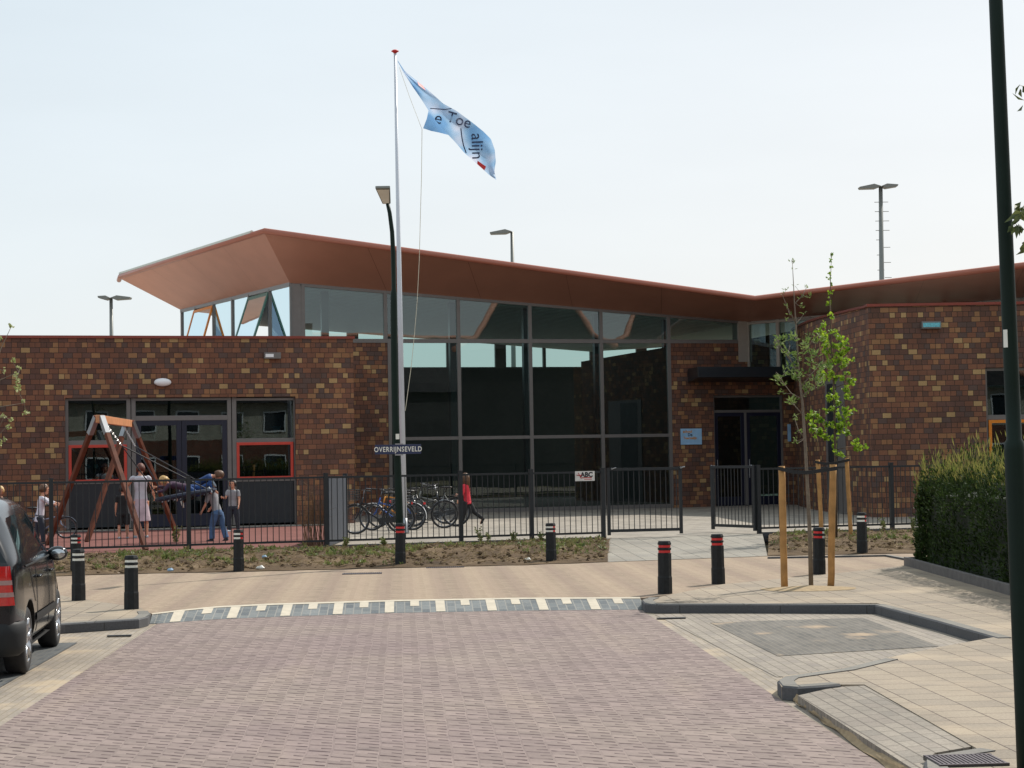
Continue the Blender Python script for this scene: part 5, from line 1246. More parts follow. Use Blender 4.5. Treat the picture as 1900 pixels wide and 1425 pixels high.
tree('young_tree', 'sparse young tree at the left edge with pale leaf buds before the brick', YL, [(-52, 1080), (-48, 950), (-42, 820), (-36, 700), (-28, 600), (-20, 520)], [.03, .026, .022, .018, .012, .004],
     [[(-42, 830), (-10, 815), (12, 792)], [(-38, 760), (0, 755), (45, 748)], [(-36, 720), (0, 705), (35, 690)], [(-33, 680), (0, 650), (20, 608)], [(-36, 700), (-8, 680), (4, 640)], [(-40, 790), (0, 790), (8, 772)]], clL, M_lfC, M_bark, 'round', ZP)
# sycamore sprays reaching in at the right edge
YS = 9.4; base = G(2015, 1500, ZP); t = empty('street_tree', Vector((base.x, YS, ZP)), 'leafy tree just outside the right edge, only dark leaf tips in view', 'tree')
b = MB(); b.tube([Vector((D(2030, 900, YS).x, YS, ZP - .1)), D(2025, 700, YS), D(2015, 400, YS), D(2005, 100, YS), D(1995, -300, YS)], [.07, .06, .05, .035, .01], 10)
for br in ([(2018, 500), (1960, 440), (1905, 400), (1888, 408)], [(2010, 250), (1950, 190), (1905, 160)], [(2015, 430), (1950, 420), (1897, 452)], [(2012, 330), (1960, 260), (1912, 215)], [(2008, 120), (2060, 50), (2100, 0)], [(2015, 420), (2080, 340), (2120, 320)]):
    b.tube([D(x, y, YS + .1 * i) for i, (x, y) in enumerate(br)], [.012, .008, .005, .003][:len(br)], 6)
b.build('trunk', M_barkB, t, smooth=True)
b = MB(); cs = [(1893, 163, 4), (1903, 192, 4), (1898, 380, 8), (1890, 402, 10), (1887, 420, 8), (1900, 395, 8), (1905, 452, 4), (1912, 395, 10)] + [(rq.uniform(1925, 2150), rq.uniform(-150, 560), 8) for _ in range(70)]
for x, y, n in cs:
    c = D(x, y, YS + rq.uniform(-.05, .35))
    for _ in range(n):
        d = rdir(); d.z -= .5
        leaf(b, c + rdir() * .02, d, .016, rq.uniform(.05, .085))
b.build('crown', M_lfD, t)
# stakes and straps
def stake(px0, y0, px1, y1, Y, r, label, z0):
    p = D(px0, y0, Y); q = D(px1, y1, Y); p.z = z0 - .05
    b = MB(); n = 8; pts = [p.lerp(q, i / n) + Vector((.014 * noise.noise(Vector((i * .5, px0, 0))), .01 * noise.noise(Vector((px0, i * .6, 2))), 0)) for i in range(n + 1)]
    b.tube(pts, [r * (1 + .12 * noise.noise(Vector((i * .8, px0 * .1, 5)))) for i in range(n + 1)], 12)
    return tag(b.build('tree_stake', M_stake, None, smooth=True), label, 'tree stake', 'round wooden tree stakes')
stake(1456, 1098, 1450, 865, YA, .046, 'wooden stake left of the grey green tree trunk, front pair', ZP)
stake(1541, 1089, 1546, 862, YA + .15, .046, 'wooden stake right of the grey green tree trunk, front pair', ZP)
stake(1525, 985, 1517, 853, YB, .042, 'thinner wooden stake behind the red-banded bollard, rear pair', ZY - .02)
stake(1579, 998, 1571, 850, YB, .042, 'wooden stake of the rear pair, standing in the soil bed', ZY - .02)
def strap(px0, py0, pxm, pym, px1, py1, Y, h, label):
    pts = [D(px0, py0, Y - .06), D((px0 + pxm) / 2, (py0 + pym) / 2 + 2.5, Y - .06), D(pxm, pym, Y - .045), D((px1 + pxm) / 2, (py1 + pym) / 2, Y - .06), D(px1, py1, Y - .06)]
    b = MB()
    for a, c in zip(pts, pts[1:]):
        z = Vector((0, 0, h / 2)); y = Vector((0, .006, 0)); b.hexa([a - z - y, c - z - y, c - z + y, a - z + y, a + z - y, c + z - y, c + z + y, a + z + y])
    b.build
    return tag(b.build('tree_strap', M_strap, None), label, 'tree tie', 'black straps tying the young trees')
strap(1444, 869, 1497, 877, 1553, 869, YA, .05, 'black strap tying the grey green tree to the front stakes')
strap(1512, 857, 1550, 859, 1577, 853, YB, .05, 'black strap tying the yellow green tree to the rear stakes')
b = MB(); c = G(1500, 1093, ZP + .004); 
b.add([c + Vector((0, 0, .05))] + [c + Vector((.62 * math.cos(a) * (1 + .2 * noise.noise(Vector((a, 1, 0)))), .42 * math.sin(a), .004)) for a in [k * math.pi / 10 for k in range(20)]], [(0, 1 + k, 1 + (k + 1) % 20) for k in range(20)])
structure(b, 'tree_pit_sand', M_sand)
# ---- hedge
HA, HB = G(1686, 1050, ZP), G(1876, 1104, ZP)
hd_ = (HB - HA); hd_.z = 0; hdn = hd_.normalized(); hperp = Vector((-hdn.y, hdn.x, 0)); 
if hperp.x < 0: hperp = -hperp
hl = hd_.length * 2.6
t = empty('hedge', HA.copy(), 'tall dark green conifer hedge with ragged bright top behind the lamp post', 'hedge')
M_core = mat('hedge_inside', L(26, 34, 18), .9, 0, .3, 6)
HZ = D(1760, 866, HA.lerp(HB, .35).y).z
b = MB(); M = Matrix.Translation(HA) 
def hsh(a, w): return min(1.0, .80 + .20 * max(0, a / .7)) * (1 - .10 * max(0, (.55 - w)) / .5)
def HP(a, w, z):
    a2 = a + (.10 * max(0, (z - ZP) / (HZ - ZP) - .5) if a < .4 else 0)
    return HA + hdn * a2 + hperp * w + Vector((0, 0, ZP + (z - ZP) * hsh(a, w) - HA.z))
b.hexa([HP(.25, .25, ZP), HP(hl - .3, .25, ZP), HP(hl - .3, 1.05, ZP), HP(.25, 1.05, ZP), HP(.3, .32, HZ - .25), HP(hl - .35, .32, HZ - .25), HP(hl - .35, 1.0, HZ - .25), HP(.3, 1.0, HZ - .25)])
b.build('branches', M_core, t)
M_hl = leafmat('hedge_spray', L(24, 40, 14), L(58, 78, 28), .22, .75); M_hb = leafmat('hedge_tip_sunlit', L(104, 116, 52), L(144, 132, 76), .45)  # tips paler than the sprays: sunlight on the top put into the colour
b = MB()
for i in range(60000):
    a = rq.uniform(0, hl) if rq.random() < .93 else rq.uniform(-.05, .3); f = rq.random()
    if f < .50: w = .12 + .18 * rq.random() ** 2; z = ZP + .06 + (HZ - ZP) * rq.random(); n_ = -hperp
    elif f < .78: w = rq.uniform(.1, 1.25); z = HZ - .25 + .42 * rq.random() ** 1.6; n_ = Vector((0, 0, 1))
    elif f < .90: w = rq.uniform(.1, 1.25); a = rq.uniform(-.08, .25); z = ZP + .06 + (HZ - ZP) * rq.random(); n_ = -hdn
    elif f < .94: w = rq.uniform(.1, 1.25); a = hl - rq.uniform(.0, .25); z = ZP + .06 + (HZ - ZP) * rq.random(); n_ = hdn
    else: w = 1.05 + .2 * rq.random(); z = ZP + .06 + (HZ - ZP) * rq.random(); n_ = hperp
    nn = noise.noise(Vector((a * 1.9, w * 2, z * 1.3))); col_ = abs(math.sin(a * math.pi / .62 + .8)); p = HP(a, w, z) + n_ * (.20 * nn - .13 * (1 - col_ ** .6) * (f < .5) + .05 * noise.noise(Vector((a * 6, w * 6, z * 5))))
    if f >= .5 and f < .78: p.z += .24 * noise.noise(Vector((a * 2.3, w * 3, 7)))
    if noise.noise(Vector((a * 2.6, z * 1.5, 20))) < -.28 and f < .5: continue
    d = (n_ * .6 + Vector((0, 0, .8)) + rdir() * .9)
    ln = rq.uniform(.03, .085); tip = z > HZ - .15 and rq.random() < .42
    if tip: ln *= 1.3 + 1.6 * rq.random() ** 2; d.z += 1.4; p.z += .12 * rq.random()
    b.cur = 1 if tip else 0; leaf(b, p, d, ln * (.055 if tip else .2), ln)
b.build('foliage', [M_hl, M_hb], t)
b = MB(); b2 = [HA + hdn * -.12 - hperp * .05, HA + hdn * hl - hperp * .05]
z = Vector((0, 0, .18)); o = hperp * .06
b.hexa([b2[0] - z, b2[1] - z, b2[1] + o - z, b2[0] + o - z, b2[0] + z * .75, b2[1] + z * .75, b2[1] + o + z * .75, b2[0] + o + z * .75])
b.hexa([b2[0] + o * 1.05 - z, b2[0] + o * 1.05 + hdn * .06 - z, b2[0] + hdn * .06 + hperp * 1.5 - z, b2[0] + hperp * 1.5 - z, b2[0] + o * 1.05 + z * .74, b2[0] + o * 1.05 + hdn * .06 + z * .74, b2[0] + hdn * .06 + hperp * 1.5 + z * .74, b2[0] + hperp * 1.5 + z * .74])
tag(b.build('hedge_edging', mat('edging_board', L(98, 94, 92), .8, 0, .2, 8), None, auto=.008), 'low grey edging boards round the foot of the hedge', 'edging')
# ---- weeds on the beds
def bedpoint(px, w, which=0):
    fr2 = bed
    for i in range(1, len(bed)):
        if px <= bed[i][0]:
            tt = (px - bed[i - 1][0]) / (bed[i][0] - bed[i - 1][0]); fy = bed[i - 1][1] + tt * (bed[i][1] - bed[i - 1][1]); break
    a = G(px, fy, ZP + .01); s_, _ = FF.hit(px, 1000); c = FF.P(s_, .1, ZY - .01); p = a.lerp(c, w); e = math.sin(math.pi * w) ** .6
    p.z += e * (.05 + .09 * noise.noise(Vector((p.x * 1.6, p.y * 1.6, 0))) + .05 * noise.noise(Vector((p.x * 6, p.y * 6, 3)))); return p
def weeds(x0, x1, n, name, label):
    b = MB(); k = 0
    while k < n:
        px = rq.uniform(x0, x1); w = rq.uniform(.06, .97); p = bedpoint(px, w)
        dens = noise.noise(Vector((p.x * .55, p.y * .9, 4))) + .25 * noise.noise(Vector((p.x * 2, p.y * 2, 9))) + .25 * (w - .4)
        k += 1
        if rq.random() > .05 + 1.0 * dens: 
            if rq.random() < .85:             # clod of earth or dead stalk
                b.cur = 1; d = rdir(); d.z = abs(d.z) * .3; leaf(b, p + Vector((0, 0, .01)), d, .006, rq.uniform(.06, .16))
            continue
        big = rq.random() < .12; b.cur = 0 if rq.random() < .6 else 2
        for _ in range(rq.randint(4, 7) + (6 if big else 0)):
            d = rdir(); d.z = abs(d.z) * 1.1 + .25; ln = rq.uniform(.03, .075) * (1.7 if big else 1); leaf(b, p + Vector((rq.uniform(-.04, .04), rq.uniform(-.04, .04), rq.uniform(0, .03))), d, ln * .2, ln)
    return tag(b.build(name, [M_weed, M_dry, M_weed2], None), label, 'weeds', None, 'stuff')
weeds(-80, 1124, 7000, 'weeds', 'low green weeds and dry stalks covering the soil bed left of the gate')
weeds(1430, 1900, 2600, 'weeds', 'low green weeds and dry stalks on the soil bed right of the gate')
def clods(x0, x1, n, name, label):
    b = MB()
    for _ in range(n):
        p = bedpoint(rq.uniform(x0, x1), rq.uniform(.03, .97)); r = rq.uniform(.015, .045); k = len(b.v); b.ball(p, (r * rq.uniform(.8, 1.5), r, r * .6), 5, 4)
        for i in range(k, len(b.v)): b.v[i] += Vector((rq.uniform(-1, 1), rq.uniform(-1, 1), rq.uniform(-1, 1))) * r * .3
    return tag(b.build(name, M_soil, None), label, 'earth clods', None, 'stuff')
clods(-80, 1124, 1500, 'soil_clods', 'crumbly earth clods on the left bed'); clods(1430, 1900, 600, 'soil_clods', 'crumbly earth clods on the right bed')
def sprout(px, py, h, n, label, lf=M_weed):
    p = bedpoint(px, .93) if py is None else G(px, py, ZY - .04); t = empty('young_plant', p, label, 'plant', 'young plants in the beds')
    b = MB(); b.cur = 0
    for _ in range(n):
        d = Vector((rq.uniform(-.35, .35), rq.uniform(-.35, .35), 1)); q = p + d * h * rq.uniform(.6, 1); b.cur = 1; b.tube([p, p.lerp(q, .5) + rdir() * .02, q], [.005, .004, .002], 4); b.cur = 0
        for k in range(9):
            c = p.lerp(q, .2 + .8 * k / 9); dd = rdir(); dd.z = abs(dd.z) * .5; leaf(b, c, dd, .018, rq.uniform(.05, .09))
    o = b.build('leaves', [lf, M_dry], t); return t
sprout(325, 1010, .42, 8, 'bright green leafy plant against the fence before the swing'); sprout(890, None, .36, 5, 'thin pale plant by the fence right of the girl in red')
sprout(905, None, .28, 4, 'second thin plant by the fence right of the girl in red'); sprout(950, None, .26, 5, 'small leafy plant by the fence left of the red and white bollard')
sprout(1001, None, .2, 4, 'small plant just left of the bollard near the gate'); sprout(1637, None, .3, 6, 'green leafy plant in the right bed beside the hedge')
sprout(1690, None, .28, 6, 'pale green plant at the foot of the hedge'); sprout(640, None, .22, 5, 'low green plant under the bicycles by the fence'); sprout(710, None, .2, 6, 'low green plant left of the lamp post')
# twiggy climber behind the fence
p0 = FF.P(sx(588), -.25, ZY); t = empty('bare_shrub', p0, 'bare twiggy brown shrub behind the fence left of the dark board screen', 'shrub')
b = MB()
for _ in range(44):
    q = p0 + FF.e * rq.uniform(-.22, .2) + Vector((0, rq.uniform(-.1, .3), 0)); hgt = rq.uniform(.7, 1.35); e = q + Vector((rq.uniform(-.15, .15), rq.uniform(-.1, .1), hgt)); m_ = q.lerp(e, .5) + rdir() * .05
    b.tube([q, m_, e], [.006, .005, .002], 4)
    for _ in range(4): c = m_.lerp(e, rq.random()); d = rdir(); d.z = abs(d.z); b.tube([c, c + d * rq.uniform(.08, .2)], [.003, .002], 3)
b.build('twigs', mat('twig', L(120, 92, 64), .9), t)

# ================================================================== HOUSES ACROSS THE STREET (seen mirrored in the windows)
M_wb = brick('pale_house_brick', [(0, L(206, 200, 186)), (.5, L(218, 212, 198)), (1, L(198, 192, 178))], .22, .07, .01, L(170, 165, 152), bump=.2)
M_rb = brick('red_house_brick', [(0, L(120, 66, 50)), (.5, L(134, 74, 56)), (1, L(110, 60, 48))], .22, .07, .01, L(140, 130, 118), bump=.2)
M_db = brick('dark_house_brick', [(0, L(66, 66, 68)), (.5, L(76, 74, 74)), (1, L(58, 58, 60))], .22, .07, .01, L(80, 80, 80), bump=.2)
M_tile = brick('roof_tile', [(0, L(52, 48, 50)), (.5, L(66, 60, 60)), (1, L(46, 44, 46))], .25, .3, .02, L(24, 22, 22), bump=.8, rough=.6)
M_ridge = mat('ridge_tile', L(214, 150, 124), .6, 0, .15, 6)
def house(cx, cy, w, d, hw, hr, ang, label, wall=M_wb):
    t = empty('house', (cx, cy, 0), label, 'house', 'houses across the street'); M = Matrix.Translation((cx, cy, 0)) @ Matrix.Rotation(ang, 4, 'Z'); X = lambda *p: M @ Vector(p)
    b = MB(); b.box((-w / 2, -d / 2, -.05), (w / 2, d / 2, hw), M); b.build('wall', wall, t)
    if wall is M_wb: b = MB(); b.box((-w / 2 - .04, -d / 2 - .04, 0), (w / 2 + .04, d / 2 + .001, hw * .58), M); b.box((-w / 2 - .04, d / 2 + .0015, 0), (w / 2 + .04, d / 2 + .002, hw * .58), M); b.build('plinth', M_rb, t)
    b = MB(); o = .5; rx = w / 2 - d / 2
    e = [X(-w / 2 - o, -d / 2 - o, hw - .1), X(w / 2 + o, -d / 2 - o, hw - .1), X(w / 2 + o, d / 2 + o, hw - .1), X(-w / 2 - o, d / 2 + o, hw - .1)]; r1, r2 = X(-rx, 0, hw + hr), X(rx, 0, hw + hr)
    # flared foot of the roof
    i4 = [X(sx_ * (w / 2 - .9), sy_ * (d / 2 - .9), hw + .75) for sx_, sy_ in ((-1, -1), (1, -1), (1, 1), (-1, 1))]
    b.add(e + i4 + [r1, r2], [(0, 1, 5, 4), (1, 2, 6, 5), (2, 3, 7, 6), (3, 0, 4, 7), (4, 5, 9, 8), (5, 6, 9), (6, 7, 8, 9), (7, 4, 8), (3, 2, 1, 0)]); rf = b.build('roof', M_tile, t)
    b = MB()
    for s_, m_, q in ((e[0], i4[0], r1), (e[1], i4[1], r2), (e[2], i4[2], r2), (e[3], i4[3], r1)): b.tube([s_, m_, q], .2, 8)
    b.tube([r1, r2], .2, 8); b.build('ridge', M_ridge, rf, smooth=True)
    b = MB(); b.box((-rx * .4, -.5, hw + hr * .6), (-rx * .4 + .9, .4, hw + hr + .9), M); b.build('chimney', M_rb, rf)
    k = -w / 2 + 1.6
    while k < w / 2 - 1.2:
        for z in ((.9, 3.7) if wall is M_wb else ()):
            b = MB(); b.box((k - .75, d / 2 + .003, z), (k + .75, d / 2 + .06, z + 1.35), M); f = b.build('window', M_lampw, t)
            b = MB(); b.box((k - .66, d / 2 + .061, z + .09), (k + .66, d / 2 + .07, z + 1.26), M); b.build('pane', M_darkglass_o, f)
        k += 2.9
    return t
M_darkglass_o = mat('dark_window', L(40, 48, 54), .08, 0, .1, spec=.8)
house(19, -17, 24, 8, 5.6, 4.2, R(2), 'pale brick house row behind the viewer on the right')
house(36, 4, 9.4, 8, 8.9, 6.2, R(33), 'tall hipped-roof house with terracotta ridges, right and behind the viewer', M_db)
house(42.6, 8.6, 5.8, 5.4, 8.9, 5.6, R(36), 'narrow steep-roofed house beside the tall hipped-roof house', M_db)
house(50, -34, 70, 10, 7.5, 5.0, R(4), 'added long dark house row far behind the viewer, darkening the hall panes', M_db)  # unseen row added so the glass hall mirrors dark walls, not sky
house(-12, -20, 18, 8, 5.4, 4.4, R(-4), 'red brick house row behind the viewer on the left', M_rb)

# ================================================================== BICYCLES
M_tyre = mat('tyre_rubber', L(38, 38, 40), .8, 0, .15, 20); M_chrome = mat('chrome', L(112, 114, 118), .3, .9, .15)
M_seatm = mat('saddle_black', L(30, 28, 28), .5)
def bike(loc, rz, col, label, r=.34, wb=1.06, sport=False, crate=False, lean=.10, guard=None):
    t = empty('bicycle', (0, 0, 0), label, 'bicycle', 'bicycles parked behind the fence')
    fc = mat('bicycle_paint', col, .3, .2, .04); gm = guard or mat('mudguard', tuple(c * .6 for c in col), .25, .5, .04)
    pw_ = []
    def B(mb, name, m, par=t, **k): o = mb.build(name, m, None, **k); o.parent = par; return o
    for x in (-wb / 2, wb / 2):
        b = MB(); b.tube([(x + r * .95 * math.cos(a), 0, r + r * .95 * math.sin(a)) for a in [k * math.pi / 16 for k in range(32)]], r * .068, 8, closed=True); w = B(b, 'wheel', M_tyre, smooth=True)
        b = MB(); b.tube([(x + r * .88 * math.cos(a), 0, r + r * .88 * math.sin(a)) for a in [k * math.pi / 16 for k in range(32)]], .011, 6, closed=True); B(b, 'rim', M_chrome, w, smooth=True)
        b = MB()
        b.lathe((x, 0, r), [(.018, -.035), (.018, .035)], 10, 'y')
        for k in range(20): a = k * math.pi / 10; b.tube([(x, .015 * (-1) ** k, r), (x + r * .87 * math.cos(a), 0, r + r * .87 * math.sin(a))], .0018, 3)
        B(b, 'spokes', M_chrome, w)
        if not sport:
            a0, a1 = (R(35), R(190)) if x < 0 else (R(20), R(150)); b = MB(); n = 14
            vs = []; 
            for k in range(n + 1):
                a = a0 + (a1 - a0) * k / n
                for dy, rr_ in ((-.03, r * 1.04), (0, r * 1.075), (.03, r * 1.04)): vs.append((x + rr_ * math.cos(a), dy, r + rr_ * math.sin(a)))
            b.add(vs, [(k * 3 + j, k * 3 + j + 1, (k + 1) * 3 + j + 1, (k + 1) * 3 + j) for k in range(n) for j in range(2)]); B(b, 'mudguard', gm, smooth=True)
    k_ = r / .34; bb = Vector((-.08, 0, .28 * k_)); ra = Vector((-wb / 2, 0, r)); st = Vector((-.27, 0, .80 * k_)); hd = Vector((wb / 2 - .20, 0, .84 * k_)); hb = Vector((wb / 2 - .14, 0, .62 * k_)); fa = Vector((wb / 2, 0, r))
    b = MB(); b.tube([bb, st], .016, 8); b.tube([bb, hb], .020, 8); b.tube([hb, hd], .019, 8)
    b.tube([st.lerp(bb, .12 if sport else .45), hd if sport else hb.lerp(hd, .4)], .016, 8)
    for s in (-.05, .05):
        b.tube([bb + Vector((0, s * .5, 0)), ra + Vector((0, s, 0))], .009, 6); b.tube([st.lerp(bb, .1) + Vector((0, s * .3, 0)), ra + Vector((0, s, 0))], .008, 6)
    B(b, 'frame', fc, smooth=True)
    b = MB()
    for s in (-.045, .045): b.tube([hb + Vector((0, s * .6, 0)), hb + Vector((.03, s, -.12)), fa + Vector((0, s, 0))], .010, 6)
    B(b, 'fork', fc, smooth=True)
    b = MB(); hz = hd + Vector((-.04, 0, .17)); b.tube([hd, hz], .012, 6)
    sw_ = -.16 if not sport else -.04
    b.tube([hz + Vector((sw_, -.28, -.01)), hz + Vector((.02, -.2, .02)), hz, hz + Vector((.02, .2, .02)), hz + Vector((sw_, .28, -.01))], .011, 6); hbj = B(b, 'handlebar', M_chrome, smooth=True)
    for s in (-.28, .28): b = MB(); b.tube([hz + Vector((sw_ - .07, s, -.02)), hz + Vector((sw_ + .04, s * .97, .0))], .017, 8); B(b, 'grip', M_seatm, hbj)
    b = MB(); b.tube([st, st + Vector((-.035, 0, .11))], .012, 6); b.ball(st + Vector((-.06, 0, .13)), (.13, .075, .03), 12, 6); b.tube([st + Vector((0, 0, .13)), st + Vector((.13, 0, .135))], [.03, .014], 8); B(b, 'saddle', M_seatm, smooth=True)
    b = MB(); b.lathe(bb + Vector((0, .045, 0)), [(.085, -.003), (.085, .003)], 18, 'y'); b.tube([bb + Vector((0, .07, 0)), bb + Vector((.09, .07, -.14))], .009, 6); b.tube([bb + Vector((0, -.07, 0)), bb + Vector((-.09, -.07, .14))], .009, 6); b.tube([bb + Vector((0, -.07, 0)), bb + Vector((0, .07, 0))], .012, 6)
    b.box((.05, .07, .28 * k_ - .155), (.13, .15, .28 * k_ - .135)); b.box((-.21, -.15, .28 * k_ + .13), (-.13, -.07, .28 * k_ + .15)); B(b, 'crank', M_black)
    if not sport:
        b = MB(); b.hexa([(-wb / 2 - .05, .05, r - .05), (-.02, .05, r - .14), (.03, .05, r - .02), (-wb / 2, .05, r + .06)][0:4] + [(-wb / 2 - .05, .062, r - .05), (-.02, .062, r - .14), (.03, .062, r - .02), (-wb / 2, .062, r + .06)]); B(b, 'chain_case', M_seatm)
        b = MB(); zr = r * 2.16
        for s in (-.055, 0, .055): b.tube([(-wb / 2 + .22, s, zr), (-wb / 2 - .24, s, zr)], .006, 5)
        for x in (.2, 0, -.22): b.tube([(-wb / 2 + x, -.06, zr), (-wb / 2 + x, .06, zr)], .006, 5)
        for s in (-.06, .06): b.tube([(-wb / 2 - .1, s, zr), (-wb / 2, s, r)], .006, 5)
        B(b, 'rack', M_chrome); b = MB(); b.box((-wb / 2 - .30, -.03, zr - .08), (-wb / 2 - .26, .03, zr - .03)); B(b, 'rear_light', M_br)
    b = MB(); b.lathe(hb + Vector((.06, 0, .05)), [(.01, -.04), (.035, .0), (.037, .03)], 10, 'x'); B(b, 'headlight', M_chrome)
    b = MB(); b.tube([(-.15, .05, .26 * k_), (-.22, .2, .0)], .009, 6); B(b, 'kickstand', M_chrome)
    if crate:
        b = MB(); x0, x1, y0, y1, z0, z1 = wb / 2 - .08, wb / 2 + .30, -.22, .22, .78 * k_, 1.0 * k_
        for a_ in ((x0, y0, x1, y0), (x1, y0, x1, y1), (x1, y1, x0, y1), (x0, y1, x0, y0)):
            for q in range(5): z = z0 + (z1 - z0) * q / 4; b.tube([(a_[0], a_[1], z), (a_[2], a_[3], z)], .006, 4)
            for q in range(6): f = q / 5; x = a_[0] + (a_[2] - a_[0]) * f; y = a_[1] + (a_[3] - a_[1]) * f; b.tube([(x, y, z0), (x, y, z1)], .005, 4)
        B(b, 'crate', M_black)
    t.location = loc; t.rotation_euler = (lean, 0, rz)
    return t
def bat(px, py): p = G(px, py, ZY); return p
bl = L
bike(bat(702, 990), R(196), bl(28, 30, 36), 'dark bicycle with a front crate, leftmost of the parked row', crate=True, guard=M_chrome)
bike(bat(728, 984), R(170), bl(50, 84, 150), 'blue and white bicycle with bright curved mudguard, second from the left', r=.32, wb=1.0, guard=mat('white_guard', L(215, 218, 222), .25, .3))
bike(bat(738, 977), R(205), bl(196, 128, 44), 'orange framed mountain bicycle standing farther back in the row', r=.31, wb=1.0, sport=True)
bike(bat(785, 981), R(14), bl(40, 44, 50), 'dark city bicycle half hidden behind the green lamp post', guard=M_chrome)
bike(bat(792, 972), R(-22), bl(60, 62, 60), 'grey bicycle at the back of the row, right of the lamp post')
bike(bat(806, 977), R(172), bl(104, 106, 104), 'silver grey bicycle with a large front wheel beside the girl in red', r=.36, wb=1.1, guard=M_black)
bikeK = bike(bat(88, 1000), R(8), bl(120, 130, 150), 'small child bicycle held by the boy in a pale shirt at the left', r=.25, wb=.85, lean=.03)

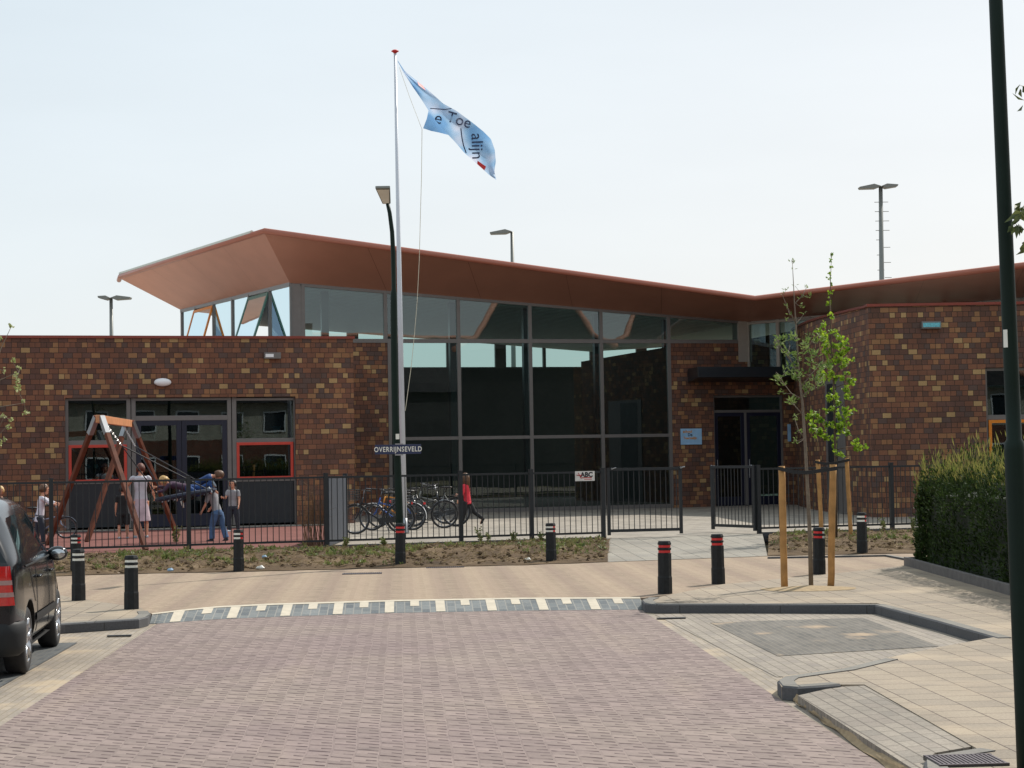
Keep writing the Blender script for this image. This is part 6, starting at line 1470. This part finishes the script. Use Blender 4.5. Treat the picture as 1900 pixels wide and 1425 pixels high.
# ================================================================== PEOPLE
M_skin = mat('skin', L(206, 150, 122), .55, 0, .06, 6); M_eye = mat('eye', L(40, 34, 30), .2); M_lip_ = mat('lips', L(170, 90, 84), .5)
def remesh(o, vox, sm=2):
    md = o.modifiers.new('r', 'REMESH'); md.mode = 'VOXEL'; md.voxel_size = vox; md.use_smooth_shade = True
    if sm: s = o.modifiers.new('s', 'SMOOTH'); s.factor = .5; s.iterations = sm
    return apply_mods(o)
HAIRMESH = {}
def person(loc, rz, H, label, look, arms, legs, lean=0.0, side=0.0, head=(0, 0), M0=None, adult=False, twist=0.0):
    """figure in local axes: faces +y, x to its right. arms/legs: (right, left) tuples of (forward swing, outward, bend) in degrees"""
    t = empty('person', loc, label, 'person')
    Mw = Matrix.Translation(loc) @ Matrix.Rotation(rz, 4, 'Z')
    if M0 is not None: Mw = Mw @ M0
    hh = H * (.132 if adult else .165); legL = H * (.50 if adult else .46); uL, lL = legL * .50, legL * .46
    hip = Vector((0, 0, legL)); torso = H - legL - hh * 1.12; neck = hh * .22
    Rt = Matrix.Rotation(-R(lean), 3, 'X') @ Matrix.Rotation(R(side), 3, 'Y')
    T = lambda v: hip + Rt @ Vector(v)
    sw = H * (.104 if adult else .106); hw = H * .075
    dirv = lambda f, o, s, M=None: ((M or Matrix.Identity(3)) @ Vector((math.sin(R(o)) * s, math.sin(R(f)) * math.cos(R(o)), -math.cos(R(f)) * math.cos(R(o)))))
    sh = {}; el = {}; wr = {}; hd_ = {}
    aL = H * .158; fL = H * .135
    for i, s in enumerate((1, -1)):
        f, o, bnd = arms[i]; S0 = T((s * sw, 0, torso * .90)); E = S0 + dirv(f, o, s) * aL; W = E + dirv(f + bnd, o * .6, s) * fL
        sh[s], el[s], wr[s] = S0, E, W; hd_[s] = (dirv(f + bnd, o * .6, s))
    kn = {}; an = {}; hp = {}
    for i, s in enumerate((1, -1)):
        f, o, bnd = legs[i]; P = hip + Vector((s * hw * .8, 0, 0)); K = P + dirv(f, o, s) * uL; A = K + dirv(f - bnd, o * .5, s) * lL
        hp[s], kn[s], an[s] = P, K, A
    k = H / 1.7
    nk = T((0, 0, torso)); hc = nk + Rt @ Vector((0, hh * .12, 0)) + Matrix.Rotation(R(head[1]), 3, 'Z') @ (Matrix.Rotation(-R(head[0] + lean * .6), 3, 'X') @ Vector((0, .0, neck + hh * .45)))
    Rh = Matrix.Rotation(R(head[1]), 3, 'Z') @ Matrix.Rotation(-R(head[0] + lean * .6), 3, 'X')
    X = lambda p: Mw @ Vector(p)
    def tb(b, pts, rs, seg=10, ell=None): b.tube([X(p) for p in pts], rs, seg, ell=(Mw.to_3x3() @ Vector(ell)) if ell else None)
    ch = 1.0 if adult else .93
    trs = [(.10 * k, .085 * k), (.135 * k, .10 * k), (.115 * k, .085 * k), (.14 * k, .10 * k), (.155 * k, .095 * k), (.06 * k, .06 * k)]
    tz = [-.05 * torso, .08 * torso, .4 * torso, .7 * torso, .9 * torso, 1.0 * torso]
    lat = Rt @ Vector((1, 0, 0))
    b = MB(); tb(b, [T((0, 0, z)) for z in tz], trs, 14, ell=tuple(lat)); tb(b, [T((0, 0, torso * .9)), nk, hc - Rh @ Vector((0, 0, hh * .3))], [.07 * k, .052 * k, .05 * k])
    b.ball(X(hc), (hh * .36, hh * .45, hh * .52), 16, 12, (Mw.to_3x3() @ Rh))
    Hd = lambda x, y, z: X(hc + Rh @ Vector((x * hh, y * hh, z * hh)))
    b.ball(Hd(0, .18, -.30), (hh * .24, hh * .26, hh * .2), 10, 8, Mw.to_3x3() @ Rh); b.tube([Hd(0, .42, .06), Hd(0, .52, -.08), Hd(0, .44, -.12)], [hh * .04, hh * .065, hh * .05], 8)
    for s in (1, -1): b.ball(Hd(s * .37, -.02, -.02), (hh * .05, hh * .08, hh * .12), 8, 6, Mw.to_3x3() @ Rh)
    for s in (1, -1):
        tb(b, [sh[s], sh[s].lerp(el[s], .5), el[s]], [.052 * k, .046 * k, .038 * k]); tb(b, [el[s], el[s].lerp(wr[s], .35), wr[s]], [.039 * k, .037 * k, .024 * k])
        d = hd_[s].normalized(); hl_ = H * .052; pm = wr[s] + d * hl_ * .55
        side_ = Vector((s * 1.0, 0, 0)); nrm_ = (side_ - d * side_.dot(d)); nrm_ = nrm_.normalized() if nrm_.length > .01 else Vector((0, 1, 0)); acr = d.cross(nrm_).normalized()
        tb(b, [wr[s], pm, wr[s] + d * hl_], [(.015 * k, .024 * k), (.015 * k, .035 * k), (.013 * k, .033 * k)], 8, ell=tuple(nrm_))
        for q, (off, ln) in enumerate(((-1.5, .78), (-.5, .95), (.5, .9), (1.5, .68))):
            p0 = wr[s] + d * hl_ * .95 + acr * off * .017 * k; p1 = p0 + (d * .9 - nrm_ * .25) * hl_ * ln * .5; p2 = p1 + (d * .6 - nrm_ * .75) * hl_ * ln * .45; tb(b, [p0, p1, p2], [.0085 * k, .008 * k, .0065 * k], 6)
        fa_ = acr * (1 if (acr.y > 0) else -1); p0 = wr[s] + d * hl_ * .3 + fa_ * .025 * k; p1 = p0 + (fa_ * .6 + d * .7) * hl_ * .4; p2 = p1 + (fa_ * .1 + d - nrm_ * .3) * hl_ * .35; tb(b, [p0, p1, p2], [.011 * k, .0095 * k, .0075 * k], 6)
        tb(b, [hp[s], hp[s].lerp(kn[s], .4), kn[s]], [.088 * k, .074 * k, .052 * k]); tb(b, [kn[s], kn[s].lerp(an[s], .3), an[s]], [.052 * k, .052 * k, .034 * k])
        fd = dirv(legs[0 if s == 1 else 1][0] - legs[0 if s == 1 else 1][2] + 90 * 1.0, 0, s); fd = Vector((0, fd.y, fd.z))
        tb(b, [an[s] + Vector((0, -.01 * k, 0)), an[s] + fd * .05 * k - Vector((0, 0, .02 * k)), an[s] + fd * .16 * k - Vector((0, 0, .035 * k))], [.038 * k, .042 * k, .028 * k])
    body = remesh(b.build('body', M_skin, t), .0075 if H < 1.4 else .009, 1)
    for s in (1, -1): b = MB(); b.ball(Hd(s * .15, .425, .03), hh * .045, 8, 6); b.build('eye', M_eye, t)
    b = MB(); b.tube([Hd(-.11, .42, -.25), Hd(0, .455, -.26), Hd(.11, .42, -.25)], hh * .022, 6); b.build('mouth', M_lip_, t)
    def cloth(name, m, fn, vox=.013): b = MB(); fn(b); o = remesh(b.build(name, m, t), vox, 3); return o
    g = .014 * k + .004
    grow = lambda rs, e=g: [(r_[0] + e, r_[1] + e) if isinstance(r_, tuple) else r_ + e for r_ in rs]
    # shirt
    hem = look.get('hem', -.02)
    def shirt(b):
        tb(b, [T((0, 0, hem * torso))] + [T((0, 0, z)) for z in tz[1:5]] + [T((0, 0, torso * .98))], grow([(trs[1][0] * look.get('flare', 1.03), trs[1][1] * look.get('flare', 1.03))] + trs[1:5] + [(.06 * k, .055 * k)]), 16, ell=tuple(lat))
        for s in (1, -1):
            sl = look.get('sleeve', .6)
            b.ball(X(sh[s] - Rt @ Vector((s * .012 * k, 0, .004))), .054 * k + .005, 10, 8)
            if sl <= 1: tb(b, [sh[s], sh[s].lerp(el[s], sl)], [.057 * k + .006, .052 * k + .006])
            else: tb(b, [sh[s], el[s], el[s].lerp(wr[s], sl - 1)], [.058 * k + .006, .048 * k + .006, .034 * k + .006])
    cloth(look.get('top_name', 'shirt'), look['top'], shirt)
    if 'dress' in look:
        def dress(b):
            zd = look['dress']; z1_ = hip.z * zd
            b.tube([X(T((0, 0, torso * .25))), X(T((0, 0, 0))), X((0, .0, hip.z * .75)), X((0, .01, z1_))], [(.13 * k, .10 * k), (.165 * k, .125 * k), (.19 * k, .15 * k), (.225 * k, .185 * k)], 20, ell=(Mw.to_3x3() @ Vector((1, 0, 0))))
        cloth('skirt', look['dress_m'], dress, .012)
    if 'legs' in look:
        fr = look.get('leg_len', .97)
        def trous(b):
            tb(b, [T((0, 0, torso * .12)), T((0, 0, 0)), hip - Vector((0, 0, .07 * k))], grow([trs[1], (.14 * k, .108 * k), (.12 * k, .10 * k)]), 14, ell=(1, 0, 0))
            for s in (1, -1):
                if fr > .5: tb(b, [hp[s], hp[s].lerp(kn[s], .5), kn[s], kn[s].lerp(an[s], (fr - .5) * 2)], [.092 * k + g * .5, .082 * k + g, .064 * k + g * .8, (.052 * k + g * look.get('wide', .6))])
                else: tb(b, [hp[s], hp[s].lerp(kn[s], .5), hp[s].lerp(kn[s], fr * 2)], [.092 * k + g * .5, .088 * k + g, .082 * k + g])
        cloth('trousers' if fr > .5 else 'shorts', look['legs'], trous)
    for s in (1, -1):
        lg = legs[0 if s == 1 else 1]; fd = dirv(lg[0] - lg[2] + 90, 0, s); fd = Vector((0, fd.y, fd.z)); dn = dirv(lg[0] - lg[2], 0, s)
        b = MB(); tb(b, [an[s] - fd * .035 * k + dn * .01 * k, an[s] + fd * .05 * k + dn * .02 * k, an[s] + fd * .14 * k + dn * .035 * k, an[s] + fd * .185 * k + dn * .038 * k], [(.04 * k + .004, .045 * k), (.042 * k + .004, .046 * k), (.045 * k, .033 * k), (.03 * k, .02 * k)], 12, ell=(1, 0, 0)); b.build('shoe', look.get('shoe', M_black), t, smooth=True)
    # hair: cap of locks over the skull
    hb_ = MB(); q = random.Random(int(H * 1000) + len(label)); M3 = Mw.to_3x3() @ Rh
    hb_.ball(X(hc + Rh @ Vector((0, -hh * .06, hh * .08))), (hh * .43, hh * .48, hh * .52), 16, 12, M3)
    k0 = len(hb_.v); keep = []
    lenh = look.get('hair_len', .5)
    for i in range(120):
        a = q.uniform(0, 2 * math.pi); 
        if abs(math.sin(a) - 1) < .35: continue   # leave the face free
        el_ = q.uniform(.15, 1.3); r1_ = math.cos(el_)
        p0 = Vector((.39 * r1_ * math.cos(a), .46 * r1_ * math.sin(a) - .05, .50 * math.sin(el_) + .08)); p1 = Vector((.42 * math.cos(a), .48 * math.sin(a) - .07, .0)); p2 = Vector((.40 * math.cos(a) * 1.02, .44 * math.sin(a) - .1, -lenh * q.uniform(.8, 1.1)))
        pts = [X(hc + Rh @ (p * hh)) for p in (p0, p0.lerp(p1, .6), p1, p2)]
        hb_.tube(pts, [hh * .05, hh * .06, hh * .06, hh * .02], 5)
    o = hb_.build('hair', look['hair'], t, smooth=True)
    # cut the front of the hair ball away from the face
    bm = bmesh.new(); bm.from_mesh(o.data); inv = (Mw @ Matrix.Translation(hc) @ Rh.to_4x4()).inverted()
    dl = [v for v in bm.verts if (lambda p: p.y > .25 * hh and p.z < .20 * hh)(inv @ v.co)]
    bmesh.ops.delete(bm, geom=dl, context='VERTS'); bm.to_mesh(o.data); bm.free()
    return t, Mw, wr, an
hair = lambda n, c: mat(n, c, .5, 0, .2, 40)
H_bl = hair('blond_hair', L(196, 160, 104)); H_br = hair('brown_hair', L(92, 62, 40)); H_dk = hair('dark_hair', L(44, 34, 30)); H_rd = hair('auburn_hair', L(92, 42, 26))
cl = lambda n, c, v=.1: mat(n, c, .85, 0, v, 7, bump=.15)
C_white = cl('white_cotton', L(206, 204, 214)); C_black = cl('black_cotton', L(30, 30, 32)); C_grey = cl('grey_cotton', L(142, 142, 146)); C_pinkd = cl('pale_print_cotton', L(188, 170, 178), .18)
C_lgrey = cl('light_grey_knit', L(190, 188, 196)); C_jean = cl('denim', L(70, 98, 134), .25); C_dkjean = cl('dark_denim', L(42, 48, 60)); C_red = cl('red_jacket', L(206, 52, 66)); C_blue = cl('blue_jacket', L(30, 62, 112), .3)
C_purp = cl('dark_purple_knit', L(66, 46, 66), .2); C_shoe = mat('pale_shoe', L(150, 160, 168), .6)
gp = lambda px, py: G(px, py, ZY)
person(gp(262, 998), R(12), 1.68, 'woman seen from behind in a pale grey top and patterned knee-length skirt', dict(top=C_lgrey, sleeve=.35, dress=.46, dress_m=C_pinkd, hair=H_rd, hair_len=.35, shoe=C_shoe),
       ((8, 18, 30), (35, 30, 70)), ((3, 2, 3), (-3, 3, 0)), adult=True, head=(15, 0))
person(gp(229, 999), R(10), 1.22, 'child in black top and black shorts standing behind the swing leg', dict(top=C_black, sleeve=.7, legs=C_black, leg_len=.45, hair=H_dk, hair_len=.3, shoe=C_shoe),
       ((12, 8, 25), (5, 8, 10)), ((2, 2, 2), (-3, 3, 0)))
person(gp(74, 1010), R(-78), 1.28, 'boy in a pale shirt and dark trousers holding a small bicycle', dict(top=C_white, sleeve=1.5, legs=C_dkjean, hair=H_br, hair_len=.25, flare=1.2, hem=-.25),
       ((55, 6, 20), (62, 6, 15)), ((12, 3, 8), (-10, 3, 5)), lean=8)
person(gp(404, 1004), R(60), 1.33, 'blond child in grey shirt and blue jeans leaning over to push the swing', dict(top=C_grey, sleeve=.9, legs=C_jean, wide=1.6, hair=H_bl, hair_len=.4, shoe=C_dkjean),
       ((25, 10, 20), (10, 10, 20)), ((-12, 4, 6), (14, 3, 14)), lean=18, head=(10, 0))
person(gp(433, 986), R(168), 1.26, 'child in a grey printed shirt and dark trousers facing the street', dict(top=C_grey, sleeve=.7, legs=C_dkjean, hair=H_dk, hair_len=.3, shoe=C_shoe),
       ((30, 8, 70), (8, 10, 20)), ((4, 3, 2), (-6, 3, 4)))
person(gp(868, 976), R(70), 1.30, 'long-haired girl in a red jacket walking left behind the fence', dict(top=C_red, sleeve=1.9, legs=C_black, hair=H_br, hair_len=1.5, shoe=C_black, flare=1.3, hem=-.12, top_name='jacket'),
       ((35, 6, 35), (10, 8, 20)), ((-30, 2, 24), (14, 2, 4)), lean=4)
person(gp(1, 1003), R(185), 1.22, 'blond child in black at the left edge behind the car roof', dict(top=C_black, sleeve=.8, legs=C_dkjean, hair=H_bl, hair_len=.3), ((10, 8, 20), (5, 8, 10)), ((2, 2, 2), (-3, 3, 0)))
# two children lying in the nest swing
def onswing(dx, dy, dz, rz, H, pitch, roll, **k):
    base = nest + Vector((dx, dy, dz)); M0 = Matrix.Rotation(R(pitch), 4, 'X') @ Matrix.Rotation(R(roll), 4, 'Z') @ Matrix.Translation((0, 0, -H * .5)); return person(base, R(rz), H, M0=M0, **k)
onswing(.02, -.12, .16, -90 + 180, 1.20, -78, 0, label='blond child lying face down in the nest swing, head to the left', look=dict(top=C_purp, sleeve=1.8, legs=C_blue, leg_len=.95, hair=H_bl, hair_len=.35, shoe=C_shoe),
        arms=((150, 12, 20), (120, 15, 40)), legs=((-10, 6, 30), (20, 6, 60)), head=(-30, 0))
onswing(.22, .12, .24, -90, 1.18, -66, 0, label='child in a bright blue jacket bending over the right end of the nest swing', look=dict(top=C_blue, sleeve=1.85, legs=C_black, leg_len=.95, hair=H_br, hair_len=.35, shoe=M_bw, top_name='jacket'),
        arms=((70, 12, 40), (40, 15, 40)), legs=((60, 8, 60), (30, 8, 50)), head=(10, 0))

# ================================================================== CAR
M_paint = mat('black_car_paint', (0.006, 0.008, 0.011), .14, 0.0, .02, 3, coat=.25, spec=.4); M_paint.node_tree.nodes['Principled BSDF'].inputs['Coat Roughness'].default_value = .03
M_cglass = mat('dark_car_glass', (.008, .014, .018), .03, 0, .02, spec=.35); M_plast = mat('dark_bumper_plastic', L(32, 34, 36), .6, 0, .1, spec=.3)
M_alu = mat('alloy_rim', L(190, 192, 196), .22, .9, .03); M_tail = mat('tail_lens_red', L(190, 14, 20), .12, 0, .1, 40, spec=.8, coat=.6); M_tailw = mat('tail_lens_clear', L(160, 128, 126), .15, 0, .1, 50, coat=.5)
M_gap = mat('panel_gap', (.004, .004, .004), .9)
psi = R(7.7); rc = G(60, 1248, 0.008); hv = Vector((-math.sin(psi), math.cos(psi), 0)); rv = Vector((math.cos(psi), math.sin(psi), 0))
cc = rc + hv * 1.15 - rv * .88; cc.z = .008
car = empty('parked_car', cc, 'black compact family car parked at the left edge, seen from behind', 'car')
MC = Matrix.Translation(cc) @ Matrix.Rotation(psi, 4, 'Z'); K = lambda x, y, z: MC @ Vector((x, y, z))
#        y     zl    zb    zt     w1    wb    wt   lean
stn = [(-1.81, .30, 1.00, 1.47, .76, .76, .50, .24), (-1.76, .25, 1.01, 1.51, .81, .81, .55, .22), (-1.50, .20, 1.00, 1.55, .845, .84, .61, .16), (-1.42, .20, 1.00, 1.555, .85, .842, .615, .15), (-1.05, .20, .985, 1.585, .86, .85, .63, .10),
       (-.66, .20, .965, 1.60, .86, .85, .64, .05), (-.58, .20, .96, 1.60, .86, .85, .64, .04), (.0, .20, .945, 1.595, .86, .85, .64, -.05), (.28, .20, .935, 1.575, .86, .85, .64, -.14), (.36, .20, .93, 1.57, .86, .85, .64, -.17),
       (.86, .20, .915, 1.44, .86, .845, .62, -.42), (1.12, .20, .905, 1.10, .85, .83, .66, -.20), (1.45, .22, .86, .97, .84, .78, .58, 0), (1.68, .24, .78, .84, .80, .70, .48, 0), (1.79, .30, .64, .68, .68, .58, .4, 0)]
gl_side = {3, 4, 6, 7, 9}; 
vs = []; nP = 9
for (y, zl, zb, zt, w1, wb, wt, ln) in stn:
    def yy_(z): return y + max(0, (z - zb) / max(.01, zt - zb)) * ln if z > zb else y
    half = [(0, zl), (w1 * .86, zl), (w1, zl + .10), (w1 + .012, .56), (wb, zb - .02), (wb - .012, zb + .03), (wt + .03, zt - .10), (wt - .12, zt - .008), (0, zt + .018)]
    for x, z in half: vs.append(Vector((x, yy_(z), z)))
    for x, z in half[1:-1][::-1]: vs.append(Vector((-x, yy_(z), z)))
nr_ = 16
b = MB(); b.v = [MC @ v for v in vs]
for i in range(len(stn) - 1):
    for k in range(nr_):
        b.f.append((i * nr_ + k, i * nr_ + (k + 1) % nr_, (i + 1) * nr_ + (k + 1) % nr_, (i + 1) * nr_ + k)); m_ = 0
        if k in (5, 10) and i in gl_side: m_ = 1
        if i == 10 and k in (6, 7, 8, 9): m_ = 1
        b.mi.append(m_)
for end, rev in ((0, True), (len(stn) - 1, False)):
    o_ = end * nr_
    for lo in range(1, 8):
        a, c, d, e = lo - 1 + 0, lo, nr_ - lo, (nr_ - lo + 1) % nr_
        f = (o_ + a, o_ + c, o_ + d, o_ + e) if lo > 1 else (o_ + 0, o_ + 1, o_ + 15)
        f = f[::-1] if not rev else f
        b.f.append(f); b.mi.append(1 if (lo == 6 and rev) else 0)
    f = (o_ + 7, o_ + 8, o_ + 9); b.f.append(f[::-1] if not rev else f); b.mi.append(0)
body = b.build('body', [M_paint, M_cglass, M_gap], car, smooth=True)
ss_ = body.modifiers.new('sub', 'SUBSURF'); ss_.levels = 3; ss_.render_levels = 3
cut = MB(); 
for y in (-1.15, 1.27):
    for s in (1, -1): cut.cur = 2; k0 = len(cut.v); cut.lathe((.50 if s > 0 else -1.1, y, .30), [(.365, 0), (.365, .60)], 40, 'x')
cut.v = [MC @ v for v in cut.v]
co = cut.build('cutter', [M_paint, M_cglass, M_gap], None)
bm = bmesh.new(); bm.from_mesh(co.data); bmesh.ops.recalc_face_normals(bm, faces=bm.faces); bm.to_mesh(co.data); bm.free()
apply_mods(body)
bm = bmesh.new(); bm.from_mesh(body.data); bmesh.ops.recalc_face_normals(bm, faces=bm.faces); bm.to_mesh(body.data); bm.free()
bo = body.modifiers.new('cut', 'BOOLEAN'); bo.operation = 'DIFFERENCE'; bo.solver = 'EXACT'; bo.object = co
apply_mods(body); bpy.data.objects.remove(co)
from mathutils.bvhtree import BVHTree
bm = bmesh.new(); bm.from_mesh(body.data); bvh = BVHTree.FromBMesh(bm)
# glass faces become their own parts
gvs = {}; groups_ = {}
inv = MC.inverted()
for f in bm.faces:
    if f.material_index == 1:
        c = inv @ f.calc_center_median(); key = ('rear_window' if c.y < -1.25 and abs(c.x) < .62 and c.y < -1.42 + (c.z - 1.0) * .9 - .0 and abs(inv.to_3x3() @ f.normal).__class__ else None) if False else None
        n_ = (inv.to_3x3() @ f.normal)
        if n_.y < -.6: key = 'rear_window'
        elif n_.y > .45 or abs(n_.x) < .35: key = 'windscreen'
        else: key = 'side_window' + ('R' if c.x > 0 else 'L') + str(0 if c.y < -.55 else (1 if c.y < .35 else 2))
        groups_.setdefault(key, []).append(f)
for key, fs in groups_.items():
    g = MB(); idx = {}
    for f in fs:
        ff = []
        for v in f.verts:
            if v.index not in idx: idx[v.index] = len(g.v); g.v.append(v.co.copy())
            ff.append(idx[v.index])
        g.f.append(tuple(ff)); g.mi.append(0)
    g.build(key.rstrip('RL012'), M_cglass, car, smooth=True)
bmesh.ops.delete(bm, geom=[f for fs in groups_.values() for f in fs], context='FACES'); bm.to_mesh(body.data); bm.free()
def cast(x, y, z, dx, dy, dz):
    o = K(x, y, z); d = (MC.to_3x3() @ Vector((dx, dy, dz))).normalized(); h = bvh.ray_cast(o, d)
    return (h[0], h[1]) if h[0] is not None else (o + d, -d)
def surf(pts, off, dirx, name, m, w=None, parent=car):
    """strip of width w along points cast onto the body, or a filled patch if w is None (grid of rows)"""
    b = MB()
    if w is not None:
        P = [cast(*p, *dirx) for p in pts]; vs = []
        for i, (p, n) in enumerate(P):
            tt = (P[min(i + 1, len(P) - 1)][0] - P[max(i - 1, 0)][0]).normalized(); s = n.cross(tt).normalized() * w / 2; vs += [p + n * off - s, p + n * (off + .004), p + n * off + s]
        b.add(vs, [(i * 3 + j, (i + 1) * 3 + j, (i + 1) * 3 + j + 1, i * 3 + j + 1) for i in range(len(P) - 1) for j in range(2)])
    else:
        nr, nc = len(pts), len(pts[0]); vs = []
        for row in pts:
            for p in row: q, n = cast(*p, *dirx); vs.append(q + n * off)
        b.add(vs, [(i * nc + j, (i + 1) * nc + j, (i + 1) * nc + j + 1, i * nc + j + 1) for i in range(nr - 1) for j in range(nc - 1)])
    return b.build(name, m, parent, smooth=True)
lerp = lambda a, b_, t: a + (b_ - a) * t
# tail lights at the rear corners: narrow at the top, clear bands across
for s in (1, -1):
    def tail(z0, z1, nm, m, off, par=car):
        rows = []
        for i in range(7):
            z = lerp(z0, z1, i / 6); f = (z - .66) / .34; inn = lerp(.52, .69, f); out = lerp(.80, .765, f)
            rows.append([(s * lerp(inn, out, j / 9) , -2.3, z) for j in range(10)])
        return surf(rows, off, (0, 1, 0), nm, m, parent=par)
    tl = tail(.66, 1.0, 'tail_light', M_tail, .014); tail(.735, .775, 'clear_band', M_tailw, .018, tl); tail(.84, .88, 'clear_band', M_tailw, .018, tl)
# bumper shell
b = MB(); prof = [(.21, -.04), (.24, .0), (.30, .014), (.40, .018), (.49, .016), (.51, -.01)]; path = [(.868, -.78), (.872, -1.0)] ; pathp = []
for t_ in range(13):
    a = t_ / 12; ang = a * math.pi / 2; pathp.append((.70 + .165 * math.cos(ang), -1.62 - .19 * math.sin(ang)))
full = [(.866, -1.56)] + pathp + [(0.0, -1.825)] ; full = full + [(-x, y) for x, y in full[:-1][::-1]]
vs = []
for i, (x, y) in enumerate(full):
    p0, p1 = full[max(i - 1, 0)], full[min(i + 1, len(full) - 1)]; tx, ty = p1[0] - p0[0], p1[1] - p0[1]; q = math.hypot(tx, ty); nx, ny = -ty / q, tx / q
    if nx * x + ny * (y + 1.2) < 0: nx, ny = -nx, -ny
    for z, o in prof: vs.append(K(x + nx * o, y + ny * o, z))
n_ = len(prof); b.add(vs, [(i * n_ + j, (i + 1) * n_ + j, (i + 1) * n_ + j + 1, i * n_ + j + 1) for i in range(len(full) - 1) for j in range(n_ - 1)]); b.build('rear_bumper', M_plast, car, smooth=True)
surf([(x_ * .1, -2.4, .70) for x_ in range(-8, 9)], .002, (0, 1, 0), 'boot_gap', M_gap, .008)
b = MB(); b.box((-.26, -1.90, .50), (.26, -1.845, .61), MC); b.build('number_plate', mat('yellow_plate', L(216, 180, 40), .5), car)
b = MB(); b.tube([K(-.3, -1.82, 1.03), K(.0, -1.85, 1.035), K(.3, -1.82, 1.03)], .012, 6); b.build('boot_handle', M_chrome, car)
# side: mouldings, door gaps, handles
for s in (1, -1):
    surf([(s * 1.5, y, .47) for y in [lerp(-.76, .88, i / 14) for i in range(15)]], .012, (-s, 0, 0), 'side_moulding', M_plast, .075)
    surf([(s * 1.5, y, .245) for y in [lerp(-.76, .88, i / 14) for i in range(15)]], .012, (-s, 0, 0), 'sill', M_plast, .07)
    for yd in (-.62, .32, ): surf([(s * 1.5, yd + .0, z) for z in [lerp(.27, .94, i / 8) for i in range(9)]], .002, (-s, 0, 0), 'door_gap', M_gap, .010)
    surf([(s * 1.5, lerp(.88, 1.0, i / 6), lerp(.27, .9, i / 6)) for i in range(7)], .002, (-s, 0, 0), 'door_gap', M_gap, .010)
    surf([(s * 1.5, -1.06 + .30 * i / 6, lerp(.94, .62, i / 6)) for i in range(7)], .002, (-s, 0, 0), 'door_gap', M_gap, .010)
    for yh in (-.52, .44):
        q, n = cast(s * 1.5, yh, .84, -s, 0, 0); b = MB(); b.tube([q + hv * -.09 + n * .012, q + hv * -.06 + n * .035, q + hv * .06 + n * .035, q + hv * .09 + n * .012], .013, 8); b.build('door_handle', M_paint, car, smooth=True)
    surf([(s * 1.5, y, .975) for y in [lerp(-1.3, .95, i / 14) for i in range(15)]], .004, (-s, 0, 0), 'window_trim', M_plast, .018)
    # mirror
    mc = K(s * .90, .76, .985); b = MB(); b.ball(mc, (.105, .07, .075), 16, 10, MC.to_3x3()); b.tube([K(s * .84, .76, .97), mc], .025, 8); mr = b.build('wing_mirror', M_paint, car, smooth=True)
    b = MB(); b.ball(mc + hv * -.058 + rv * (.01 * s), (.072, .022, .048), 16, 10, MC.to_3x3()); b.build('mirror_glass', mat('mirror', L(180, 186, 190), .03, 1, .02), mr, smooth=True)
    for yw in (-1.15, 1.27):
        c = K(s * .845 - (0 if s > 0 else 0), yw, .30); x = MC.to_3x3() @ Vector((s, 0, 0))
        Mx = Matrix.Translation(c) @ (MC.to_3x3().to_4x4()) @ (Matrix.Identity(4) if s > 0 else Matrix.Rotation(math.pi, 4, 'Z'))
        b = MB(); b.lathe((0, 0, 0), [(.19, -.185), (.27, -.19), (.298, -.17), (.302, -.10), (.302, -.05), (.298, -.015), (.275, .002), (.215, .004), (.195, -.01), (.19, -.05)], 40, 'x'); b.v = [Mx @ v for v in b.v]; wh = b.build('wheel', M_tyre, car, smooth=True)
        b = MB(); b.lathe((0, 0, 0), [(.204, -.12), (.200, -.03), (.206, -.002), (.196, .003), (.190, -.015), (.186, -.09)], 32, 'x')
        b.lathe((0, 0, 0), [(.055, -.05), (.05, -.012), (.03, -.006), (.004, -.005)], 16, 'x')
        for q in range(5):
            a = q * 2 * math.pi / 5 + .3
            for da in (-.12, .12):
                p0 = Vector((-.028, math.cos(a) * .04, math.sin(a) * .04)); p1 = Vector((-.014, math.cos(a + da) * .192, math.sin(a + da) * .192)); b.tube([p0, p0.lerp(p1, .5) + Vector((.008, 0, 0)), p1], [(.022, .016), (.018, .014), (.024, .014)], 8, ell=(1, 0, 0))
        b.lathe((-.10, 0, 0), [(.19, -.01), (.19, .0)], 24, 'x'); b.cur = 0
        b.v = [Mx @ v for v in b.v]; b.build('rim', M_alu, wh, smooth=True)
b = MB(); b.hexa([K(-.80, -1.55, .20), K(.80, -1.55, .20), K(.80, 1.5, .20), K(-.80, 1.5, .20), K(-.5, -1.55, .24), K(.5, -1.55, .24), K(.5, 1.5, .24), K(-.5, 1.5, .24)]); b.build('underbody', M_gap, car)
b = MB(); b.box((-.62, -.35, .5), (-.14, -.15, 1.2), MC); b.box((.14, -.35, .5), (.62, -.15, 1.2), MC); b.build('seats', M_seatm, car)
